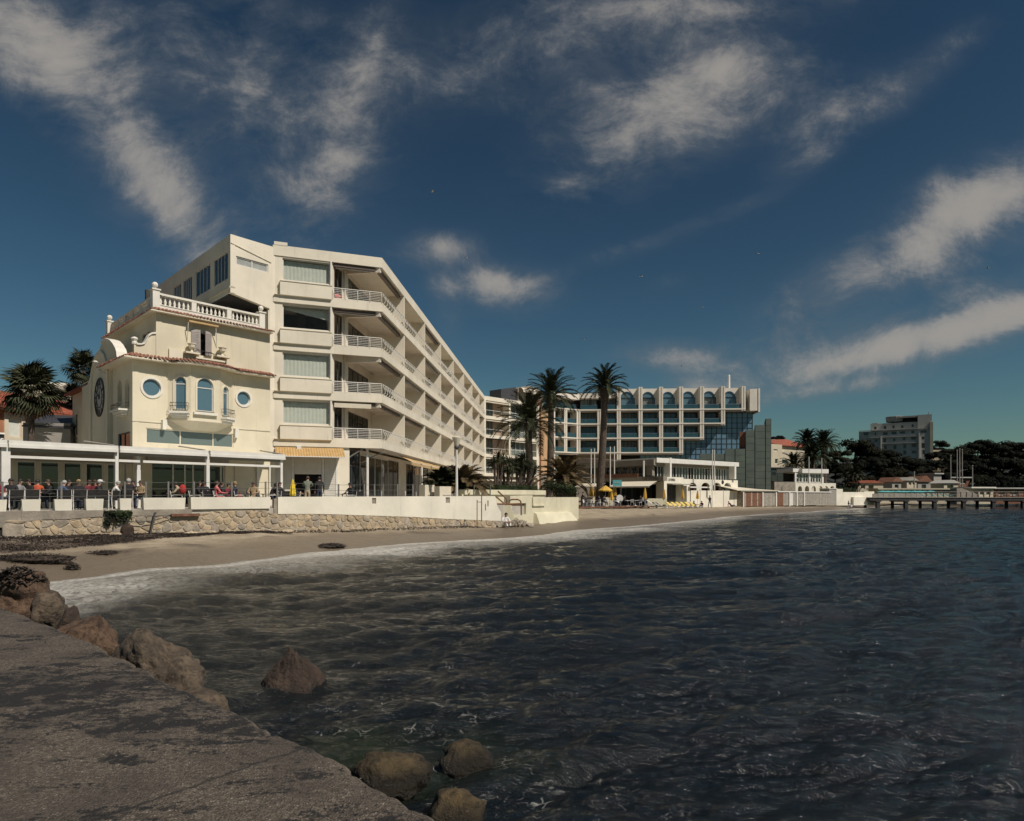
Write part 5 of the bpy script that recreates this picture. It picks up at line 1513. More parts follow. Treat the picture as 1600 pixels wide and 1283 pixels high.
# ------------------------------------------------------------------ chairs, tables
def make_chair(label):
    r = thing('terrace_chair', label, 'chair', (0, 0, 0), 'black and silver terrace chairs')
    mb = MB(); mb.box(WF, -.23, .23, -.22, .23, .42, .455); mb.build('seat', M['rattan'], r)
    mb = MB(); mb.hexa([Vector(p) for p in ((-.24, .20, .50), (.24, .20, .50), (.24, .235, .50), (-.24, .235, .50), (-.25, .29, .88), (.25, .29, .88), (.25, .325, .88), (-.25, .325, .88))]); mb.build('backrest', M['rattan'], r)
    for s_ in (-1, 1):
        mb = MB(); mb.path([(.27 * s_, -.24, 0), (.27 * s_, -.23, .60), (.27 * s_, -.18, .66), (.27 * s_, .12, .665), (.27 * s_, .25, .62)], .018, 5); mb.build('arm_frame', M['white_metal'], r)
        mb = MB(); mb.path([(.26 * s_, .30, 0), (.26 * s_, .22, .45), (.26 * s_, .30, .88)], .018, 5); mb.build('rear_leg', M['white_metal'], r)
    mb = MB(); mb.tube((-.27, -.21, .42), (.27, -.21, .42), .015); mb.build('front_bar', M['white_metal'], r)
    return r
chair0 = make_chair('black backed terrace chair at far left beside person in dark coat and sunglasses')
SEA = math.atan2(E.n.x, -E.n.y)
def at(x, off):
    return E.pt(E.U(x, -off), -off, TZ)
AWAY = SEA + math.pi
chairs = [(24, 1.25, AWAY + .15, None), (50, 1.4, AWAY, 'black terrace chair seen over gap right of second planter'), (101, 1.3, AWAY - .1, 'black terrace chair behind the third planter beside the railing post'),
          (123, 1.25, AWAY + .1, 'black terrace chair between third and fourth planters with white legs showing'), (144, 1.35, AWAY, 'black terrace chair behind the fourth planter, back to the sea'),
          (160, 1.3, AWAY - .2, 'black terrace chair right of the fourth planter'), (181, 1.5, AWAY + .2, 'black terrace chair beside the pavilion post with double upright'),
          (196, 1.2, AWAY, 'chair under the person with grey hair and long black coat'), (276, 1.6, SEA + 1.4, 'chair under the person with red backpack'), (306, 1.7, SEA + 1.2, 'chair pulled up left of the couple in dark coats'),
          (327, 1.5, AWAY - .4, 'chair left of the person in pink'), (340, 1.3, SEA + 1.57, 'chair under the person in pink'), (371, 1.4, SEA + 1.7, 'chair under the person in navy jacket beside post'),
          (398, 1.6, SEA - .3, 'chair under the person in camel jacket and sunglasses'), (424, 1.9, SEA - 1.57, 'chair under person with long dark hair reaching across'), (443, 1.3, AWAY + .1, 'wide dark chair back at right end of pavilion'),
          (461, 1.5, SEA - .5, 'chair beside the yellow closed sunshade'), (549, 1.3, SEA + 1.2, 'chair under the person in dark cap at glazed corner'), (560, 1.6, AWAY, 'empty dark chair right of person in dark cap')]
for i, (x, off, rz, lab) in enumerate(chairs):
    p = at(x, off)
    if i == 0: chair0.location = p; chair0.rotation_euler = (0, 0, rz)
    else: put_copy(chair0, p, rz, lab)
def make_table(label):
    r = thing('terrace_table', label, 'table', (0, 0, 0), 'small dark terrace tables')
    mb = MB(); mb.lathe((0, 0, .71), [(.36, 0), (.37, .015), (.36, .03)], 16); mb.build('tabletop', M['rattan'], r)
    mb = MB(); mb.lathe((0, 0, 0), [(.24, 0), (.24, .02), (.035, .05), (.03, .68), (.1, .71)], 10); mb.build('pedestal', M['steel'], r)
    return r
table0 = make_table('dark table in front of three people in dark coats at far left')
tabs = [(40, 2.1, None), (78, 2.2, 'dark table between grey coated person and blue jacket'), (113, 2.1, 'dark table with white papers beside blue jacket'), (150, 2.3, 'dark table before the couple in burgundy jackets'),
        (212, 2.0, 'table between grey haired back and person in camel jacket'), (326, 2.0, 'table holding white cup between couple and person in pink'), (383, 2.0, 'table with bottles between navy jacket and camel jacket'), (411, 2.2, 'table under the stretched arm near pavilion end'), (535, 2.0, 'low table left of person in dark cap')]
for i, (x, off, lab) in enumerate(tabs):
    if i == 0: table0.location = at(x, off)
    else: put_copy(table0, at(x, off), 0, lab)
for x, off, h_, r_, nm, lab, m_ in ((322, 2.0, .09, .04, 'coffee_cup', 'white cup on the table left of person in pink', 'plastic_white'), (386, 1.95, .26, .04, 'bottle', 'dark bottle standing on table beside navy jacket', 'iron'), (381, 2.05, .12, .035, 'glass', 'small glass on table beside the dark bottle', 'steel')):
    p = at(x, off); mb = MB(); mb.lathe((p.x, p.y, TZ + .74), [(r_ * .8, 0), (r_, .02), (r_, h_ * .6), (r_ * .4, h_ * .8), (r_ * .4, h_)] if nm == 'bottle' else [(r_ * .7, 0), (r_, h_)], 8); tag(mb.build(nm, M[m_], base=(p.x, p.y, TZ + .74)), lab, nm.replace('_', ' '))
# closed yellow sunshade near the kiosk
def make_closed_parasol(name, label, h, m, group, x, y, z, r=.16):
    rt = thing(name, label, 'parasol', (x, y, z), group)
    mb = MB(); mb.tube((x, y, z), (x, y, z + h), .025, seg=6); mb.build('pole', M['white_metal'], rt)
    mb = MB(); k = 12; b0 = 0
    prof = [(r * .95, h * .42), (r * 1.0, h * .5), (r * .7, h * .75), (r * .3, h * .97), (.01, h * 1.02)]
    for rr_, zz in prof:
        for i in range(k):
            t_ = 6.2832 * i / k; q = rr_ * (1 if i % 2 else .62); mb.v.append(Vector((x + q * math.cos(t_), y + q * math.sin(t_), z + zz)))
    for j in range(len(prof) - 1):
        for i in range(k): mb.face([j * k + i, j * k + (i + 1) % k, (j + 1) * k + (i + 1) % k, (j + 1) * k + i])
    mb.build('folded_canopy', M[m], rt)
    mb = MB(); mb.lathe((x, y, z), [(.26, 0), (.26, .05), (.05, .09)], 10); mb.build('base', M['steel'], rt)
    return rt
p = at(457.5, .9); make_closed_parasol('closed_sunshade', 'bright yellow closed sunshade behind the parapet near the kiosk', 1.5, 'yellow_plastic', 'folded parasols', p.x, p.y, TZ, .17)

# ------------------------------------------------------------------ people
def skin_body(joints, bones, name):
    """joints: name -> (pos, radius); bones: (a, b, tag); returns mesh with faces tagged by nearest bone"""
    names = list(joints); idx = {n_: i for i, n_ in enumerate(names)}
    me = bpy.data.meshes.new(name)
    me.from_pydata([joints[n_][0] for n_ in names], [(idx[a], idx[b]) for a, b, _ in bones], [])
    o = bpy.data.objects.new(name, me); COL.objects.link(o)
    o.modifiers.new('skin', 'SKIN'); o.modifiers['skin'].branch_smoothing = .3
    sl = me.skin_vertices[0].data
    for n_ in names: r = joints[n_][1]; sl[idx[n_]].radius = (r, r) if not isinstance(r, tuple) else r
    sl[idx['pelvis']].use_root = True
    sb = o.modifiers.new('sub', 'SUBSURF'); sb.levels = 1; sb.render_levels = 1
    dg = bpy.context.evaluated_depsgraph_get()
    out = bpy.data.meshes.new_from_object(o.evaluated_get(dg))
    bpy.data.objects.remove(o); bpy.data.meshes.remove(me)
    kinds = ['skin', 'top', 'legs', 'shoes']
    segs = [(Vector(joints[a][0]), Vector(joints[b][0]), kinds.index(k)) for a, b, k in bones]
    out.materials.clear()
    mi = []
    for p in out.polygons:
        c = p.center; best = 9; bk = 0
        for a, b, k in segs:
            d = b - a; t_ = max(0, min(1, (c - a).dot(d) / d.length_squared)); q = (c - a - d * t_).length
            if q < best: best, bk = q, k
        mi.append(bk)
    for k in ('skin', 'c_black', 'c_navy', 'c_black'): out.materials.append(M[k])
    out.polygons.foreach_set('material_index', mi); out.polygons.foreach_set('use_smooth', [True] * len(mi)); out.update()
    return out
def person_joints(pose):
    J = {}
    if pose in ('stand', 'walk', 'lean'):
        f = .0 if pose != 'lean' else .12
        J.update(pelvis=((0, 0, .95), .145), spine=((0, .01 - f * .4, 1.12), .125), chest=((0, -.0 - f, 1.34), .155), neck=((0, -f * 1.3, 1.49), .055), head=((0, -.02 - f * 1.5, 1.575), .085), crown=((0, -.015 - f * 1.5, 1.69), .082))
        for s_, n_ in ((-1, 'l'), (1, 'r')):
            J['sh' + n_] = ((.19 * s_, -f, 1.41), .066)
            if pose == 'walk': sw = .22 * s_; J['el' + n_] = ((.26 * s_, sw * .5, 1.14), .048); J['wr' + n_] = ((.25 * s_, sw - .06, .92), .034)
            elif pose == 'lean': J['el' + n_] = ((.27 * s_, -.26, 1.20), .048); J['wr' + n_] = ((.14 * s_, -.46, 1.16), .034)
            else: J['el' + n_] = ((.25 * s_, .03, 1.13), .048); J['wr' + n_] = ((.24 * s_, -.06, .90), .034)
            st = -.2 * s_ if pose == 'walk' else 0
            J['hp' + n_] = ((.095 * s_, 0, .90), .098); J['kn' + n_] = ((.10 * s_, st * .5 - .02, .50), .066)
            J['an' + n_] = ((.10 * s_, st + (.04 if pose == 'walk' else .03), .09), .046); J['to' + n_] = ((.11 * s_, st - .13, .035), .036)
    else:
        f = dict(sit=0, sitlean=.16, ground=.10, lounge=-.35).get(pose, 0); zs = {'sit': .52, 'sitlean': .52, 'ground': .13, 'lounge': .14}[pose]
        J.update(pelvis=((0, .02, zs), .15), spine=((0, .05 - f * .3, zs + .22), .135), chest=((0, .04 - f, zs + .46 - abs(f) * .15), .160), neck=((0, .02 - f * 1.35, zs + .60 - abs(f) * .25), .056),
                 head=((0, -.01 - f * 1.5, zs + .685 - abs(f) * .28), .086), crown=((0, -.01 - f * 1.6, zs + .80 - abs(f) * .3), .083))
        for s_, n_ in ((-1, 'l'), (1, 'r')):
            J['sh' + n_] = ((.19 * s_, .04 - f, zs + .53 - abs(f) * .2), .068)
            if pose == 'lounge': J['el' + n_] = ((.27 * s_, .48, zs + .16), .05); J['wr' + n_] = ((.25 * s_, .30, zs - .04), .036)
            else: J['el' + n_] = ((.27 * s_, -.10 - f, zs + .27), .05); J['wr' + n_] = ((.15 * s_, -.33 - f, zs + .25), .035)
            J['hp' + n_] = ((.10 * s_, -.03, zs), .105)
            if pose in ('sit', 'sitlean'): J['kn' + n_] = ((.14 * s_, -.46, .52), .072); J['an' + n_] = ((.14 * s_, -.47, .10), .048); J['to' + n_] = ((.15 * s_, -.63, .04), .038)
            elif pose == 'ground': J['kn' + n_] = ((.14 * s_, -.40, .46), .07); J['an' + n_] = ((.12 * s_, -.55, .10), .048); J['to' + n_] = ((.13 * s_, -.71, .04), .038)
            else: J['kn' + n_] = ((.10 * s_, -.47, .16 if s_ < 0 else .34), .07); J['an' + n_] = ((.10 * s_, -.90, .09), .048); J['to' + n_] = ((.11 * s_, -.98, .16), .038)
    B = [('pelvis', 'spine', 'top'), ('spine', 'chest', 'top'), ('chest', 'neck', 'top'), ('neck', 'head', 'skin'), ('head', 'crown', 'skin')]
    for n_, s_ in (('l', -1), ('r', 1)):
        w = Vector(J['wr' + n_][0]); e = Vector(J['el' + n_][0]); d = (w - e).normalized()
        J['pa' + n_] = (tuple(w + d * .07), .032)
        side = d.cross(Vector((0, 0, 1))); side = side.normalized() if side.length > .1 else Vector((1, 0, 0)); down = Vector((0, -.25, -.5)) if abs(d.z) < .5 else Vector((0, -.6, 0))
        B += [('chest', 'sh' + n_, 'top'), ('sh' + n_, 'el' + n_, 'top'), ('el' + n_, 'wr' + n_, 'top'), ('wr' + n_, 'pa' + n_, 'skin'), ('pelvis', 'hp' + n_, 'legs'), ('hp' + n_, 'kn' + n_, 'legs'), ('kn' + n_, 'an' + n_, 'legs'), ('an' + n_, 'to' + n_, 'shoes')]
        for fi, (o_, l_) in enumerate(((-.027, .065), (-.009, .078), (.009, .073), (.026, .056))):
            k1, k2 = f'f{fi}a{n_}', f'f{fi}b{n_}'
            q = w + d * .10 + side * o_
            J[k1] = (tuple(q + d * l_ * .5), .0095); J[k2] = (tuple(q + d * l_ + down * .03), .008)
            B += [('pa' + n_, k1, 'skin'), (k1, k2, 'skin')]
        q = w + d * .04 - side * .045 * (1 if s_ > 0 else -1)
        J['th' + n_] = (tuple(q + d * .035), .0105); B.append(('pa' + n_, 'th' + n_, 'skin'))
    return J, B
POSES = {}
for ps in ('sit', 'sitlean', 'stand', 'walk', 'lean', 'ground', 'lounge'):
    J, B = person_joints(ps); me = skin_body(J, B, 'person_' + ps)
    # facial features joined to the body mesh
    hd = Vector(J['head'][0]); cr = Vector(J['crown'][0]); mid = hd.lerp(cr, .45)
    bm = bmesh.new(); bm.from_mesh(me)
    def blob(c, r, sc, mi):
        q = bmesh.ops.create_icosphere(bm, subdivisions=1, radius=r, matrix=Matrix.Translation(c) @ Matrix.Diagonal((*sc, 1)))
        for v in q['verts']:
            for f_ in v.link_faces: f_.material_index = mi; f_.smooth = True
    fy_ = mid.y - .088
    blob((0, fy_ - .006, mid.z - .012), .018, (.7, 1, 1.3), 0)
    for s_ in (-1, 1): blob((.034 * s_, fy_ + .006, mid.z + .012), .012, (1.3, .7, .8), 3); blob((.090 * s_, mid.y, mid.z - .005), .022, (.5, .8, 1.3), 0)
    blob((0, fy_ + .004, mid.z - .052), .016, (1.5, .5, .45), 3)
    bm.to_mesh(me); bm.free()
    # hair caps: short and long
    def hair(long):
        mb = MB(); seg, rings = 14, 8; c = mid + Vector((0, .012, .018)); b0 = 0
        for k in range(rings + 1):
            ph = math.pi * k / rings
            for i in range(seg):
                t_ = 6.2832 * i / seg; x, y, z = math.sin(ph) * math.cos(t_), math.sin(ph) * math.sin(t_), math.cos(ph)
                rx = .104; rz_ = .118; zz = z
                if y < -.35 and z < .35: y, zz = -.35 + (y + .35) * .35, z          # keep the face open
                lim = -.25 if not long else -2.3
                if z < 0: zz = z * (.8 if not long else (2.1 if y > -.2 else .6))
                w = 1 if not (long and z < -.3) else .9
                mb.v.append(c + Vector((x * rx * w, y * .112, zz * rz_)))
        for k in range(rings):
            for i in range(seg): mb.face([k * seg + i, k * seg + (i + 1) % seg, (k + 1) * seg + (i + 1) % seg, (k + 1) * seg + i])
        mb.smooth = True; mb.sm = [True] * len(mb.f)
        return mb.mesh('hair', M['hair_dark'])
    def glasses():
        mb = MB()
        for s_ in (-1, 1): mb.box(WF, .008 * s_ if s_ > 0 else -.062, .062 if s_ > 0 else -.008, -(fy_ + .0), -(fy_ - .014), mid.z - .004, mid.z + .034)
        mb.box(WF, -.01, .01, -(fy_), -(fy_ - .012), mid.z + .018, mid.z + .028)
        for s_ in (-1, 1): mb.box(WF, .060 * s_ - .004, .060 * s_ + .094 * 0 + .004, -(mid.y), -(fy_), mid.z + .016, mid.z + .026)
        return mb.mesh('sunglasses', M['sign_black'])
    def cap():
        mb = MB(); mb.lathe(mid + Vector((0, 0, .03)), [(.108, 0), (.11, .04), (.085, .09), (.02, .11)], 14); mb.box(WF, -.07, .07, -(mid.y - .05), -(mid.y - .19), mid.z + .03, mid.z + .045)
        return mb.mesh('cap', M['c_white'])
    POSES[ps] = dict(body=me, hair={False: hair(False), True: hair(True)}, glasses=glasses(), cap=cap())
def person(loc, rz, pose, label, top='c_black', legs='c_navy', shoes='c_black', hair='hair_dark', long=False, glasses=False, cap=None, extra=None, scale=1.0, group='people on the sea terrace'):
    P_ = POSES[pose]
    o = bpy.data.objects.new('person', P_['body']); COL.objects.link(o)
    o.location = loc; o.rotation_euler = (0, 0, rz); o.scale = (scale,) * 3
    for i, k in enumerate(('skin', top, legs, shoes)):
        o.material_slots[i].link = 'OBJECT'; o.material_slots[i].material = M[k]
    tag(o, label, 'person', group)
    def child(name, me, m):
        c = bpy.data.objects.new(name, me); COL.objects.link(c); c.parent = o
        if m: c.material_slots[0].link = 'OBJECT'; c.material_slots[0].material = M[m]
        return c
    if hair: child('hair', P_['hair'][long], hair)
    if glasses: child('sunglasses', P_['glasses'], None)
    if cap: child('cap', P_['cap'], cap)
    return o
T = [  # photo x, metres behind the edge, turn from facing the sea, pose, label, options
    (17, 1.75, -.3, 'sit', 'person in black coat and sunglasses with long dark hair at far left of terrace', dict(long=True, glasses=True)),
    (-4, 1.6, .4, 'sit', 'person in dark red top cut by the left picture edge', dict(top='c_burgundy')),
    (32, 2.6, .9, 'sit', 'person in grey jacket second from left on the terrace', dict(top='c_grey', hair='hair_dark')),
    (45, 2.7, -.9, 'sit', 'person in black facing grey jacket across the table', dict(glasses=True)),
    (59, 2.9, 2.6, 'sit', 'person in orange red top with back turned, dark short hair', dict(top='c_orange')),
    (75, 2.6, -1.2, 'sit', 'person in dark coat just left of the blue jacket', dict(hair='hair_brown')),
    (92, 2.0, 2.0, 'sitlean', 'broad person in blue jacket leaning beside railing post', dict(top='c_blue', hair='hair_grey', legs='c_jeans')),
    (108, 2.8, 1.0, 'sit', 'person in dark coat right of the blue jacket', dict(hair='hair_dark')),
    (123, 1.9, .1, 'sit', 'person in black with tan scarf and sunglasses facing sea', dict(hair='hair_fair', glasses=True, long=True)),
    (140, 2.7, .4, 'sit', 'person in burgundy jacket, left of two in burgundy', dict(top='c_burgundy', hair='hair_brown', glasses=True)),
    (148, 2.3, -.5, 'sit', 'person in burgundy jacket, right of two in burgundy', dict(top='c_burgundy', hair='hair_brown', glasses=True)),
    (156, 1.9, 1.2, 'sit', 'person in black coat wearing a white cap', dict(hair='hair_grey', cap='c_white')),
    (176, 2.2, 1.6, 'sitlean', 'person in white shirt bent low beside pavilion post', dict(top='c_white', hair='hair_grey')),
    (201, 1.45, 2.7, 'sit', 'grey haired person in long black coat with back to sea', dict(hair='hair_grey', scale=1.05)),
    (208, 2.6, -.4, 'sit', 'person in dark clothes half hidden behind grey haired person', dict(hair='hair_dark')),
    (220, 2.3, -.8, 'sit', 'person in camel patterned jacket and sunglasses left of the wide doorway', dict(top='c_camel', hair='hair_brown', glasses=True, legs='c_grey')),
    (283, 1.7, -2.0, 'sitlean', 'dark haired person in beige jacket with a red backpack', dict(top='c_tan', hair='hair_dark', legs='c_black')),
    (312, 2.3, .9, 'sit', 'person in dark coat, left one of the couple left of pavilion post', dict(long=True)),
    (319, 2.2, -.2, 'sit', 'person in dark coat with grey scarf, right one of the couple', dict(top='c_black', glasses=True)),
    (339, 1.45, 1.57, 'sit', 'person in bright pink jacket and trousers facing left', dict(top='c_pink', legs='c_pink', hair='hair_brown')),
    (347, 2.6, 1.2, 'sit', 'dark haired person directly behind the person in pink', dict()),
    (357, 2.4, .6, 'sit', 'person in dark top low behind railing right of the person in pink', dict(top='c_burgundy', scale=.93)),
    (367, 1.6, -1.8, 'sit', 'person in navy jacket with fair hair facing right', dict(top='c_navy', hair='hair_fair')),
    (396, 1.8, -.6, 'sit', 'person in camel jacket and sunglasses facing the sea', dict(top='c_camel', hair='hair_brown', glasses=True, legs='c_tan')),
    (424, 2.0, 1.5, 'sitlean', 'person in black with long dark hair reaching left across table', dict(long=True)),
    (437, 1.75, .5, 'sit', 'person in black with long dark hair at right end of pavilion', dict(long=True)),
    (460, 1.8, .8, 'sit', 'person in black leaning beside the yellow closed sunshade', dict(hair='hair_dark')),
    (480, 2.4, 2.6, 'lean', 'standing person in olive jacket at the kiosk hatch', dict(top='c_green', legs='c_tan', hair='hair_brown')),
    (499, 2.6, 2.9, 'stand', 'standing person in black at right side of the kiosk hatch', dict()),
    (547, 1.7, -1.3, 'sit', 'person in dark coat and cap seated by the glazed corner', dict(cap='c_black'))]
for x, off, turn, pose, lab, kw in T: person(at(x, off), SEA + turn, pose, lab, **kw)
# red backpack and tan scarf carried by two of them
p = at(285.5, 1.35); mb = MB(); mb.ball((p.x, p.y, TZ + .95), .17, .13, .24, 10, 8); bp = thing('backpack', 'red backpack worn by the person in beige jacket', 'backpack', (p.x, p.y, TZ + .7)); mb.build('bag', M['c_red'], bp)
mb = MB(); mb.path([(p.x - .12, p.y + .05, TZ + 1.12), (p.x - .14, p.y + .18, TZ + 1.14), (p.x - .12, p.y + .16, TZ + .8)], .02, 5); mb.build('strap', M['c_black'], bp)
p = at(374, 1.2); mb = MB(); mb.ball((p.x, p.y, TZ + .52), .16, .10, .15, 10, 7); hb = thing('handbag', 'red handbag hanging behind the person in navy jacket', 'handbag', (p.x, p.y, TZ + .4)); mb.build('bag', M['c_red'], hb)
mb = MB(); mb.path([(p.x - .12, p.y, TZ + .6), (p.x, p.y, TZ + .85), (p.x + .12, p.y, TZ + .6)], .015, 5); mb.build('handle', M['c_red'], hb)
# person sitting at the foot of the beach steps
def ground_z(x, y): return float(sand_z(np.array([float(shore_dist(np.array([float(x)]), np.array([float(y)]))[0])]))[0])

# ------------------------------------------------------------------ orange house with red roof behind, at far left
OH = Fr((GX(-40, 53.0), 53.0), (GX(128, 64.0), 64.0))
oh = thing('red_roof_house', 'orange walled house with red tiled roof behind the terrace at far left', 'house', (OH.o.x, OH.o.y, TZ))
ez = OH.Z(40, 641); holes = [rect(OH.U(12), OH.U(33), OH.Z(22, 684), OH.Z(22, 653)), rect(OH.U(55), OH.U(97), OH.Z(75, 684), OH.Z(75, 659))]
mb = MB(); mb.wall(OH, rect(-6, OH.L + 4, TZ, ez), holes, 0, .4); mb.build('front_wall', M['orange_wall'], oh)
window(OH, holes[0], .02, oh, 'cream_trim', 'curtain', .14, .1); window(OH, holes[1], 0, oh, 'dark_frame', 'glass', .08, .15, bars=(.3, .62))
mb = MB(); mb.ring(OH, shrink(holes[0], -.35), holes[0], 0, .08); mb.build('window_surround', M['cream_trim'], oh)
mb = MB(); mb.hexa([OH.pt(-7, .7, ez - .15), OH.pt(OH.L + 5, .7, ez - .15), OH.pt(OH.L + 5, -5, ez + 1.9), OH.pt(-7, -5, ez + 1.9), OH.pt(-7, .7, ez + .02), OH.pt(OH.L + 5, .7, ez + .02), OH.pt(OH.L + 5, -5, ez + 2.1), OH.pt(-7, -5, ez + 2.1)]); rf = mb.build('roof', M['red_roof'], oh)
mb = MB(); u = -6.9
while u < OH.L + 4.9:
    mb.tube(OH.pt(u, .72, ez + .04), OH.pt(u, -4.9, ez + 2.12), .10, seg=6); u += .34
mb.build('roof_tiles', M['red_roof'], rf, kind='stuff')
mb = MB(); mb.box(OH, -7, OH.L + 5, .55, .62, ez - .28, ez - .12); mb.build('eaves_board', M['wood_brown'], oh)
mb = MB(); u0, u1 = OH.U(-3), OH.U(10); mb.box(OH, u0, u1, -5, -4, ez + 1.5, OH.Z(4, 599, -4)); mb.build('chimney', M['cream_trim'], rf)
awning('window_awning', OH, OH.U(53), OH.U(107), .05, 1.5, OH.Z(80, 653), OH.Z(80, 665), M['awning_cream'], oh, .18)
sh_ = thing('white_gable_shed', 'small white roofed building glimpsed between fan palm and villa', 'shed', P(104, 690, 75)); 
mb = MB(); fr = Fr((GX(88, 74), 74), (GX(122, 80), 80)); mb.box(fr, 0, fr.L, -4, 0, TZ, fr.Z(104, 612)); mb.build('wall', M['far_cream'], sh_)
mb = MB(); mb.prism(fr, [(-.2, fr.Z(104, 612)), (fr.L + .2, fr.Z(104, 612)), (fr.L + .2, fr.Z(104, 600)), (fr.L * .5, fr.Z(104, 598))], -4.2, .2); mb.build('roof', M['awning_cream'], sh_)
# grey lean-to roof between house and villa
lt = thing('lean_to', 'grey lean-to with dark roof edge left of the villa gable', 'lean-to', P(122, 690, 50)); fr = Fr((GX(110, 49.0), 49.0), (GX(141, 53.0), 53.0))
mb = MB(); mb.box(fr, 0, fr.L, -3, 0, TZ, fr.Z(125, 666)); mb.build('wall', M['awning_grey'], lt)
mb = MB(); mb.hexa([fr.pt(-.2, .2, fr.Z(111, 671)), fr.pt(fr.L, .2, fr.Z(140, 655)), fr.pt(fr.L, -3, fr.Z(140, 652)), fr.pt(-.2, -3, fr.Z(111, 669)), fr.pt(-.2, .2, fr.Z(111, 668)), fr.pt(fr.L, .2, fr.Z(140, 651)), fr.pt(fr.L, -3, fr.Z(140, 649)), fr.pt(-.2, -3, fr.Z(111, 667))]); mb.build('roof_edge', M['dark_frame'], lt)
mb = MB(); mb.box(fr, fr.U(130), fr.U(132.5), .02, .12, TZ, fr.Z(131, 664)); mb.build('post', M['white_metal'], lt)

# ------------------------------------------------------------------ plants
def frond_mesh(name, L, droop, seed, m, leaf=.42, pairs=26, rise=.35, width=.075):
    rr = random.Random(seed); mb = MB(); pts = []; d = Vector((1, 0, rise)).normalized(); p = Vector((0, 0, 0)); n_ = 14
    for i in range(n_ + 1):
        pts.append(p.copy()); k = i / n_
        p = p + d * (L / n_); d = (d + Vector((0, 0, -droop * (.35 + 1.6 * k) / n_))).normalized()
    mb.path(pts, [.028 * (1 - .8 * i / n_) + .006 for i in range(n_ + 1)], 4)
    for i in range(pairs):
        k = .10 + .90 * (i + rr.uniform(-.2, .2)) / pairs; q = min(n_ - 1, max(0, int(k * n_))); f = k * n_ - q
        c = pts[q].lerp(pts[q + 1], f); t_ = (pts[q + 1] - pts[q]).normalized()
        side0 = Vector((-t_.y, t_.x, 0)).normalized(); up = side0.cross(t_) * -1
        if up.z < 0: up = -up
        l = leaf * (.6 + .7 * math.sin(math.pi * min(1, k * .85 + .12))) * rr.uniform(.85, 1.1)
        for s_ in (-1, 1):
            dr = (side0 * s_ * .80 + t_ * .75 + up * rr.uniform(.15, .45)).normalized()
            w = t_ * width
            e = c + dr * l - Vector((0, 0, l * .18))
            mdl = c + dr * l * .55
            mb.add([c - w * .5, c + w * .7, mdl + w * .8, e, mdl - w * .6], [(0, 1, 2, 4), (2, 3, 4)])
    return mb.mesh(name, m)
def palm(label, x, d, ytop_crown, ybase, rad_px, trunk_px, nfr=56, m='frond', kind='palm_tree', group='tall palms by the beach', lean=0.0, dense=1.0, elev=(-38, 84), droop=1.1, cat='palm tree', leaf=.42):
    cz = Zat(ytop_crown, d); bz = Zat(ybase, d); X0 = GX(x, d); Rm = rad_px * d / F * 1.12
    r = thing(kind, label, cat, (X0 + lean, d, bz), group)
    mb = MB(); n_ = 16; tr = trunk_px * d / F / 2; pts, rad = [], []
    for i in range(n_ + 1):
        k = i / n_; pts.append((X0 + lean * (1 - k) ** 1.5, d, bz + (cz - bz) * k)); rad.append(tr * (1.10 - .25 * k) * (1 + .05 * (i % 2)) + (tr * .45 if k > .93 else 0))
    rad[0] *= 1.15; mb.path(pts, rad, 12); mb.build('trunk', M['trunk'], r)
    # boss of cut leaf bases
    mb = MB(); rr = random.Random(int(x))
    for i in range(40):
        a = rr.uniform(0, 6.28); zz = cz - rr.uniform(-.2, .9) * tr * 1.6; q = tr * 1.1
        mb.tube((X0 + math.cos(a) * q * .7, d + math.sin(a) * q * .7, zz - .1), (X0 + math.cos(a) * q * 1.7, d + math.sin(a) * q * 1.7, zz + .28), .05, .03, seg=4)
    mb.build('leaf_bases', M['trunk'], r, kind='stuff')
    meshes = [frond_mesh('frond', Rm * k, droop * dr, int(x) + i, M[m], leaf * Rm / 3.2 ** 1 if Rm > 3 else leaf, 30, .25) for i, (k, dr) in enumerate(((1.0, 1.0), (1.08, 1.25), (.92, .8), (1.02, 1.5)))]
    for i in range(nfr):
        o = bpy.data.objects.new('frond', meshes[i % 4]); COL.objects.link(o); o.parent = r
        k = (i + .5) / nfr; el = math.radians(elev[0] + (elev[1] - elev[0]) * k ** 1.05 + rr.uniform(-6, 6)); az = i * 2.39996 + rr.uniform(-.25, .25)
        o.location = Vector((X0 + math.cos(az) * tr * .6, d + math.sin(az) * tr * .6, cz + .25 * k)) - r.location
        o.rotation_euler = Euler((rr.uniform(-.25, .25), -el, az), 'XYZ')
        s_ = rr.uniform(.88, 1.08) * (1 - .12 * k); o.scale = (s_, s_, s_)
    return r
palm('tall palm nearest the apartment block with drooping lower fronds', 826, 78, 662, 783, 55, 11, 64, m='frond', lean=.3, droop=1.25)
palm('tall palm in the middle of the group of three, behind the nearest', 861, 92, 618, 782, 45, 10, 64, lean=-.2, droop=1.25)
palm('tallest palm standing alone right of the group before the glazed hotel', 945, 92, 606, 793, 38, 11, 56, lean=-.85, elev=(-25, 84), droop=1.25)
palm('large dark palm behind the white pavilion, right one of the pair', 1287, 150, 694, 781, 25, 9, 80, group='dark palms by far pavilion')
palm('large dark palm behind the white pavilion, left one of the pair', 1261, 152, 690, 781, 21, 8, 76, group='dark palms by far pavilion')
palm('lower palm with wide crown in front of the dark pair', 1270, 147, 714, 781, 27, 8, 84, group='dark palms by far pavilion')
palm('low dark palm between cream villa and pavilion roof', 1240, 146, 727, 781, 21, 7, 60, group='dark palms by far pavilion')
palm('small palm in front of the pines near the low pink house', 1336, 170, 742, 780, 16, 5, 50, group='dark palms by far pavilion')
palm('low spreading palm with brown fronds beside right end of yellow wall', 880, 62, 752, 785, 42, 13, 64, m='frond_dry', kind='pindo_palm', group='bushy low palms', elev=(-20, 80), droop=1.2)
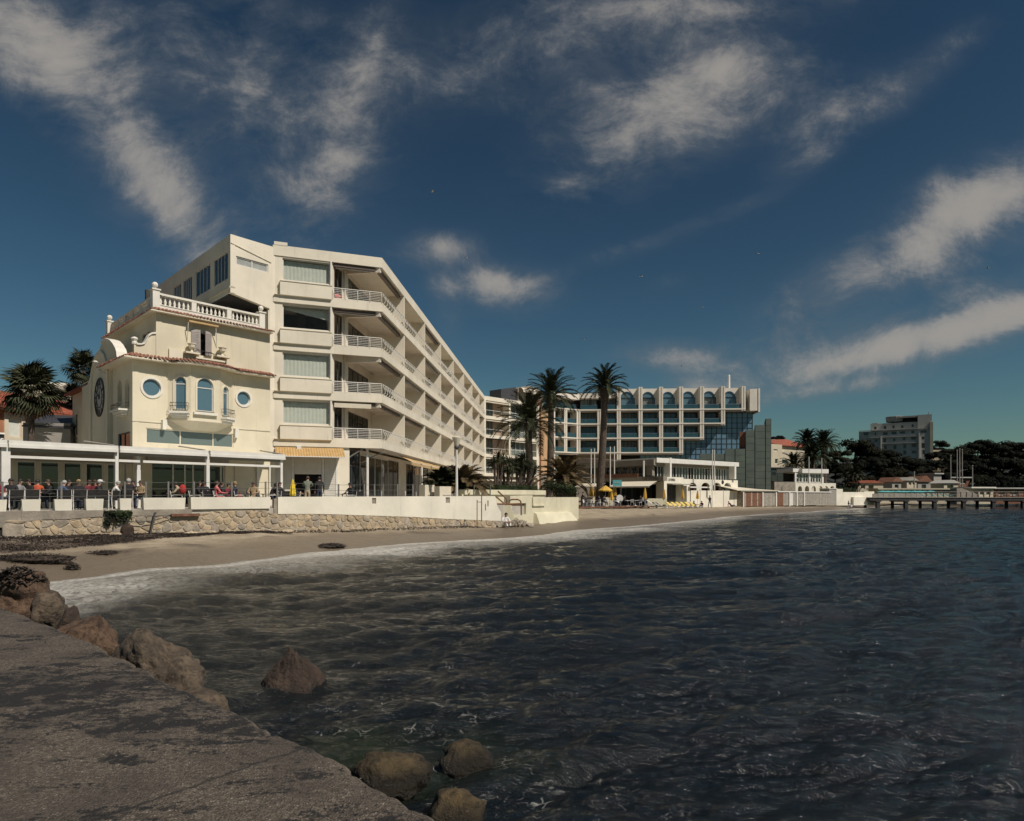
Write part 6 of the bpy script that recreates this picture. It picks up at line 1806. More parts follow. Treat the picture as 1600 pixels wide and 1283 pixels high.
palm('tan spiky palm on the terrace right of the street lamp', 722, 50, 762, 774, 42, 9, 46, m='frond_dry', kind='date_palm', group='bushy low palms', elev=(-8, 70), droop=1.4)
palm('dark green bushy palm on the terrace left of the street lamp', 690, 49, 760, 774, 27, 9, 46, m='frond', kind='date_palm', group='bushy low palms', elev=(-10, 75), droop=1.0)
def fan_mesh(name, R_, seed, m):
    rr = random.Random(seed); mb = MB(); pet = R_ * .55
    mb.path([(0, 0, 0), (pet * .5, 0, .06), (pet, 0, .0)], [.02, .016, .012], 4)
    n_ = 22
    for i in range(n_):
        a = math.radians(-125 + 250 * i / (n_ - 1)); L_ = R_ * (.55 + .12 * math.cos(a)) * rr.uniform(.9, 1.05); w = .035 * R_
        c = Vector((pet, 0, 0)); d = Vector((math.cos(a), math.sin(a), .0)); e = Vector((-math.sin(a), math.cos(a), 0)) * w
        dz = Vector((0, 0, -.16 * R_ * rr.uniform(.6, 1.8)))
        mb.add([c, c + d * L_ * .62 - e + Vector((0, 0, .03)), c + d * L_ * .62 + e + Vector((0, 0, -.01)), c + d * L_ + dz], [(0, 1, 2), (1, 3, 2)])
    return mb.mesh(name, m)
def fan_palm(label, x, d, ytop, ybase, rad_px, tr_px, n_=46, lower=-50):
    cz, bz, X0 = Zat(ytop, d), Zat(ybase, d), GX(x, d); Rm = rad_px * d / F
    r = thing('fan_palm', label, 'palm tree', (X0, d, bz), 'fan palms behind the villa'); tr = tr_px * d / F / 2
    mb = MB(); mb.path([(X0, d, bz + (cz - bz) * i / 14) for i in range(15)], [tr * (1.1 - .3 * i / 14) * (1 + .06 * (i % 2)) for i in range(15)], 10); mb.build('trunk', M['trunk'], r)
    ms = [fan_mesh('fan_leaf', Rm * k, int(x) + i, M['fan']) for i, k in enumerate((1, .9, 1.08))]; rr = random.Random(int(x))
    for i in range(n_):
        o = bpy.data.objects.new('fan_leaf', ms[i % 3]); COL.objects.link(o); o.parent = r; k = (i + .5) / n_
        o.location = Vector((X0, d, cz - .3 + .5 * k)) - r.location; o.rotation_euler = Euler((rr.uniform(-.5, .5), -math.radians(lower + (85 - lower) * k + rr.uniform(-8, 8)), i * 2.39996), 'XYZ'); s_ = rr.uniform(.85, 1.1); o.scale = (s_,) * 3
    return r
fan_palm('shaggy fan palm standing before the red roofed house', 49, 46, 613, 690, 40, 8.5, 54)
fan_palm('fan palm peeping out above roof left of the villa', 131, 64, 578, 690, 27, 7, 44)
fan_palm('low fan palm beside villa rear wing at roof height', 114, 66, 620, 690, 20, 6, 30)
# leafy masses built of small leaf faces
def leaf_cloud(mb, fn, n_, size, rr, flat=.35):
    for i in range(n_):
        c, nn = fn(rr)
        a = Vector((rr.gauss(0, 1), rr.gauss(0, 1), rr.gauss(0, 1))); a = (a - nn * a.dot(nn) * (1 - flat)).normalized(); b_ = nn.cross(a)
        if b_.length < .05: b_ = a.orthogonal()
        b_.normalize(); s_ = size * rr.uniform(.6, 1.4)
        mb.add([c - a * s_, c + b_ * s_ * .45, c + a * s_, c - b_ * s_ * .45], [(0, 1, 2, 3)])
def box_hedge(name, label, fr, u0, u1, n0, n1, z0, z1, n_, size, m='hedge', cat='hedge'):
    th = thing(name, label, cat, fr.pt((u0 + u1) / 2, (n0 + n1) / 2, z0)); rr = random.Random(int(u0 * 10) + n_)
    mb = MB(); mb.box(fr, u0 + .1, u1 - .1, n0 + .1, n1 - .1, z0, z1 - .1); mb.build('branches', M['bark'], th)
    def fn(r_):
        f = r_.random(); u = r_.uniform(u0, u1)
        if f < .45: return fr.pt(u, n1 + r_.gauss(0, .05), r_.uniform(z0, z1)), Vector((fr.n.x, fr.n.y, 0))
        if f < .9: return fr.pt(u, r_.uniform(n0, n1), z1 + r_.gauss(0, .06)), Vector((0, 0, 1))
        return fr.pt(r_.choice((u0, u1)), r_.uniform(n0, n1), r_.uniform(z0, z1)), Vector((fr.u.x, fr.u.y, 0))
    mb = MB(); leaf_cloud(mb, fn, n_, size, rr); mb.build('foliage', M[m], th); return th
def bush(name, label, X0, Y0, Z0, rx, ry, rz, n_, size, m='shrub', cat='shrub', group=None, seed=0):
    th = thing(name, label, cat, (X0, Y0, Z0), group); rr = random.Random(seed + n_)
    lob = [(Vector((rr.gauss(0, .4) * rx, rr.gauss(0, .4) * ry, rz * rr.uniform(.3, .8))), rr.uniform(.35, .6)) for _ in range(9)]
    def fn(r_):
        c, k = r_.choice(lob); v = Vector((r_.gauss(0, 1), r_.gauss(0, 1), r_.gauss(0, 1))).normalized()
        q = r_.random() ** .35
        return Vector((X0, Y0, Z0)) + c + Vector((v.x * rx * k, v.y * ry * k, v.z * rz * k * .8)) * q, v
    mb = MB(); leaf_cloud(mb, fn, n_, size, rr); mb.build('foliage', M[m], th)
    mb = MB()
    for i in range(5): c, k = lob[i]; mb.path([(X0 + rr.uniform(-.1, .1), Y0, Z0), Vector((X0, Y0, Z0)) + c * .6 , Vector((X0, Y0, Z0)) + c], [.06 * rz ** .5, .04 * rz ** .5, .02], 5)
    mb.build('stems', M['bark'], th); return th
YW = Fr((GX(722, 48.0), 48.0), (GX(850, 56.0), 56.0))
box_hedge('hedge', 'clipped dark hedge along the top of the pale yellow wall', YW, YW.U(724), YW.U(846), -2.2, -.4, YW.Z(780, 769), YW.Z(780, 758.5), 5200, .07)
bush('shrub', 'dark shrub below the brown palm at end of yellow wall', GX(872, 59), 59, Zat(778, 59), 2.3, 1.2, 1.35, 2600, .08, 'hedge')
# yucca clumps with bare stems
def yucca(label, x, d, ybase, heads, m='frond'):
    bz = Zat(ybase, d); X0 = GX(x, d); r = thing('yucca_tree', label, 'yucca', (X0, d, bz), 'yuccas in front of the end wing'); rr = random.Random(int(x)); ms = []
    for k in range(2):
        mb = MB()
        for i in range(70):
            v = Vector((rr.gauss(0, 1), rr.gauss(0, 1), rr.gauss(.25, .8))).normalized(); e = v.cross(Vector((0, 0, 1))).normalized() * .035; L_ = rr.uniform(.55, .9)
            mb.add([-e, e, v * L_ * .6 + e * .7 - Vector((0, 0, .03)), v * L_ - Vector((0, 0, .18 * L_)), v * L_ * .6 - e * .7], [(0, 1, 2, 4), (2, 3, 4)])
        ms.append(mb.mesh('leaf_head', M[m]))
    for hx, hy in heads:
        hp = P(hx, hy, d + rr.uniform(-.8, .8)); mb = MB(); mb.path([(X0 + (hp.x - X0) * .35, d, bz), (X0 + (hp.x - X0) * .8, d, bz + (hp.z - bz) * .55), hp], [.17, .13, .10], 7); mb.build('stem', M['trunk'], r)
        o = bpy.data.objects.new('leaf_head', rr.choice(ms)); COL.objects.link(o); o.parent = r; o.location = hp - r.location; o.rotation_euler = (rr.uniform(-.4, .4), rr.uniform(-.4, .4), rr.uniform(0, 6)); s_ = rr.uniform(1.15, 1.5); o.scale = (s_,) * 3
    return r
yucca('slender yucca with one shaggy head left of the clump', 776, 66, 768, [(778, 713), (772, 722), (786, 718)])
yucca('bushy yucca with several stems in middle of the clump', 792, 67, 769, [(786, 728), (796, 721), (802, 730), (793, 736), (780, 735)])
yucca('bushy yucca with dark heads behind the nearest tall palm', 812, 69, 770, [(806, 718), (815, 722), (821, 730), (812, 733), (828, 726), (836, 735), (819, 715)])

# street lamp
d_ = 43.5; X0 = GX(713.5, d_); zb_ = TZ
lamp = thing('street_lamp', 'white street lamp post with conical lantern behind the parapet', 'street lamp', (X0, d_, zb_))
mb = MB(); mb.lathe((X0, d_, zb_), [(.14, 0), (.14, .1), (.10, .35), (.075, 2.0), (.06, Zat(699, d_) - zb_)], 12); mb.build('post', M['white_metal'], lamp)
mb = MB(); mb.lathe((X0, d_, Zat(699, d_)), [(.10, -.12), (.16, 0), (.10, .10)], 12); mb.build('collar', M['dark_frame'], lamp)
mb = MB(); mb.lathe((X0, d_, Zat(699, d_) + .10), [(.12, 0), (.30, .52), (.28, .56), (.05, .62)], 14); mb.build('lantern', M['awning_cream'], lamp)

# yellow retaining wall with steps, pipes and rail
yw = thing('yellow_garden_wall', 'pale yellow garden wall with heavy coping below the clipped hedge', 'wall', YW.pt(YW.L / 2, 0, .5))
mb = MB(); mb.box(YW, YW.U(722), YW.L, -.5, .0, .2, YW.Z(780, 772.5)); mb.build('wall_face', M['yellow_wall'], yw)
mb = MB(); mb.box(YW, YW.U(724), YW.L + .05, -.6, .14, YW.Z(780, 773), YW.Z(780, 765.5)); mb.build('coping', M['yellow_wall'], yw)
YF = Fr((GX(796, 46.5), 46.5), (GX(904, 56.0), 56.0))
yf = thing('yellow_beach_wall', 'lower pale yellow wall with stepped face meeting the sand', 'wall', YF.pt(YF.L / 2, 0, .3))
zt_ = YF.Z(870, 777)
mb = MB(); mb.wall(YF, [(YF.U(797), .0), (YF.L, .0), (YF.L, zt_), (YF.U(832), zt_), (YF.U(832), YF.Z(832, 774)), (YF.U(797), YF.Z(797, 775))], [rect(YF.U(799.5), YF.U(822), YF.Z(810, 804.5), YF.Z(810, 786.5))], 0, .5, back=True); mb.build('wall_face', M['yellow_wall'], yf)
mb = MB(); mb.box(YF, YF.U(799), YF.U(823), -.6, -.52, .2, zt_ - .1); mb.build('recess', M['old_concrete'], yf)
mb = MB(); mb.box(YF, YF.L - .45, YF.L, -6, -.02, .0, zt_ - .003); mb.build('return_wall', M['yellow_wall'], yf)
mb = MB(); mb.hexa([YF.pt(YF.U(832), .75, 0), YF.pt(YF.U(893), .95, 0), YF.pt(YF.U(893), 0, 0), YF.pt(YF.U(832), 0, 0), YF.pt(YF.U(834), .22, YF.Z(850, 802)), YF.pt(YF.U(888), .25, YF.Z(880, 801)), YF.pt(YF.U(888), 0, YF.Z(880, 800)), YF.pt(YF.U(834), 0, YF.Z(850, 800))]); mb.build('sloping_foot', M['yellow_wall'], yf)
mb = MB(); mb.box(YF, YF.U(832), YF.U(850), 0, .10, YF.Z(840, 791), YF.Z(840, 789)); mb.box(YF, YF.U(831), YF.U(832.5), 0, .10, YF.Z(832, 791), zt_); mb.build('wall_ledge', M['yellow_wall'], yf)
stp = thing('beach_steps', 'concrete steps down to the sand at end of the parapet', 'steps', P(787, 812, 45.5))
for i in range(7):
    mb = MB(); q0_ = P(776 + 1.6 * i, 800, 45.0 + .15 * i); mb.box(WF, q0_.x - .1, q0_.x + .95, -(q0_.y + 1.2), -(q0_.y), .3, TZ - .02 - .21 * i); mb.build('step', M['yellow_wall'], stp)
hr = thing('step_handrail', 'bent brown pipe handrail at the top of the beach steps', 'handrail', P(786, 800, 45.5))
mb = MB(); dd = 45.3
mb.path([P(778, 767.5, dd), P(784, 773, dd), P(790, 777.5, dd), P(792.5, 782, dd), P(791.5, 788, dd), P(789, 796, dd), P(788.5, 806, dd)], .055, 7); mb.build('upper_pipe', M['rust'], hr)
mb = MB(); mb.path([P(774, 775, dd + .6), P(781, 781, dd + .5), P(788, 787, dd + .4)], .055, 7); mb.build('lower_pipe', M['rust'], hr)
mb = MB(); mb.path([P(776, 787.5, dd), P(800, 787.5, dd), P(814, 787, dd)], .05, 6); mb.build('cross_pipe', M['rust'], hr)
h2 = thing('hoop_rail', 'arched rusty hoop rail right of the beach steps', 'handrail', P(805, 806, 46.2)); dd = 46.2
mb = MB(); mb.path([P(795.5, 806, dd), P(795, 787, dd), P(796.5, 782, dd), P(800, 780.5, dd), P(809, 780.5, dd), P(813, 782.5, dd), P(814.5, 787, dd), P(814.5, 805, dd)], .055, 7); mb.build('hoop', M['rust'], h2)
mb = MB(); mb.path([P(795, 789, dd), P(814, 788.5, dd)], .035, 6); mb.build('crossbar', M['rust'], h2)
lad = thing('swim_ladder', 'thin bent pipe ladder leaning on the white parapet', 'ladder', P(750, 820, 41.2)); dd = 41.2
mb = MB(); mb.path([P(756, 769.5, dd), P(754, 770, dd), P(752.5, 773, dd), P(752.5, 815, dd)], .035, 6); mb.build('tall_pipe', M['steel'], lad)
mb = MB(); mb.path([P(745.5, 781, dd - .2), P(745.5, 823, dd - .2)], .03, 6); mb.build('short_pipe', M['rust'], lad)
mb = MB(); mb.path([P(745.5, 784.5, dd - .2), P(752.5, 784.5, dd)], .022, 6); mb.build('rung', M['rust'], lad)
for x, y0, y1, lab in ((776.5, 799, 812, 'short rusty stake on sand at end of white parapet'), (762.5, 782, 791, 'short steel rod hanging on white parapet right of the ladder')):
    p = P(x, y1, 43 if x < 770 else 44.3); q = P(x, y0, p.y); mb = MB(); mb.tube(p, q, .035, seg=6); tag(mb.build('stake', M['rust'], base=p), lab, 'stake')
# two tubular rods standing on hedge wall
for x in (737.5, 763): p = YW.pt(YW.U(x), .2, YW.Z(x, 775)); mb = MB(); mb.tube(p, p + Vector((0, 0, .85)), .03, seg=6); tag(mb.build('stake', M['steel'], base=p), 'thin dark post before yellow coping, ' + ('nearer the lamp' if x < 750 else 'nearer the steps'), 'post')
# rubble heap beside the steps
rr = random.Random(8); mb = MB()
for i in range(150):
    x = rr.uniform(786, 834); d = rr.uniform(43.6, 45.6) + (x - 786) * .045; X0 = GX(x, d); z0 = ground_z(X0, d); r_ = rr.uniform(.05, .17); hgt = max(0, .5 - abs(x - 806) * .02)
    mb.add([Vector((X0 + v.x * r_ * rr.uniform(.8, 1.3), d + v.y * r_, z0 + rr.uniform(0, .05) + hgt * rr.random() + v.z * r_ * .8)) for v in iv], ifc)
mb.build('rubble', M['stone_c'], kind='stuff')
p = P(789, 812, 43.4); person((p.x, p.y, ground_z(p.x, p.y) + .02), .5, 'ground', 'person in white with dark hair sitting at foot of the beach steps', top='c_white', legs='c_white', hair='hair_dark', group='people on the beach')
# air conditioning units behind the parapet
for x0, x1, y, lab in ((664, 679, 757.5, 'beige air conditioning unit left of the street lamp, left of two'), (686.5, 705, 760, 'beige air conditioning unit beside the street lamp, right of two')):
    d = 44.5; fr = Fr((GX(x0, d), d), (GX(x1, d + .8), d + .8)); r = thing('air_conditioner', lab, 'air conditioner', fr.pt(fr.L / 2, 0, TZ), 'air conditioners'); mb = MB(); mb.box(fr, 0, fr.L, -.5, 0, TZ, fr.Z(x0, y)); mb.build('casing', M['awning_cream'], r)
    mb = MB()
    for k in range(7): zz = TZ + .1 + .09 * k; mb.box(fr, fr.L * .3, fr.L - .05, 0, .02, zz, zz + .05)
    mb.build('grille', M['awning_grey'], r, kind='stuff')
# drooping plant over the stone wall and the pipe with a rope
mb = MB(); rr = random.Random(4)
pl = thing('trailing_plant', 'dark green trailing plant spilling over stone wall below narrow planter', 'plant', E.pt(E.U(190), .2, 1.6))
def fn(r_):
    x = r_.triangular(163, 208, 192); y = 799 + abs(r_.gauss(0, 4.5)) * (1.3 if x > 180 else .6); u, z = E.uz(x, y, .3); return E.pt(u, .12 + abs(r_.gauss(0, .13)), z), Vector((E.n.x, E.n.y, .3)).normalized()
leaf_cloud(mb, fn, 900, .07, rr, .8); mb.build('foliage', M['hedge'], pl)
def fn2(r_):
    x = 168 + r_.gauss(0, 2.2); y = 815 + r_.gauss(0, 3); u, z = E.uz(x, y, .25); return E.pt(u, .24 + abs(r_.gauss(0, .05)), z), Vector((E.n.x, E.n.y, .3)).normalized()
mb = MB(); leaf_cloud(mb, fn2, 160, .06, rr, .8); mb.build('hanging_tuft', M['hedge'], pl)
pp = thing('iron_stake', 'tilted black iron bar propped against the stone wall', 'iron bar', E.pt(E.U(236), .6, .6))
mb = MB(); a = E.pt(E.U(242, .3), .28, E.Z(242, 801.5, .3)); b_ = E.pt(E.U(234.5, .6), .55, E.Z(234.5, 840, .6)); mb.path([a + Vector((.05, 0, .0)), a, a.lerp(b_, .5), b_], [.05, .045, .035, .035], 6); mb.build('bar', M['iron'], pp)
mb = MB(); pts = [E.pt(E.U(x, .3), .3, E.Z(x, y, .3)) for x, y in ((164, 803), (180, 810), (200, 815), (218, 816), (238, 814), (255, 809), (268, 804))]; mb.path(pts, .018, 5); tag(mb.build('rope', M['iron'], base=pts[0]), 'slack dark rope slung along the stone wall past the iron bar', 'rope')
mb = MB(); a = E.uz(268, 803, .25); mb.box(E, a[0], E.U(312, .25), .16, .30, a[1] - .12, a[1]); tag(mb.build('driftwood_plank', M['wood_brown'], base=E.pt(a[0], .2, a[1])), 'brown plank set in top of stone wall below the longest planter', 'plank')
# dark debris caught in the wall
me = rock_mesh('debris', .32, .2, .36, 77, RM_wet, sub=3); o = bpy.data.objects.new('tarpaulin', me); COL.objects.link(o); o.location = E.pt(E.U(199, .4), .34, E.Z(199, 831, .4)); tag(o, 'crumpled black tarpaulin against the foot of stone wall', 'tarpaulin')
# dark weed banks at the left water edge
for cx, y, d, w, h_, sd_, lab in ((46, 884, 21.3, 1.15, .20, 31, 'long black bank of seaweed on sand at left picture edge'), (113, 887, 20.6, .20, .14, 32, 'small round black clump at end of the seaweed bank'), (518, 861, 30.5, .6, .10, 33, 'dark patch of wet weed on the sand by foam line'), (160, 878, 24.0, .5, .05, 35, 'thin dark streak of weed on wet sand')):
    X0 = GX(cx, d); dep = .6 if w > .3 else w; z0 = ground_z(X0, d); rr = random.Random(sd_)
    o = bpy.data.objects.new('seaweed_bank', rock_mesh('seaweed_bank', w, dep, h_, sd_, M['weed'], sub=4, rough=.5)); COL.objects.link(o); o.location = (X0, d, z0 + h_ * .1); o.rotation_euler = (0, 0, .2); tag(o, lab, 'seaweed', 'banks of washed up seaweed')
    mb = MB()
    for i in range(int(900 * w)):
        a, q = rr.uniform(0, 6.28), rr.random() ** .5 * 1.15; c = Vector((q * w * math.cos(a), q * dep * math.sin(a), h_ * max(0, 1 - q * q) ** .5 + rr.uniform(-.02, .05))); b_ = rr.uniform(0, 6.28); l = rr.uniform(.02, .08)
        v = Vector((math.cos(b_) * l, math.sin(b_) * l, rr.uniform(-.03, .03))); e = v.cross(Vector((0, 0, 1))).normalized() * .010; mb.add([c - v - e, c - v + e, c + v + e, c + v - e], [(0, 1, 2, 3)])
    rb = mb.build('weed_strands', M['weed'], kind='stuff'); rb.parent = o
# ------------------------------------------------------------------ glazed hotel with arches
HH = Fr((GX(904, 140.0), 140.0), (GX(1190, 138.0), 138.0))
HA = Fr((GX(866, 136.3), 136.3), (GX(904, 140.0), 140.0))
hot = thing('arched_hotel', 'hotel with white concrete grid balconies, arched top floor and blue glass curtain wall', 'hotel', (HH.o.x, HH.o.y, 1))
cols_px = [904, 936.5, 967, 1001, 1033, 1064.5, 1097, 1130, 1162]
cu_ = [HH.U(x) for x in cols_px]
lv = [11.40, 14.42, 17.40, 20.33]; HT = 25.0
last = [5, 6, 7, 8]                                   # last column index reached by each level
def fin(fr, u, z0, z1, n1=.0, n0=-2.3, parent=hot):
    mb = MB(); mb.box(fr, u - .40, u - .10, n0, n1, z0, z1); mb.box(fr, u + .10, u + .40, n0, n1, z0, z1); mb.box(fr, u - .10, u + .10, n0, n1 - .12, z0, z1); mb.build('concrete_fin', M['hotel'], parent)
def hbal(fr, a, b_, z, n=-.25):
    mb = MB(); mb.box(fr, a, b_, n - .03, n, z + .12, z + .95); g_ = mb.build('glass_balustrade', M['balcony_glass'], hot)
    mb = MB(); mb.tube(fr.pt(a, n - .02, z + 1.0), fr.pt(b_, n - .02, z + 1.0), .045, seg=5); mb.build('handrail', mat_blue, g_)
mat_blue = mat('blue steel rail', (.045, .10, .16), .45, .05, 2)
for k, z in enumerate(lv):
    zt = lv[k + 1] if k < 3 else HT
    le = last[k]
    # slab edge bands
    mb = MB(); mb.box(HH, cu_[0] - .3, cu_[le] + .4, -2.4, .06, z - .16, z + .10); sl = mb.build('slab', M['hotel'], hot)
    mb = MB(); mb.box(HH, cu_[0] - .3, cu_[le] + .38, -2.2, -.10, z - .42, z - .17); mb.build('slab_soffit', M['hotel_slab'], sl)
    for i in range(0, le):
        a, b_ = cu_[i] + .42, cu_[i + 1] - .42
        if k < 3 or i < 2:
            zz = zt - .45 if k < 3 else z + 3.3
            nn = -2.2 if k < 3 else -1.9
            window(HH, rect(a, b_, z + .11, zz), nn, hot, 'dark_frame', 'clear_glass' if R.random() < .5 else 'glass', .10, .05, bars=(.22, .45, .68, .84), curtain='curtain_grey', name='balcony_window')
            hbal(HH, a, b_, z)
        if k < 3: fin(HH, cu_[i], z + .10, zt - .16)
        if k < 3 and i == le - 1: fin(HH, cu_[le], z - .4, zt - .16)
    if k < 3 and R.random() < 2:
        for i in range(le):
            a = (cu_[i] + cu_[i + 1]) / 2; mb = MB(); mb.lathe(HH.pt(a + R.uniform(-.8, .8), -1.2, z + .1), [(.25, 0), (.03, .05), (.03, .68), (.4, .7), (.4, .74)], 8); mb.build('balcony_table', M['plastic_white'], hot)
z = lv[3]
for i in range(2, 8):
    a, b_ = cu_[i], cu_[i + 1]; r = (b_ - a) * .27; cm = a + (b_ - a) * .42; spz = HH.Z(1040, 619)
    hole = arched(cm - r, cm + r, z + .12, spz, 14)
    nfr = -2.0
    mb = MB(); mb.wall(HH, rect(a + .1, b_ - .1, z + .1, HT - .06), [[(a + .6, z + .12), (b_ - .9, z + .12), (b_ - .9, spz), (cm + r, spz)] + arc(cm, spz, r, 0, 180, 14)[1:-1] + [(cm - r, spz), (a + .6, spz)]], nfr, .3); mb.build('arch_wall', M['hotel'], hot)
    hd_ = arc(cm, spz, r, 0, 180, 14)
    mb = MB(); mb.prism(HH, hd_, nfr - .2, nfr - .12); mb.build('arch_pane', M['sky_glass'], hot)
    mb = MB(); mb.ring(HH, arc(cm, spz, r + .10, 0, 180, 14), arc(cm, spz, r - .04, 0, 180, 14), nfr - .10, nfr + .05); mb.build('arch_rim', mat_blue, hot)
    window(HH, rect(a + .62, b_ - .92, z + .12, spz - .02), nfr, hot, mat_blue, 'sky_glass' if i % 3 else 'clear_glass', .12, .12, bars=(.5, .85), curtain='curtain_grey', name='arch_window')
    hbal(HH, a + .45, b_ - .45, z)
for i in range(2, 9): fin(HH, cu_[i], z - .16 if i < 8 else z - .4, HT, .02, -2.3)
mb = MB(); mb.box(HH, cu_[2], cu_[8] + .35, -16, -2.35, HT - .5, HT - .02); mb.build('arch_roof', M['hotel'], hot)
# left section: top floor set back under a white roof band, and an angled end
mb = MB(); mb.box(HH, cu_[0] - .2, cu_[2] - .4, -3.2, -.2, HH.Z(930, 622), HH.Z(930, 614.5)); mb.build('roof_band', M['hotel'], hot)
aU = [HA.U(867), HA.U(884), HA.L]
for k, z in enumerate(lv):
    zt = lv[k + 1] if k < 3 else HT
    mb = MB(); mb.box(HA, aU[0] - .2, HA.L + .15, -2.4, .06, z - .16, z + .10); sl = mb.build('slab', M['hotel'], hot)
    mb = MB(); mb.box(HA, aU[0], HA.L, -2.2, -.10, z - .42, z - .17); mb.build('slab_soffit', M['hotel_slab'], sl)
    for i in range(2):
        a, b_ = aU[i] + .3, aU[i + 1] - .42
        window(HA, rect(a, b_, z + .11, zt - .45 if k < 3 else z + 3.2), -2.1, hot, 'dark_frame', 'glass', .10, .05, bars=(.5,), name='balcony_window'); hbal(HA, a, b_, z)
        if k < 3: fin(HA, aU[i + 1] - .1 if i else aU[i + 1], z + .1, zt - .16); 
mb = MB(); mb.box(HA, aU[0] - .2, HA.L + .3, -3, -.1, HA.Z(880, 622), HA.Z(880, 614)); mb.build('roof_band', M['hotel'], hot)
mb = MB(); mb.box(HA, aU[0] - .3, aU[0], -2.4, .1, 4, 20.4); mb.build('end_fin', M['hotel'], hot)
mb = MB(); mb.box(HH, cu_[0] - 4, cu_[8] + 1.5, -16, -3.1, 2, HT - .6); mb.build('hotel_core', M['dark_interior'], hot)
mb = MB(); mb.box(HH, cu_[0] - .4, cu_[2] + .3, -2.5, -1.8, 2, 11); mb.build('podium_wall', M['taupe'], hot)
for i in (2,): fin(HH, cu_[i], 5, lv[0] - .2)
# curtain wall of dark blue panes with raised mullions
CW = HH.shift(-2.3)
c0, c1 = CW.U(1000), CW.U(1176)
mb = MB(); mb.box(CW, c0, c1, -.4, 0, 3.5, lv[3] + .0); mb.box(CW, CW.U(1160), c1, -.4, 0, lv[3], HT - .8); cw = mb.build('curtain_wall', M['blue_glass'], hot)
mb = MB(); st_ = (CW.U(1108) - CW.U(1100)); u = c0
zg = 3.6
while u <= c1 + .01:
    mb.box(CW, u - .06, u + .06, .0, .07, 3.5, HT - .9 if u > CW.U(1160) else lv[3] - .2); u += st_
while zg < HT - 1:
    mb.box(CW, c0 if zg < lv[3] - .2 else CW.U(1160), c1, .005, .062, zg - .05, zg + .05); zg += st_ * 1.02
mb.build('mullions', M['slate_joint'], cw, kind='stuff')
bx0, bx1 = HH.U(1171), HH.U(1186.5)
mb = MB(); mb.box(HH, bx0, bx1 - .5, -6, .35, HH.Z(1180, 642), HH.Z(1180, 608)); mb.build('corner_box', M['hotel'], hot)
mb = MB(); mb.box(HH, bx1 - .35, bx1, -6, .45, HH.Z(1186, 644), HH.Z(1186, 607.5)); mb.build('corner_fin', M['hotel'], hot)
mb = MB(); mb.box(HH, bx1 - .5, bx1 - .35, -5.9, .1, HH.Z(1180, 643), HH.Z(1180, 608.5)); mb.build('shadow_gap', M['slate_joint'], hot)
mb = MB(); c = HH.pt(HH.U(1147), -4, 0); mb.lathe((c.x, c.y, HT - .5), [(.28, 0), (.28, HH.Z(1147, 586, -4) - HT + .4), (.22, HH.Z(1147, 586, -4) - HT + .5)], 12); mb.build('flue', M['white_metal'], hot)
# ochre stair tower on the left of the hotel
st = thing('ochre_stair_tower', 'narrow ochre stair tower between end wing and the glazed hotel', 'tower', P(850, 770, 128)); fr = Fr((GX(839, 127), 127), (GX(862, 128), 128))
for x0, x1, y, m_ in ((838, 843.5, 627, 'orange_wall'), (845.5, 862, 640, None)):
    mb = MB(); mb.box(fr, fr.U(x0), fr.U(x1), -5, 0 if m_ is None else .25, 1.5, fr.Z(850, y)); mb.build('pier' if m_ else 'wall', M[m_] if m_ else mat('apricot render', (.56, .36, .20), .9, .06, .5), st)
mb = MB(); mb.box(fr, fr.U(843.5), fr.U(845.5), -4, -.3, 1.5, fr.Z(844, 630)); mb.build('joint', M['slate_joint'], st)
mb = MB(); mb.box(fr, fr.U(845), fr.U(863), -5, .15, 1.5, fr.Z(850, 742)); mb.build('base', M['taupe'], st)

# stepped dark slate-green tower
TW = Fr((GX(1092, 121.0), 121.0), (GX(1206, 117.0), 117.0))
tw = thing('slate_clad_block', 'stepped blind block clad in dark green grey panels right of the hotel', 'building', TW.pt(TW.L / 2, 0, 1))
cells = 0
for x0, x1, yt in ((1093, 1117, 709), (1117, 1132.5, 709), (1132.5, 1148.5, 701.5), (1148.5, 1165, 701.5), (1165, 1179.5, 672), (1179.5, 1196, 664), (1196, 1205, 654)):
    a, b_ = TW.U(x0), TW.U(x1); zt = TW.Z((x0 + x1) / 2, yt); zb = .8
    mb = MB(); mb.box(TW, a, b_ + .002, -7, -.06, zb, zt); mb.build('core', M['slate_joint'], tw)
    nrow = int(round((zt - zb) / 1.16)); hstep = (zt - zb) / nrow
    for j in range(nrow):
        mb = MB(); jn = R.uniform(-.012, .012); mb.hexa([TW.pt(a + .07, -.08, zb + hstep * j + .03), TW.pt(b_ - .07, -.08, zb + hstep * j + .03), TW.pt(b_ - .07, jn, zb + hstep * j + .03), TW.pt(a + .07, -jn, zb + hstep * j + .03), TW.pt(a + .07, -.08, zb + hstep * (j + 1)), TW.pt(b_ - .07, -.08, zb + hstep * (j + 1)), TW.pt(b_ - .07, jn, zb + hstep * (j + 1) - .03), TW.pt(a + .07, -jn, zb + hstep * (j + 1) - .03)]); mb.build('panel', M['slate'], tw)
mb = MB(); mb.box(TW, TW.U(1155), TW.U(1164.8), -6, -1.0, TW.Z(1160, 701), TW.Z(1160, 674)); mb.build('dark_side', M['wood_brown'], tw)

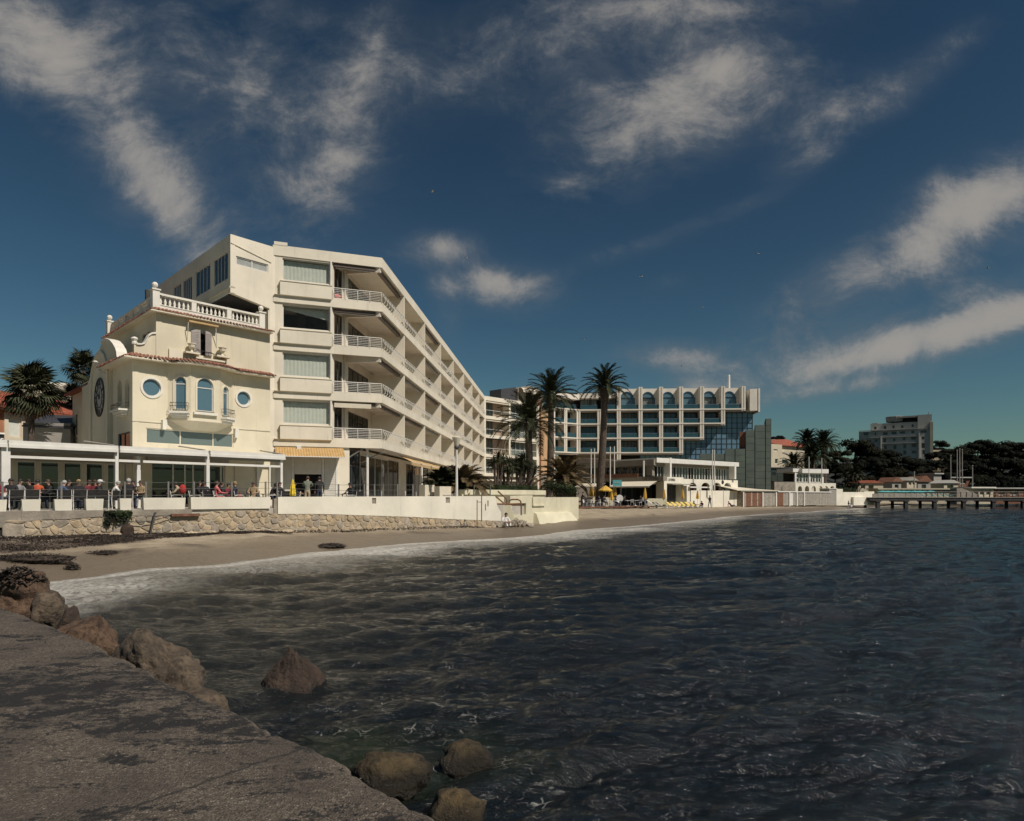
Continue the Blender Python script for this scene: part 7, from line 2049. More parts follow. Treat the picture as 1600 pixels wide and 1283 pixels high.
# ------------------------------------------------------------------ the beach restaurant
RW = Fr((GX(1015, 97.0), 97.0), (GX(1147, 111.0), 111.0))
RL = Fr((GX(884, 106.0), 106.0), (GX(1017, 97.0), 97.0))
GZ = .75
rs = thing('beach_restaurant', 'low white beach restaurant with long flat roof, arcade and dark lettered fascia', 'restaurant', RW.pt(0, 0, GZ))
zr0, zr1 = RW.Z(1030, 723.5), RW.Z(1030, 716.3)
mb = MB(); mb.box(RW, RW.U(1018.5), RW.L, -9, .9, zr0, zr1); mb.build('flat_roof', M['white_metal'], rs)
mb = MB(); mb.box(RW, .2, RW.L - .3, -8.6, -.2, zr0 - .45, zr0); mb.build('roof_soffit', M['taupe'], rs)
zq0, zq1 = RW.Z(1070, 749), zr0 - .42
n_w = 13; a, b_ = RW.U(1021), RW.U(1138)
for i in range(n_w):
    u0, u1 = a + (b_ - a) * i / n_w, a + (b_ - a) * (i + 1) / n_w
    window(RW, rect(u0, u1, zq0, zq1), -.4, rs, 'white_metal', 'glass' if i % 3 else 'clear_glass', .07, .05, bars=(.5,), name='terrace_window')
mb = MB(); mb.box(RW, a, b_, -4, -3.8, GZ, zr0); mb.build('dining_room_wall', M['interior'], rs)
for x in (1040, 1141):
    mb = MB(); mb.box(RW, RW.U(x - 1.3), RW.U(x + 1.3), -.1, .95, RW.Z(x, 749), zr1 + (.12 if x < 1100 else -.3)); mb.build('roof_post', M['white_metal'], rs)
ah = []
for x, y, w in ((1082.5, 765, 6), (1102.5, 765, 6.5), (1120.5, 765, 6.5), (1137, 765, 5.5)):
    u0, u1 = RW.U(x - w, .5), RW.U(x + w, .5); zsp = RW.Z(x, 761, .5); r_ = (u1 - u0) / 2; ah.append([(u0, GZ + .6), (u1, GZ + .6), (u1, zsp)] + arc((u0 + u1) / 2, zsp, r_, 0, 180, 12, RW.Z(x, 754.3, .5) - zsp)[1:-1] + [(u0, zsp)])
mb = MB(); mb.wall(RW, rect(RW.U(1063, .5), RW.L + .3, GZ - .3, RW.Z(1090, 749, .5)), ah, .5, .45, back=True); mb.build('arcade_wall', M['wall_white'], rs)
mb = MB(); mb.box(RW, RW.U(1063), RW.L, -2.6, -2.4, GZ, zq0 - .2); mb.build('arcade_back', M['wood_brown'], rs)
mb = MB(); mb.box(RW, RW.U(1063), RW.L, -3, .45, zq0 - .25, zq0 - .02); mb.build('terrace_floor', M['hotel'], rs)
for x, y in ((1129, 753.5),):
    u, z = RW.uz(x, y, .5); mb = MB(); pr = circ((u, z), .32, 14); mb.prism(RW, pr, .5, .56); mb.build('porthole', M['dark_interior'], rs)
# portal with second lettering
PF = RW.shift(1.6)
u0, u1 = PF.U(1037.5), PF.U(1068); zt = PF.Z(1050, 745.5)
mb = MB(); mb.wall(PF, rect(u0, u1, GZ - .2, zt), [rect(PF.U(1042), PF.U(1065), GZ + .55, PF.Z(1053, 755.5))], 0, 1.4); mb.build('portal', M['wall_white'], rs)
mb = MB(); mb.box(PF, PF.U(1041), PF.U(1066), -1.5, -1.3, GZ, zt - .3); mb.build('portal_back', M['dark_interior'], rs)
window(PF, rect(PF.U(1045), PF.U(1064.5), GZ + .6, PF.Z(1053, 757)), -1.0, rs, 'dark_frame', 'glass', .1, .05, bars=(.5,), name='portal_window')
mb = MB(); mb.box(PF, PF.U(1043), PF.U(1075), 0, .9, PF.Z(1055, 757.5), PF.Z(1055, 756.3)); mb.build('portal_canopy', M['awning_grey'], rs)
mb = MB(); put_text(mb, PF, 'CAP RIVIERA', PF.U(1049.5), PF.Z(1049, 750), .55, .01, 0, .52); mb.build('lettering', M['letter_dark'], rs)
mb = MB(); mb.box(PF, PF.U(1068), PF.U(1101), .2, 1.2, PF.Z(1085, 762.5), PF.Z(1085, 760.5)); mb.build('flat_canopy', M['white_metal'], rs)
mb = MB(); mb.box(PF, PF.U(1066), PF.U(1071), -.2, .8, GZ, PF.Z(1068, 759)); mb.build('portal_pier', M['wall_white'], rs)
# left wing: taupe roofs, window band, fascia with the name, cream awnings over dark terrace
zf0, zf1 = RL.Z(1000, 752), RL.Z(1000, 745)
mb = MB(); mb.hexa([RL.pt(RL.U(907), .3, RL.Z(907, 733)), RL.pt(RL.L + .6, .3, RL.Z(1017, 727)), RL.pt(RL.L + .6, -8, RL.Z(1017, 727)), RL.pt(RL.U(907), -8, RL.Z(907, 733)), RL.pt(RL.U(907), .3, RL.Z(907, 724)), RL.pt(RL.L + .6, .3, RL.Z(1017, 718)), RL.pt(RL.L + .6, -8, RL.Z(1017, 716)), RL.pt(RL.U(907), -8, RL.Z(907, 719))]); mb.build('taupe_roof', M['taupe'], rs)
mb = MB(); mb.hexa([RL.pt(RL.U(893), -2, RL.Z(895, 723)), RL.pt(RL.U(958), -2, RL.Z(958, 723)), RL.pt(RL.U(958), -9, RL.Z(958, 723)), RL.pt(RL.U(893), -9, RL.Z(895, 723)), RL.pt(RL.U(893), -2, RL.Z(895, 714.5)), RL.pt(RL.U(958), -2, RL.Z(958, 718)), RL.pt(RL.U(958), -9, RL.Z(958, 717)), RL.pt(RL.U(893), -9, RL.Z(895, 713))]); mb.build('upper_roof', M['taupe_roof'], rs)
for i, (x0, x1) in enumerate(((918, 928), (930, 934), (945, 954), (959, 968), (970, 981), (983, 994), (996, 1007))):
    window(RL, rect(RL.U(x0), RL.U(x1), RL.Z(970, 741), RL.Z(970, 730)), -.3, rs, 'taupe', 'glass', .08, .04, name='band_window')
mb = MB(); mb.box(RL, RL.U(900), RL.L, -1.2, -.45, RL.Z(970, 744), RL.Z(970, 726)); mb.build('upper_wall', M['taupe'], rs)
mb = MB(); mb.box(RL, RL.U(928), RL.U(1000), .25, .75, RL.Z(960, 747), RL.Z(960, 741)); mb.build('planter_band', M['wood_brown'], rs)
mb = MB(); mb.box(RL, RL.U(905), RL.U(1036.5, .7), -.6, .7, zf0, zf1); mb.build('fascia', M['taupe'], rs)
mb = MB(); put_text(mb, RL, 'CAP RIVIERA', RL.U(1016, .72), (zf0 + zf1) / 2, .74, .71, 0, .60); mb.build('lettering', M['letter_dark'], rs)
mb = MB(); mb.box(RL, RL.U(900), RL.L + 1, -7, -6.8, GZ, zf1); mb.box(RL, RL.U(905), RL.L + 1, -6.8, -.6, zf0 - .1, zf0); mb.build('dark_terrace', M['dark_interior'], rs)
for x0, x1 in ((955, 985), (987, 1006), (1012, 1033)): window(RL, rect(RL.U(x0), RL.U(x1), RL.Z(990, 778), RL.Z(990, 760)), -2.5, rs, 'dark_frame', 'glass', .07, .05, bars=(.33, .66), name='terrace_glazing')
awning('terrace_awning', RL, RL.U(969), RL.U(1030), .5, 3.2, RL.Z(1000, 752), RL.Z(1000, 760.5), M['awning_cream'], rs, .2)
awning('terrace_awning', RL, RL.U(914), RL.U(950), .5, 3.0, RL.Z(930, 755), RL.Z(930, 761), M['awning_cream'], rs, .2)
mb = MB(); mb.tube(RL.pt(RL.U(1008), .45, zf1), RL.pt(RL.U(1008), .45, RL.Z(1008, 720)), .12, seg=8); mb.build('roof_post', M['white_metal'], rs)
lw_ = thing('low_white_wall', 'low cream wall behind the tables of the beach terrace', 'wall', P(935, 790, 93)); fr = Fr((GX(908, 93.5), 93.5), (GX(1042, 95.0), 95.0))
mb = MB(); mb.box(fr, 0, fr.U(960), -.3, 0, GZ, fr.Z(930, 777)); mb.box(fr, fr.U(1012), fr.L, -.3, 0, GZ, fr.Z(1030, 779)); mb.build('wall_face', M['yellow_wall'], lw_)
# teal signboard
ts = thing('teal_signboard', 'turquoise signboard with white script on posts beside tallest palm', 'sign', P(964, 790, 92)); fr = Fr((GX(957.5, 92), 92), (GX(971.5, 92), 92))
mb = MB(); mb.box(fr, 0, fr.L, -.06, 0, fr.Z(964, 759.5), fr.Z(964, 750)); mb.build('board', M['teal_sign'], ts)
mb = MB(); zc = fr.Z(964, 754.5)
for k in range(3):
    u = fr.L * (.2 + .26 * k); mb.path([fr.pt(u - .12, .02, zc + .02), fr.pt(u - .04, .02, zc + .13), fr.pt(u + .03, .02, zc - .06), fr.pt(u + .10, .02, zc + .08), fr.pt(u + .16, .02, zc - .02)], .030, 4)
mb.build('script', M['letter_white'], ts, kind='stuff')
for u in (.1, fr.L - .1): mb = MB(); mb.tube(fr.pt(u, -.1, GZ), fr.pt(u, -.1, fr.Z(964, 752)), .035, seg=6); mb.build('post', M['steel'], ts)
# flagpoles
for i, (x, y0, y1, d, lab) in enumerate(((923.6, 703, 745, 100, 'bare white flagpole left of the tallest palm, outer one'), (929, 702.5, 744, 100, 'bare white flagpole left of the tallest palm, inner one'), (953.5, 699.5, 744, 100, 'bare white flagpole right of the tallest palm, shorter spaced left one'), (960, 699, 744, 100, 'bare white flagpole right of the tallest palm, right one'),
                                     (1113.2, 704, 748, 101, 'bare flagpole before slate block, left of two'), (1116.4, 704, 748, 101, 'bare flagpole before slate block, right of two'), (1264, 715, 756, 124, 'bare flagpole in front of far pavilion, left one'), (1284, 717, 756, 124, 'bare flagpole in front of far pavilion, right one'))):
    zt = Zat(y0, d); zb = Zat(y1 + 18, d) if d < 120 else Zat(y1, d); r = thing('flagpole', lab, 'flagpole', (GX(x, d), d, max(GZ, zb)), 'bare flagpoles')
    mb = MB(); mb.tube((GX(x, d), d, max(GZ, zb)), (GX(x, d), d, zt), .09, .06, seg=8); mb.build('pole', M['white_metal'], r); mb = MB(); mb.ball((GX(x, d), d, zt + .05), .09, seg=6, rings=4); mb.build('finial', M['white_metal'], r)
# dark deck with furniture
DK = Fr((GX(906, 84.0), 84.0), (GX(1030, 91.0), 91.0)); DZ = 1.05
dk = thing('beach_deck', 'low dark timber deck on the sand carrying tables and loungers', 'deck', DK.pt(DK.L / 2, 0, .4))
mb = MB(); mb.box(DK, 0, DK.L, -8, 0, DZ - .16, DZ - .02); mb.build('frame', M['wood_brown'], dk)
for i in range(24): mb = MB(); mb.box(DK, -.05, DK.L + .05, -8 + i * .335, -8 + i * .335 + .30, DZ - .02, DZ + .015); mb.build('board', M['deck_wood'], dk)
for i in range(10): mb = MB(); u = .2 + (DK.L - .4) * i / 9; mb.box(DK, u - .08, u + .08, -.4, -.2, .1, DZ - .16); mb.build('post', M['deck_wood'], dk)
def DKp(x, n): return DK.pt(DK.U(x, -n), -n, DZ + .015)
def wtable(label):
    r = thing('white_table', label, 'table', (0, 0, 0), 'white tables on the beach deck'); mb = MB(); mb.lathe((0, 0, .70), [(.40, 0), (.42, .02), (.40, .04)], 14); mb.build('tabletop', M['plastic_white'], r); mb = MB(); mb.lathe((0, 0, 0), [(.26, 0), (.25, .03), (.04, .06), (.04, .68), (.12, .70)], 8); mb.build('pedestal', M['plastic_white'], r); return r
def wchair(label):
    r = thing('white_chair', label, 'chair', (0, 0, 0), 'white chairs on the beach deck'); mb = MB(); mb.box(WF, -.22, .22, -.22, .22, .43, .46); mb.build('seat', M['plastic_white'], r); mb = MB(); mb.hexa([Vector(p) for p in ((-.22, .20, .46), (.22, .20, .46), (.22, .23, .46), (-.22, .23, .46), (-.23, .30, .9), (.23, .30, .9), (.23, .33, .9), (-.23, .33, .9))]); mb.build('backrest', M['plastic_white'], r)
    for sx in (-1, 1):
        for sy in (-1, 1): mb = MB(); mb.tube((.2 * sx, .2 * sy, .43), (.23 * sx, .24 * sy, 0), .018, seg=5); mb.build('leg', M['plastic_white'], r)
    return r
wt_ = wtable('white table nearest the yellow wall on deck'); wc_ = wchair('white chair at left end of the deck beside standing person')
for i, (x, n, lab) in enumerate(((926, 1.2, None), (948, 1.4, 'second white table from left on the deck'), (981, .8, 'white pedestal table in middle of the deck'), (993, 1.1, 'white pedestal table right of the middle one'))):
    if i == 0: wt_.location = DKp(x, n)
    else: put_copy(wt_, DKp(x, n), 0, lab)
for i, (x, n, rz, lab) in enumerate(((915, 1.2, 1.0, None), (921, 2.2, 2.8, 'white chair behind left-most deck table'), (934, 1.0, -1.2, 'white chair right of left-most deck table'), (941, 1.6, 1.3, 'white chair left of the second deck table'), (956, 1.2, -1.4, 'white chair right of the second deck table'), (966, 1.5, .4, 'white chair below the teal signboard'), (988, 2.0, 2.9, 'white chair behind the middle deck tables'), (999, 1.2, -1.0, 'white chair right of the middle deck tables'))):
    if i == 0: wc_.location = DKp(x, n); wc_.rotation_euler = (0, 0, rz)
    else: put_copy(wc_, DKp(x, n), rz, lab)
for x, n, turn, pose, lab, kw in ((913, 1.6, .6, 'sit', 'person in black at left end of the beach deck', dict()), (936, 1.5, -.8, 'sit', 'person in dark clothes between the two left deck tables', dict(top='c_navy')), (944, 2.0, .4, 'sit', 'person in black behind second deck table', dict()),
        (960, 1.8, 1.0, 'sitlean', 'person in dark jacket left of the teal sign post', dict(top='c_black')), (970, 2.4, -.5, 'sit', 'person in navy beside white round lid on deck', dict(top='c_navy')), (976, 1.2, .9, 'sit', 'person in black left of the middle pedestal table', dict()), (1001, 1.4, -1.0, 'sit', 'person in black right of the middle pedestal tables', dict()), (1005, 2.2, .3, 'sit', 'person in grey near the single folded parasol', dict(top='c_grey'))):
    person(DKp(x, n) - Vector((0, 0, .0)), .2 + turn, pose, lab, group='people on the beach deck', **kw)
p = DKp(968, 1.9); mb = MB(); pl_ = circ((0, 0), .5, 20); fr = Fr((p.x - .5, p.y), (p.x + .5, p.y)); rd = thing('round_lid', 'large white round disc standing up on the deck', 'disc', (p.x, p.y, p.z)); mb.prism(fr, [(u + .5, z + p.z + 1.0) for u, z in pl_], -.05, .05); mb.build('disc', M['plastic_white'], rd); mb = MB(); mb.tube((p.x, p.y + .1, p.z), (p.x, p.y + .1, p.z + 1), .03); mb.build('stand', M['steel'], rd)
p = P(908, 793, 66); q = person((GX(908.5, 84.5), 84.5, .95), 1.6, 'lean', 'standing person in dark clothes bending at end of the yellow wall', legs='c_black', top='c_black', group='people on the beach', scale=1.12)
# parasols
for x, d, y0, h_, lab in ((923, 93, 787, 2.4, 'folded yellow parasol, left-most of the close group of four'), (926.5, 93.6, 787, 2.4, 'folded yellow parasol, second of the close group of four'), (930, 93, 787, 2.45, 'folded yellow parasol, third of the close group of four'), (933, 93.8, 787, 2.4, 'folded yellow parasol, right-most of the close group of four'),
                          (952.5, 93, 788, 2.2, 'folded yellow parasol under the rim of the open one'), (961.5, 92.6, 788, 2.6, 'folded yellow parasol below the teal signboard'), (956, 88, 791, 1.9, 'low folded yellow parasol before the tables'), (1008, 88, 792, 2.5, 'folded yellow parasol standing alone on the deck with white pole'),
                          (1038, 95, 789, 2.2, 'folded yellow parasol left of the restaurant portal'), (1067, 96, 789, 2.2, 'folded yellow parasol right of the restaurant portal'), (1090, 97, 789, 2.1, 'folded yellow parasol before the white beach screens')):
    make_closed_parasol('folded_parasol', lab, h_ , 'yellow_cloth', 'folded parasols', GX(x, d), d, max(.75, Zat(y0, d)), .24)
d = 91; X0 = GX(946, d); zb = DZ; op = thing('open_parasol', 'only open yellow parasol, beside tallest palm', 'parasol', (X0, d, zb)); zt = Zat(758.5, d); zr_ = Zat(767, d); Rr = 11.5 * d / F
mb = MB(); mb.tube((X0, d, zb), (X0, d, zt), .03, seg=6); mb.build('pole', M['white_metal'], op)
mb = MB(); mb.v.append(Vector((X0, d, zt)))
for rr_, zz in ((.5, .62), (1.0, .12), (1.0, -.08)):
    for i in range(8): mb.v.append(Vector((X0 + Rr * rr_ * math.cos(i * .7854 + .3), d + Rr * rr_ * math.sin(i * .7854 + .3), zr_ + (zt - zr_) * zz)))
for i in range(8):
    j = (i + 1) % 8; mb.face([0, 1 + i, 1 + j]); mb.face([1 + i, 9 + i, 9 + j, 1 + j]); mb.face([9 + i, 17 + i, 17 + j, 9 + j])
mb.build('canopy', M['yellow_cloth'], op)
# yellow loungers in a row, white screens, beach figures
def lounger(label):
    r = thing('sun_lounger', label, 'sun lounger', (0, 0, 0), 'yellow sun loungers in a row')
    mb = MB(); mb.box(WF, -.32, .32, -1.0, .3, .26, .34); mb.build('mattress', M['yellow_pad'], r)
    mb = MB(); mb.hexa([Vector(p) for p in ((-.32, -.30, .27), (.32, -.30, .27), (.32, -.30, .35), (-.32, -.30, .35), (-.32, -1.05, .27), (.32, -1.05, .27), (.32, -1.05, .35), (-.32, -1.05, .35))])
    mb = MB(); mb.hexa([Vector(p) for p in ((-.32, .30, .27), (.32, .30, .27), (.32, 1.0, .78), (-.32, 1.0, .78), (-.32, .27, .34), (.32, .27, .34), (.32, .95, .85), (-.32, .95, .85))]); mb.build('raised_back', M['yellow_pad'], r)
    mb = MB(); mb.box(WF, -.34, .34, -1.0, 1.0, .20, .25); mb.build('frame', M['plastic_white'], r)
    for sx in (-1, 1):
        for sy in (-.9, .7): mb = MB(); mb.box(WF, sx * .3 - .025, sx * .3 + .025, sy - .03, sy + .03, 0, .2); mb.build('leg', M['plastic_white'], r)
    return r
lo_ = lounger('yellow sun lounger, left-most of the row facing the sea')
ordn = ['second', 'third', 'fourth', 'fifth', 'sixth']
for i in range(6):
    d = 92.5 + i * .7; x = 1051 + i * 7.2; zz = ground_z(GX(x, d), d)
    if i == 0: lo_.location = (GX(x, d), d, zz); lo_.rotation_euler = (0, 0, .75)
    else: put_copy(lo_, (GX(x, d), d, zz), .75 + R.uniform(-.06, .06), f'yellow sun lounger, {ordn[i - 1]} from left in the row facing the sea')
def wlounger(x, d, rz, m, lab):
    c = copy_tree(lo_); c.location = (GX(x, d), d, max(DZ if x < 1030 else 0, ground_z(GX(x, d), d))); c.rotation_euler = (0, 0, rz); c['label'] = lab; c['group'] = 'other beach loungers'
    for ch in c.children:
        if ch.name.startswith(('mattress', 'raised')): ch.material_slots[0].link = 'OBJECT'; ch.material_slots[0].material = M[m]
wlounger(1022, 88.5, 1.2, 'plastic_white', 'white lounger at right end of the dark deck'); wlounger(1036, 91, 1.3, 'rattan', 'dark lounger on the sand left of the yellow row'); wlounger(1031, 90, 1.1, 'rattan', 'dark lounger between deck end and the yellow row')
SCN = Fr((GX(1078, 99.0), 99.0), (GX(1164, 108.0), 108.0))
sc_ = thing('beach_screen', 'run of tall white windbreak panels along the sand below the arcade', 'screen', SCN.pt(SCN.L / 2, 0, .7))
ex = [1079, 1094, 1112.5, 1130.5, 1147, 1160]
for i in range(5):
    mb = MB(); mb.box(SCN, SCN.U(ex[i] + .5), SCN.U(ex[i + 1] - .5), -.08, 0, .6, SCN.Z(1100, 766.5 - (i == 0) * 0)); mb.build('panel', M['wall_white'], sc_)
for i in range(1, 6):
    mb = MB(); mb.box(SCN, SCN.U(ex[i] - .5), SCN.U(ex[i] + .5), -.10, -.02, .6, SCN.Z(1100, 765)); mb.build('post', M['awning_grey'], sc_)
for x, y, d, rz, pose, lab, kw in ((1109, 794.5, 97.5, .3, 'walk', 'person in black walking along the wet sand', dict(scale=1.03)), (1143, 788, 104, 1.9, 'lounge', 'person in dark clothes reclining on sand before white screens', dict(top='c_burgundy')), (1083, 786, 98, .6, 'ground', 'person in black sitting on the sand left of the folded parasol by screens', dict()), (1097, 788, 97.5, -.7, 'ground', 'person in brown sitting on sand, left of the walking person', dict(top='c_burgundy', cap='c_black')),
                                    (1326, 781, 126, .8, 'sit', 'person in dark top sitting before far white wall', dict(legs='c_white', top='c_black')), (1330, 782, 126.5, -.8, 'ground', 'person in white on sand before far white wall', dict(top='c_white'))):
    X0 = GX(x, d); person((X0, d, ground_z(X0, d)), rz, pose, lab, group='people on the beach', **kw)
mb = MB(); X0, d = GX(1326, 126.2), 126.2; bz = ground_z(X0, d); bn_ = thing('beach_stool', 'small white stool under the person before far white wall', 'stool', (X0, d, bz)); mb.box(WF, X0 - .22, X0 + .22, -d - .22, -d + .22, bz + .36, bz + .44); mb.build('seat', M['plastic_white'], bn_)
for sx in (-1, 1): mb = MB(); mb.box(WF, X0 + sx * .17 - .02, X0 + sx * .17 + .02, -d - .2, -d + .2, bz, bz + .36); mb.build('leg', M['plastic_white'], bn_)

# ------------------------------------------------------------------ beach huts, second pavilion, far villa
HU = Fr((GX(1160, 106.0), 106.0), (GX(1298, 126.0), 126.0))
hu = thing('beach_huts', 'long row of beach cabins with brown and grey board doors under a white beam', 'beach huts', HU.pt(HU.L / 2, 0, .8))
zt_, zb_ = HU.Z(1200, 769), .75
mb = MB(); mb.box(HU, 0, HU.L, -2.5, -.12, zb_, zt_); mb.build('back', M['wood_grey'], hu)
mb = MB(); mb.box(HU, -.1, HU.L, -.2, .12, zt_, zt_ + .18); mb.build('beam', M['white_metal'], hu)
mb = MB(); mb.hexa([HU.pt(-2, .3, zt_ + .2), HU.pt(HU.U(1215), .3, zt_ + .2), HU.pt(HU.U(1215), -4, zt_ + .5), HU.pt(-2, -4, zt_ + 1.1), HU.pt(-2, .3, zt_ + .28), HU.pt(HU.U(1215), .3, zt_ + .28), HU.pt(HU.U(1215), -4, zt_ + .58), HU.pt(-2, -4, zt_ + 1.2)]); mb.build('roof', M['awning_cream'], hu)
xb = 1160.5; k = 0
while xb < 1297:
    w = 1.75; mm = 'wood_brown' if xb < 1191 and (k % 5 != 2) or 1214 < xb < 1223 else ('white_metal' if 1233 < xb < 1238 else 'wood_grey')
    mb = MB(); mb.box(HU, HU.U(xb), HU.U(xb + w), -.12, R.uniform(-.02, .0), zb_, zt_ - .05); mb.build('board', M[mm], hu); xb += w + .12; k += 1
for x in (1161, 1191, 1212, 1233, 1244.5, 1256):
    mb = MB(); mb.box(HU, HU.U(x - .7), HU.U(x + .7), 0, .14, zb_ - .1, zt_); mb.build('post', M['white_metal'], hu)
gc = thing('grey_cabin', 'small grey cabin at right end of the beach huts', 'cabin', P(1302, 783, 127)); fr = Fr((GX(1296, 126), 126), (GX(1307, 126.5), 126.5))
mb = MB(); mb.box(fr, 0, fr.L, -2.5, 0, .7, fr.Z(1300, 764)); mb.build('wall', M['awning_grey'], gc); mb = MB(); mb.box(fr, -.1, fr.L + .1, -2.6, .1, fr.Z(1300, 764), fr.Z(1300, 763)); mb.build('roof', M['white_metal'], gc)
fw = thing('far_white_wall', 'long white wall on the far beach right of grey cabin', 'wall', P(1335, 782, 131)); fr = Fr((GX(1307, 128), 128), (GX(1366, 134), 134))
for x0, x1, y in ((1307, 1317, 764), (1317, 1330, 769), (1330, 1350, 769), (1350, 1366, 768)):
    mb = MB(); mb.box(fr, fr.U(x0), fr.U(x1) - .02, -.4, 0, .6, fr.Z((x0 + x1) / 2, y)); mb.build('wall_section', M['wall_white'], fw)
mb = MB(); mb.box(fr, fr.U(1330), fr.U(1352), .0, .5, .6, fr.Z(1340, 776.5)); mb.build('bench_ledge', M['wall_white'], fw)
PV2 = Fr((GX(1240, 128.0), 128.0), (GX(1306, 132.0), 132.0))
pv2 = thing('far_pavilion', 'small white beach pavilion with flat roof above an arcade, below the dark palms', 'pavilion', PV2.pt(PV2.L / 2, 0, .8))
ah = []
for x in (1250, 1261, 1271.5, 1282, 1291, 1300.5):
    u0, u1 = PV2.U(x - 3.2), PV2.U(x + 3.2); ah.append(arched(u0, u1, 1.2, PV2.Z(x, 764), 8, PV2.Z(x, 759.5) - PV2.Z(x, 764)))
mb = MB(); mb.wall(PV2, rect(PV2.U(1243), PV2.L, .6, PV2.Z(1270, 754.8)), ah, 0, .5, back=True); mb.build('arcade_wall', M['wall_white'], pv2)
mb = MB(); mb.box(PV2, PV2.U(1243), PV2.L, -2.6, -2.3, .6, PV2.Z(1270, 756)); mb.build('arcade_back', M['cream'], pv2)
mb = MB(); mb.box(PV2, PV2.U(1210), PV2.U(1243), -1, 0, .6, PV2.Z(1230, 753)); mb.build('side_wall', M['old_concrete'], pv2)
mb = MB(); mb.box(PV2, PV2.U(1250.5), PV2.U(1291.5), -4, .5, PV2.Z(1270, 739.5), PV2.Z(1270, 733)); mb.box(PV2, PV2.U(1241), PV2.U(1251), -4.5, -.3, PV2.Z(1270, 738), PV2.Z(1270, 732.5)); mb.build('flat_roof', M['white_metal'], pv2)
for j, (x0, x1) in enumerate(((1245, 1255), (1255.5, 1264), (1267, 1275), (1275.5, 1284))):
    window(PV2, rect(PV2.U(x0), PV2.U(x1), PV2.Z(1265, 754), PV2.Z(1265, 740)), -.2, pv2, 'white_metal', 'glass', .12, .05, bars=(.5,), rails=(.52,), name='pavilion_window')
for x in (1243.5, 1265.5, 1286): mb = MB(); mb.box(PV2, PV2.U(x - 1.2), PV2.U(x + 1.2), -.25, -.02, PV2.Z(1265, 755), PV2.Z(1265, 739)); mb.build('post', M['white_metal'], pv2)
mb = MB(); mb.box(PV2, PV2.U(1245), PV2.U(1286), -3.5, -3.3, PV2.Z(1265, 755), PV2.Z(1265, 739)); mb.build('room_back_wall', M['interior'], pv2)
FV = Fr((GX(1203, 165.0), 165.0), (GX(1262, 175.0), 175.0))
fv = thing('cream_villa', 'cream villa with red tiled roof half hidden by dark palms', 'villa', FV.pt(FV.L / 2, 0, 2))
hs_ = [rect(FV.U(1211), FV.U(1216), FV.Z(1213, 725), FV.Z(1213, 717)), rect(FV.U(1222), FV.U(1232), FV.Z(1227, 725), FV.Z(1227, 718)), rect(FV.U(1209), FV.U(1215), FV.Z(1212, 705), FV.Z(1212, 702))]
mb = MB(); mb.wall(FV, rect(0, FV.L, 1, FV.Z(1230, 707)), hs_[:2], 0, .4); mb.build('lower_wall', M['far_cream'], fv)
for h in hs_[:2]: window(FV, h, 0, fv, 'white_trim', 'glass', .15, .2)
mb = MB(); mb.wall(FV, rect(0, FV.U(1222), FV.Z(1210, 707.2), FV.Z(1210, 694)), [hs_[2]], -.02, 6); mb.build('corner_tower', M['far_cream'], fv); window(FV, hs_[2], 0, fv, 'white_trim', 'glass', .15, .2)
mb = MB(); mb.box(FV, FV.U(1228), FV.L + 4, -8, -1.5, FV.Z(1240, 707), FV.Z(1240, 697)); mb.build('upper_wall', M['far_cream'], fv)
mb = MB(); u0, u1 = FV.U(1217), FV.L + 5; mb.hexa([FV.pt(u0 + 1.5, -.8, FV.Z(1240, 697)), FV.pt(u1, -.8, FV.Z(1240, 697)), FV.pt(u1, -9, FV.Z(1240, 696)), FV.pt(u0 + 1.5, -9, FV.Z(1240, 696)), FV.pt(u0 + 1.5, -.8, FV.Z(1240, 696)), FV.pt(u1, -.8, FV.Z(1240, 696)), FV.pt(u1 - 5, -6, FV.Z(1240, 682)), FV.pt(u0, -6, FV.Z(1221, 685))]); mb.build('roof', M['red_roof'], fv)
mb = MB(); mb.box(FV, FV.U(1222), FV.U(1233), -1.4, 0, FV.Z(1228, 709), FV.Z(1228, 707)); mb.build('balcony', M['white_trim'], fv)
mb = MB(); mb.box(FV, FV.U(1203), FV.U(1212), -8, -4, FV.Z(1207, 694), FV.Z(1207, 687)); mb.build('small_roof', M['red_roof'], fv)
dw = thing('dark_glass_link', 'dark glazed link building between slate block and far pavilion', 'building', P(1225, 760, 140)); fr = Fr((GX(1205, 138), 138), (GX(1246, 140), 140))
mb = MB(); mb.box(fr, 0, fr.L, -5, -.1, .8, fr.Z(1225, 732)); mb.build('wall', M['slate_joint'], dw)
for i in range(4): window(fr, rect(fr.L * i / 4 + .05, fr.L * (i + 1) / 4 - .05, fr.Z(1225, 752), fr.Z(1225, 734)), 0, dw, 'dark_frame', 'glass', .1, .02, rails=(.5,))
mb = MB(); mb.box(fr, -.3, fr.L + .3, -5, .3, fr.Z(1225, 732), fr.Z(1225, 730.5)); mb.build('roof', M['dark_frame'], dw)

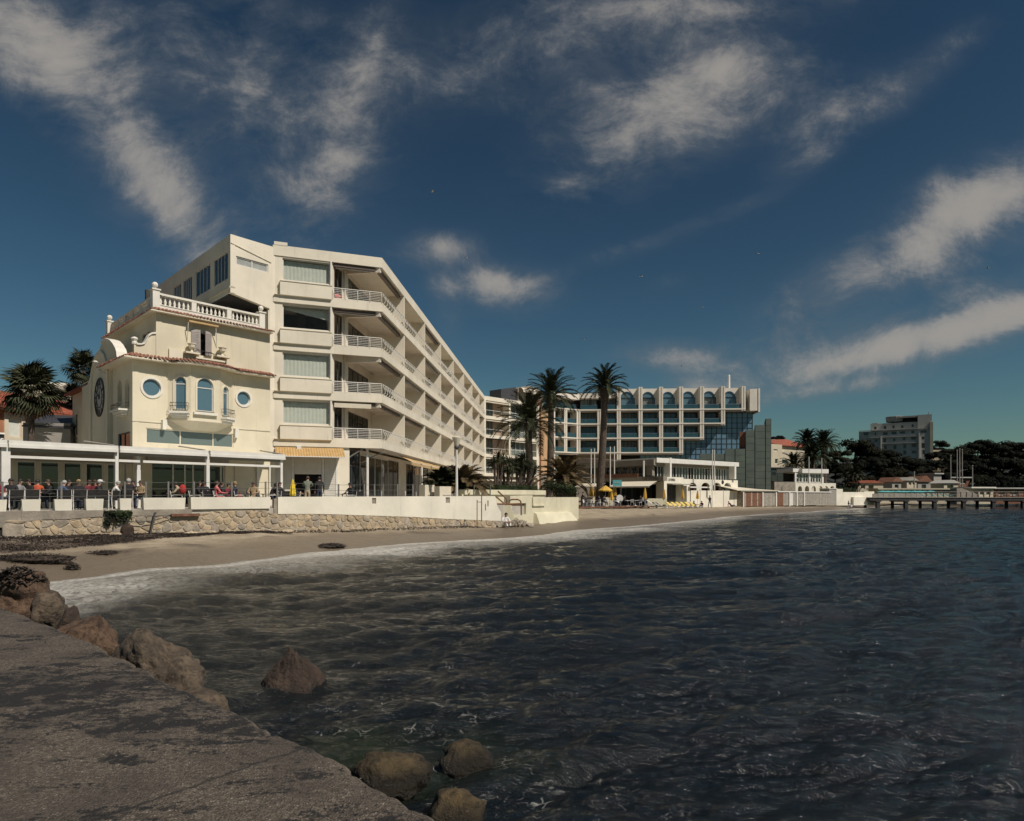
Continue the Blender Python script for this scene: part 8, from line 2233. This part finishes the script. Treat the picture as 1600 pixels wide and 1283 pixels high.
# ------------------------------------------------------------------ pier
PR = Fr((GX(1366, 131.0), 131.0), (GX(1960, 135.0), 135.0))
pr = thing('bathing_pier', 'dark timber bathing pier on piles at right above the water', 'pier', PR.pt(10, 0, 0))
pz0, pz1 = PR.Z(1400, 782.5), PR.Z(1400, 777)
mb = MB(); mb.box(PR, -.8, PR.L, -5, 0, pz0, pz1 - .1); mb.build('beam', M['pier'], pr)
mb = MB(); mb.box(PR, -1, PR.L, -5.2, .12, pz1 - .1, pz1); mb.build('decking', M['wood_grey'], pr)
xp = 1373; i = 0
while PR.U(xp) < PR.L - 1:
    u = PR.U(xp)
    for n_ in (-.35, -4.6): mb = MB(); k_ = .32 if n_ > -1 else .15; mb.box(PR, u - k_, u + k_, n_ - .3, n_ + .3, -2.5, pz0); mb.build('pile', M['pier'], pr)
    mb = MB(); mb.box(PR, u - .5, u + .5, -4.8, .05, pz0 - .22, pz0); mb.build('cross_beam', M['pier'], pr); xp += 44 + i * .8; i += 1
for k in range(9):
    mb = MB(); u0 = PR.U(1363.5 + 8.6 * k); mb.box(PR, u0, PR.U(1363.5 + 8.6 * (k + 1)) - .06, -.15, -.02, pz1, PR.Z(1400, 771.5)); mb.build('side_panel', M['awning_grey'] if k % 3 else M['wood_grey'], pr)
for k in range(26): mb = MB(); u = PR.U(1448 + 9 * k); mb.box(PR, u - .06, u + .06, -.2, -.08, pz1, pz1 + 1.05); mb.build('rail_post', M['pier'], pr)
for z_ in (1.05, .55): mb = MB(); mb.tube(PR.pt(PR.U(1448), -.14, pz1 + z_), PR.pt(PR.L - 1, -.14, pz1 + z_), .045, seg=5); mb.build('handrail', M['wood_grey'], pr)
def flat_parasol(label):
    r = thing('flat_parasol', label, 'parasol', (0, 0, 0), 'turquoise parasols on far beach'); mb = MB(); mb.tube((0, 0, 0), (0, 0, 2.0), .03, seg=5); mb.build('pole', M['white_metal'], r)
    mb = MB(); mb.lathe((0, 0, 1.75), [(1.25, 0), (1.22, .03), (.6, .22), (.05, .32)], 10); mb.build('canopy', M['teal'], r); return r
fp = flat_parasol('turquoise parasol on far beach, left-most of the row behind pier')
on = ['second', 'third', 'fourth', 'fifth', 'sixth', 'seventh', 'eighth', 'ninth', 'tenth']
for i in range(10):
    x = 1379 + 8.3 * i; d = 148 + (i % 3) * 2.5; zz = Zat(776.5, d) - 1.2
    if i == 0: fp.location = (GX(x, d), d, 1.5)
    else: put_copy(fp, (GX(x, d), d, 1.5), i, f'turquoise parasol on far beach, {on[i - 1]} from left behind pier')
l2 = copy_tree(lo_); l2['label'] = 'turquoise lounger on pier end, left-most of the tilted row'; l2['group'] = 'turquoise loungers on the pier'
l2.location = PR.pt(PR.U(1434), -2.2, pz1); l2.rotation_euler = (0, 0, 1.2)
for ch in l2.children:
    if ch.name.startswith(('mattress', 'raised')): ch.material_slots[0].link = 'OBJECT'; ch.material_slots[0].material = M['teal']
for i in range(8): put_copy(l2, PR.pt(PR.U(1441 + 8 * i), -2.2, pz1), 1.2, f'turquoise lounger on pier, {on[i]} from left in the tilted row')

# ------------------------------------------------------------------ wooded headland
X, Y = view_grid(150, 1500, 90, .26, 1.9, 150)
s = shore_dist(X, Y)
Zh = 1.0 + np.clip((s - 14) / 60, 0, 1) ** 1.3 * 13 + np.clip((s - 60) / 300, 0, 1) * 16 + (hashnoise(X, Y, 40, 91, 4) - .47) * 6 * np.clip((s - 20) / 40, 0, 1)
Zh = np.where(s < 9, -3, Zh)
setting(grid_mesh('wooded_hill', X, Y, Zh, mat('dark undergrowth', (.016, .017, .011), .95, .4, .15, .6, 1)))
def hill_z(x, y):
    s_ = float(shore_dist(np.array([float(x)]), np.array([float(y)]))[0]); return 1.0 + np.clip((s_ - 14) / 60, 0, 1) ** 1.3 * 13 + np.clip((s_ - 60) / 300, 0, 1) * 16
def crown_mesh(name, seed, m, flat):
    rr = random.Random(seed); mb = MB(); lob = []
    for i in range(17):
        a = rr.uniform(0, 6.28); q = rr.random() ** .5 * .74; lob.append((Vector((math.cos(a) * q, math.sin(a) * q, (.30 - q * q * .42) * flat + rr.uniform(-.13, .13) * flat)), rr.uniform(.17, .36)))
    def fn(r_):
        c, k = r_.choice(lob); v = Vector((r_.gauss(0, 1), r_.gauss(0, 1), abs(r_.gauss(.2, 1)) - .25)).normalized(); q = r_.random() ** .3
        return c + Vector((v.x * k, v.y * k, v.z * k * .8 * flat)) * q, v
    leaf_cloud(mb, fn, 3600, .056, rr, .2)
    return mb.mesh(name, m)
CROWN = [crown_mesh('crown', 40 + i, M['pine'] if i % 3 else M['pine_b'], .75 if i % 2 else .95) for i in range(5)]
def pine(x, ytop, hw, d, label, ci, name='pine_tree', lowfrac=1.0):
    Rm = hw * d / F; zt = Zat(ytop, d); X0 = GX(x, d); zb = max(.9, hill_z(X0, d)) - .3
    zt = max(zt, zb + Rm * .9)
    r = thing(name, label, 'pine tree', (X0, d, zb), 'dark pines on the headland'); rr = random.Random(int(x * 3 + ytop))
    zc = zt - Rm * .42
    mb = MB(); lx = rr.uniform(-.12, .12) * Rm
    mb.path([(X0 + lx, d, zb), (X0 + lx * .4, d, zb + (zc - zb) * .5), (X0, d, zc)], [.045 * Rm + .1, .035 * Rm + .08, .02 * Rm + .05], 7)
    for i in range(5):
        a = rr.uniform(0, 6.28); k = rr.uniform(.45, .8); b_ = Vector((X0 + lx * (1 - k), d, zb + (zc - zb) * k)); mb.path([b_, b_ + Vector((math.cos(a) * Rm * .35, math.sin(a) * Rm * .35, Rm * .14)), b_ + Vector((math.cos(a) * Rm * .6, math.sin(a) * Rm * .6, Rm * .30))], [.05 + .016 * Rm, .04 + .01 * Rm, .03], 5)
    mb.build('trunk', M['bark'], r)
    sx_ = rr.choice((-1, 1))
    for j, (ox, oz, sc) in enumerate(((0, 0, 1.0), (sx_ * .42, -.32, .78), (-sx_ * .35, -.62, .85))):
        o = bpy.data.objects.new('crown', CROWN[(ci + j) % 5]); COL.objects.link(o); o.parent = r; o.location = Vector((X0 + ox * Rm, d + rr.uniform(-.2, .2) * Rm, zc + oz * Rm)) - r.location; o.scale = (Rm * sc, Rm * sc, Rm * sc * .9); o.rotation_euler = (0, 0, rr.uniform(0, 6.28))
    return r
PN = [(1336, 692, 46, 205, 'broad domed pine left below the far hotel, largest of the near row'), (1378, 701, 34, 215, 'dark pine under left half of far hotel'), (1412, 713, 34, 212, 'dark pine under middle of far hotel'), (1306, 712, 24, 190, 'dark pine right beside the pair of palms'),
      (1362, 718, 34, 196, 'lower dark pine before the domed pine'), (1325, 728, 26, 186, 'low dark pine above pink beach house'), (1445, 714, 30, 214, 'dark pine under right end of far hotel'), (1472, 706, 26, 225, 'dark pine right below the curved terrace'),
      (1496, 698, 30, 240, 'pine with layered crown left of the mast group'), (1528, 690, 36, 245, 'tall layered pine right of the mast group'), (1562, 694, 34, 250, 'dark pine in gap before the distant ridge'), (1592, 688, 38, 235, 'tall dark pine at the right picture edge'),
      (1548, 715, 38, 215, 'wide dark pine below the ridge, left of two'), (1586, 716, 38, 212, 'wide dark pine below the ridge, right of two'), (1508, 722, 32, 208, 'dark pine behind the mast group'), (1400, 735, 28, 188, 'low dark pine above turquoise parasols, left'), (1440, 738, 26, 186, 'low dark pine above turquoise parasols, right'),
      (1476, 738, 26, 190, 'low dark pine left of the cream boat house'), (1530, 742, 28, 188, 'low dark pine above the white boat shed'), (1568, 744, 28, 186, 'low dark pine above the long dark shed'), (1470, 690, 18, 330, 'distant pine right of far hotel on the hill'), (1622, 700, 36, 225, 'dark pine cut by the right picture edge, upper'), (1630, 735, 34, 196, 'dark pine cut by the right picture edge, lower'),
      (1350, 742, 18, 178, 'small dark pine behind pink beach house'), (1700, 700, 60, 230, 'pine beyond the right picture edge, nearer'), (1790, 690, 60, 250, 'pine beyond the right picture edge, farther'), (1214, 680, 16, 215, 'dark rounded tree behind cream villa')]
for i, (x, y, hw, d, lab) in enumerate(PN): pine(x, y, hw, d, lab, i)
# distant ridge
xs_ = np.linspace(.2, 2.4, 120); ridge = np.array([Zat(703, 900) + 14 * math.sin(a * 9) + 9 * math.sin(a * 23 + 1) for a in xs_])
X = np.stack([xs_ * 820, xs_ * 900, xs_ * 1100]); Y = np.stack([xs_ * 0 + 820, xs_ * 0 + 900, xs_ * 0 + 1100]); Z = np.stack([ridge * .2, ridge, ridge * .6])
setting(grid_mesh('far_ridge', X, Y, Z, mat('far wooded ridge', (.045, .05, .045), .95, .4, .02)))
# far hotel on the hill
FH = Fr((GX(1342, 262.0), 262.0), (GX(1452, 250.0), 250.0)); fdp = 14
fh = thing('hill_hotel', 'pale seven storey hotel with tower penthouse above the dark pines', 'hotel', FH.pt(FH.L / 2, 0, 12))
zbs = 9.0
wl = []
def fz(y): return FH.Z(1400, y)
def fwall(nm, x0, x1, y0, y1, holes, n, dep=fdp, m='far_white'):
    hs = [rect(FH.U(a, n), FH.U(b_, n), FH.Z((a + b_) / 2, yb, n), FH.Z((a + b_) / 2, yt, n)) for a, b_, yt, yb in holes]
    mb = MB(); mb.wall(FH, rect(FH.U(x0, n), FH.U(x1, n), fz(y1) if y1 < 730 else zbs, fz(y0)), hs, n, dep); o = mb.build(nm, M[m], fh)
    for h in hs: window(FH, h, n, fh, 'wood_brown' if R.random() < .3 else 'far_white', 'glass', .14, .35)
    return o
fwall('main_facade', 1342, 1453, 672.5, 760, [(1349, 1357, 675.5, 680.5), (1366, 1369.5, 676, 680.5), (1379, 1387.5, 675, 680), (1392.5, 1401, 674, 679), (1406, 1414.5, 673.5, 678), (1424, 1428.5, 672.8, 677), (1438, 1448, 672.6, 676.5),
      (1353, 1357, 687, 692), (1366, 1371.5, 686, 691), (1380, 1384.5, 685, 691), (1395, 1399.5, 684.5, 690), (1410, 1415, 683.5, 688), (1424, 1431, 682.5, 687), (1440, 1444.5, 682, 687),
      (1381, 1385.5, 696, 702), (1396, 1400.5, 695.5, 702), (1411, 1416, 693.5, 701), (1424.5, 1431.5, 693, 698.5), (1440, 1445, 692.5, 700), (1411.5, 1416, 704, 710), (1424.5, 1432, 704, 709), (1441, 1445.5, 703, 710)], 0)
fwall('upper_storey', 1360, 1436, 660, 671, [(1365.5, 1369.5, 666.5, 671), (1380.5, 1385, 665, 670.5), (1394, 1398, 664.5, 669.5), (1407.5, 1412, 664, 669), (1424, 1428, 662.5, 667.5)], -1.6, 11)
fwall('tower', 1434, 1456, 650, 672, [], -.6, 9)
mb = MB(); mb.box(FH, FH.U(1393), FH.U(1452), -11, -.9, fz(653), fz(650.5)); mb.lathe(FH.pt(FH.U(1398), -4, fz(658)), [(3.0, 0), (3.2, 1.6), (3.2, 2.0), (2.8, 2.1)], 16); mb.build('penthouse_roof', M['awning_grey'], fh)
mb = MB(); mb.box(FH, FH.U(1396), FH.U(1434), -10, -2.6, fz(660), fz(653.2)); mb.build('penthouse', M['dark_interior'], fh)
for y, x0, x1 in ((671.5, 1342, 1450), (682.5, 1358, 1436), (692.8, 1378, 1436)): mb = MB(); mb.box(FH, FH.U(x0), FH.U(x1), 0, .5, fz(y + .5), fz(y - .7)); mb.build('cornice', M['far_white'], fh)
for x, y0 in ((1377, 681), (1436.5, 678)): mb = MB(); mb.box(FH, FH.U(x - 1), FH.U(x + 1), 0, .6, zbs, fz(y0)); mb.build('pilaster', M['white_trim'], fh)
mb = MB(); mb.box(FH, FH.U(1453) + .01, FH.U(1458), -13, .2, zbs, fz(662)); mb.build('corner_bay', M['far_cream'], fh)
mb = MB(); mb.box(FH, FH.U(1362), FH.U(1371), -5, -2, fz(660), fz(658.6)); mb.build('roof_hatch', M['awning_grey'], fh)
mb = MB(); mb.tube(FH.pt(FH.U(1451), -2, fz(650)), FH.pt(FH.U(1451), -2, fz(646)), .15); mb.build('aerial', M['steel'], fh)
ct = thing('curved_terrace', 'pale curved terrace building right of far hotel above pines', 'building', P(1478, 715, 255)); fr = Fr((GX(1457, 252), 252), (GX(1499, 250), 250))
mb = MB(); mb.prism(fr, [(0, 10), (fr.L, 10), (fr.L, fr.Z(1499, 707)), (fr.L * .7, fr.Z(1485, 707.5)), (fr.L * .35, fr.Z(1472, 709)), (0, fr.Z(1457, 713))], -6, 0); mb.build('wall', M['far_cream'], ct)
mb = MB(); mb.box(fr, -.3, fr.L + .3, -6.5, .4, fr.Z(1480, 705.5), fr.Z(1480, 703)); mb.build('roof', M['far_cream'], ct)
# low buildings along the far beach
def lowhouse(nm, label, x0, x1, d, yt, m, roof, roofm, holes=(), cat='house', yb=776):
    fr = Fr((GX(x0, d), d), (GX(x1, d + 1), d + 1)); r = thing(nm, label, cat, fr.pt(fr.L / 2, 0, 1)); hs = [rect(fr.U(a), fr.U(b_), fr.Z(a, e), fr.Z(a, c)) for a, b_, c, e in holes]
    mb = MB(); mb.wall(fr, rect(0, fr.L, .6, fr.Z((x0 + x1) / 2, yt)), hs, 0, 4); mb.build('wall', M[m], r)
    for h in hs: window(fr, h, 0, r, 'white_trim', 'glass', .1, .3)
    zt = fr.Z((x0 + x1) / 2, yt)
    mb = MB()
    if roof == 'flat': mb.box(fr, -.3, fr.L + .3, -4.3, .5, zt, zt + .3)
    else: mb.prism(fr, [(-.4, zt), (fr.L + .4, zt), (fr.L * .62, zt + roof), (fr.L * .38, zt + roof)], -4.4, .4)
    mb.build('roof', M[roofm], r); return r
lowhouse('pink_beach_house', 'low pale pink house with flat red roof behind far wall', 1338, 1380, 165, 755, 'far_cream', .7, 'red_roof', [(1345, 1352, 757, 764), (1357, 1365, 757, 764)])
lowhouse('beach_kiosk', 'small grey kiosk with a peaked roof left among pines, above parasols', 1394, 1408, 172, 753, 'awning_grey', 1.2, 'wood_brown', [(1398, 1404, 757, 763)], 'kiosk')
lowhouse('beach_kiosk', 'cream kiosk with small windows between peaked roofs', 1417, 1432, 174, 751, 'far_cream', .9, 'awning_grey', [(1420, 1424, 754, 758), (1426, 1430, 754, 758)], 'kiosk')
lowhouse('beach_kiosk', 'brown peaked kiosk right of cream kiosk', 1434, 1454, 176, 753, 'awning_grey', 1.6, 'wood_brown', [(1440, 1447, 757, 764)], 'kiosk')
lowhouse('tall_stone_shed', 'tall narrow pale shed in shade left of boat house', 1459, 1471, 178, 741, 'awning_grey', 'flat', 'far_white')
lowhouse('boat_house', 'cream boat house with arched front under far flagpoles', 1475, 1497, 168, 755, 'far_cream', .8, 'far_white', [(1480, 1490, 757, 764)], 'boat house')
lowhouse('flat_canopy_bar', 'flat roofed beach bar behind the mast group', 1485, 1515, 186, 747, 'wood_brown', 'flat', 'far_white', [(1488, 1496, 750, 756), (1500, 1510, 750, 756)], 'bar')
lowhouse('white_boat_shed', 'white open fronted shed at right above pier', 1517, 1552, 150, 763, 'far_cream', 'flat', 'white_trim', [(1521, 1529, 766, 774), (1531, 1538, 766, 774), (1541, 1548, 766, 774)], 'shed')
lowhouse('long_dark_shed', 'long dark beach shed at right picture edge', 1554, 1640, 152, 764, 'wood_brown', 'flat', 'far_white', [(1560, 1570, 767, 774), (1578, 1590, 767, 774)], 'shed')
lowhouse('promenade_wall', 'long pale promenade wall behind turquoise parasols', 1372, 1516, 158, 765, 'far_cream', 'flat', 'far_cream', [], 'wall')
rp = thing('access_ramp', 'sloping concrete ramp from promenade down to pier', 'ramp', P(1510, 775, 149)); fr = Fr((GX(1495, 149), 149), (GX(1530, 149.6), 149.6))
mb = MB(); mb.prism(fr, [(0, fr.Z(1495, 763)), (fr.L * .25, fr.Z(1503, 763)), (fr.L, fr.Z(1530, 773.5)), (fr.L, .6), (0, .6)], -2, 0); mb.build('slab', M['old_concrete'], rp)
for x, y0, y1, d, lab in ((1495.5, 704, 765, 180, 'tall thin mast on far shore, left-most of three'), (1499.5, 702, 765, 180, 'tall thin mast on far shore, middle of three'), (1503.5, 703, 765, 180, 'tall thin mast on far shore, right-most of three'), (1519.5, 728, 764, 170, 'shorter single mast right of the group of three'), (1485.5, 712, 762, 182, 'thin dark mast left of the group of three'), (1428.5, 738, 764, 168, 'short pale post among the kiosks')):
    r = thing('mast', lab, 'mast', P(x, y1, d), 'masts on the far shore'); a = P(x, y1 + 8, d); b_ = P(x, y0, d); mb = MB(); mb.tube(a, b_, .16, .10, seg=6); mb.build('pole', M['awning_grey'], r); mb = MB(); mb.ball(b_, .2, seg=6, rings=4); mb.build('truck', M['awning_grey'], r)
box_hedge('hedge', 'dark hedge on the far shore behind the white wall', Fr((GX(1306, 150), 150), (GX(1345, 152), 152)), 0, 5.6, -3, 0, .8, 4.2, 1800, .22, 'hedge')
rr = random.Random(77)
for i, (x, d, w, h_, lab) in enumerate(((1300, 160, 3.2, 5.0, 'dark bush below palms right of far pavilion'), (1318, 166, 4, 5.5, 'dark bush above far white wall'), (1385, 178, 4, 5, 'dark bush behind parasols, left'), (1455, 182, 4, 5.5, 'dark bush left of tall narrow shed'), (1540, 178, 6, 6, 'dark bush behind white boat shed'), (1590, 176, 7, 6.5, 'dark bush behind long dark shed'), (1236, 150, 3.5, 4.5, 'dark bush below cream villa'))):
    bush('bush', lab, GX(x, d), d, max(1, hill_z(GX(x, d), d)) - .3, w, w * .7, h_, 1500, .3, 'pine', 'bush', 'dark bushes on far shore', i)

# ------------------------------------------------------------------ birds
def bird(label):
    r = bpy.data.objects.new('gull', None)
    mb = MB(); mb.path([(0, .22, 0), (0, .12, .01), (0, -.05, 0), (0, -.18, .02), (0, -.26, .02)], [.02, .05, .075, .05, .012], 7); 
    o = mb.build('gull', M['bird'], base=(0, 0, 0)); tag(o, label, 'bird', 'birds in the sky')
    for s_ in (-1, 1):
        mb = MB(); mb.add([(0, -.06, .03), (0, .08, .03), (.22 * s_, .07, .15), (.22 * s_, -.10, .15), (.56 * s_, .10, .06), (.50 * s_, .0, .07)], [(0, 3, 2, 1), (3, 5, 4, 2)]); w = mb.build('wing', M['bird_dark'], o)
    mb = MB(); mb.add([(-.05, .18, .0), (.05, .18, 0), (.08, .34, .01), (-.08, .34, .01)], [(0, 1, 2, 3)]); mb.build('tail', M['bird'], o)
    return o
bd0 = bird('gull flying highest, above the white apartment block roof end')
BL = [(676, 299, 60, .4, None), (1002, 432, 75, 1.2, 'small bird flying right of the bright little cloud'), (1185, 396, 85, 2.0, 'tiny bird in clear sky right of centre'), (1543, 419, 80, .9, 'tiny bird before the long cloud at right'), (913, 530, 90, 2.6, 'tiny bird above the tall palms'), (730, 403, 85, .1, 'tiny dark bird beside the small cloud near the roof'), (1065, 572, 90, 1.0, 'tiny bird low above the arched hotel'), (1098, 480, 95, 2.2, 'tiny bird between clouds high above the hotel')]
for i, (x, y, d, rz, lab) in enumerate(BL):
    if i == 0: bd0.location = P(x, y, d); bd0.scale = (.75,) * 3; bd0.rotation_euler = (0, .25, rz)
    else: c = put_copy(bd0, P(x, y, d), rz, lab)
# a few things out on the balconies of the apartment block
def balc(x, n, zi): return QC.pt(QC.U(x, -n), -n, FZ[zi] + .01)
person(balc(672, .7, 2), -.3, 'lean', 'person in navy leaning on a third floor balcony of apartment block', top='c_navy', legs='c_white', group='people on balconies')
for x, n, zi, rz, lab in ((662, 1.0, 1, .8, 'white chair on second floor balcony nearest the big corner one'), (684, 1.1, 0, -.6, 'white chair on lowest balcony third along facade'), (618, 1.3, 1, 1.2, 'white chair deep in the corner balcony of second floor'), (703, 1.2, 2, .4, 'white chair on third floor balcony fourth along facade')):
    put_copy(wc_, balc(x, n, zi), rz, lab, 'chairs on balconies')
for x, n, zi, h_, lab in ((700, .5, 3, .8, 'potted spiky plant on top floor balcony fourth along facade'), (606, 1.2, 1, .7, 'potted plant in the second floor corner balcony'), (730, .5, 1, .7, 'small potted plant on balcony near far end of facade')):
    p = balc(x, n, zi); r = thing('potted_plant', lab, 'plant', p, 'balcony plants'); mb = MB(); mb.lathe(p, [(.14, 0), (.2, .3), (.2, .33), (.16, .33)], 10); mb.build('pot', M['tile'], r)
    mb = MB(); rr = random.Random(int(x)); leaf_cloud(mb, lambda r_: (p + Vector((r_.gauss(0, .22), r_.gauss(0, .22), .4 + abs(r_.gauss(0, .28)))), Vector((r_.gauss(0, 1), r_.gauss(0, 1), .6)).normalized()), 170, .10, rr); mb.build('foliage', M['shrub'], r)
p = QB.pt(QB.U(527), -.5, FZ[3] + .01); mb = MB(); mb.ball(p + Vector((0, 0, .28)), .32, .16, .26, 10, 7); tag(mb.build('cushion', M['c_pink'], base=p), 'pink cushion on the top corner balcony behind bar railing', 'cushion')
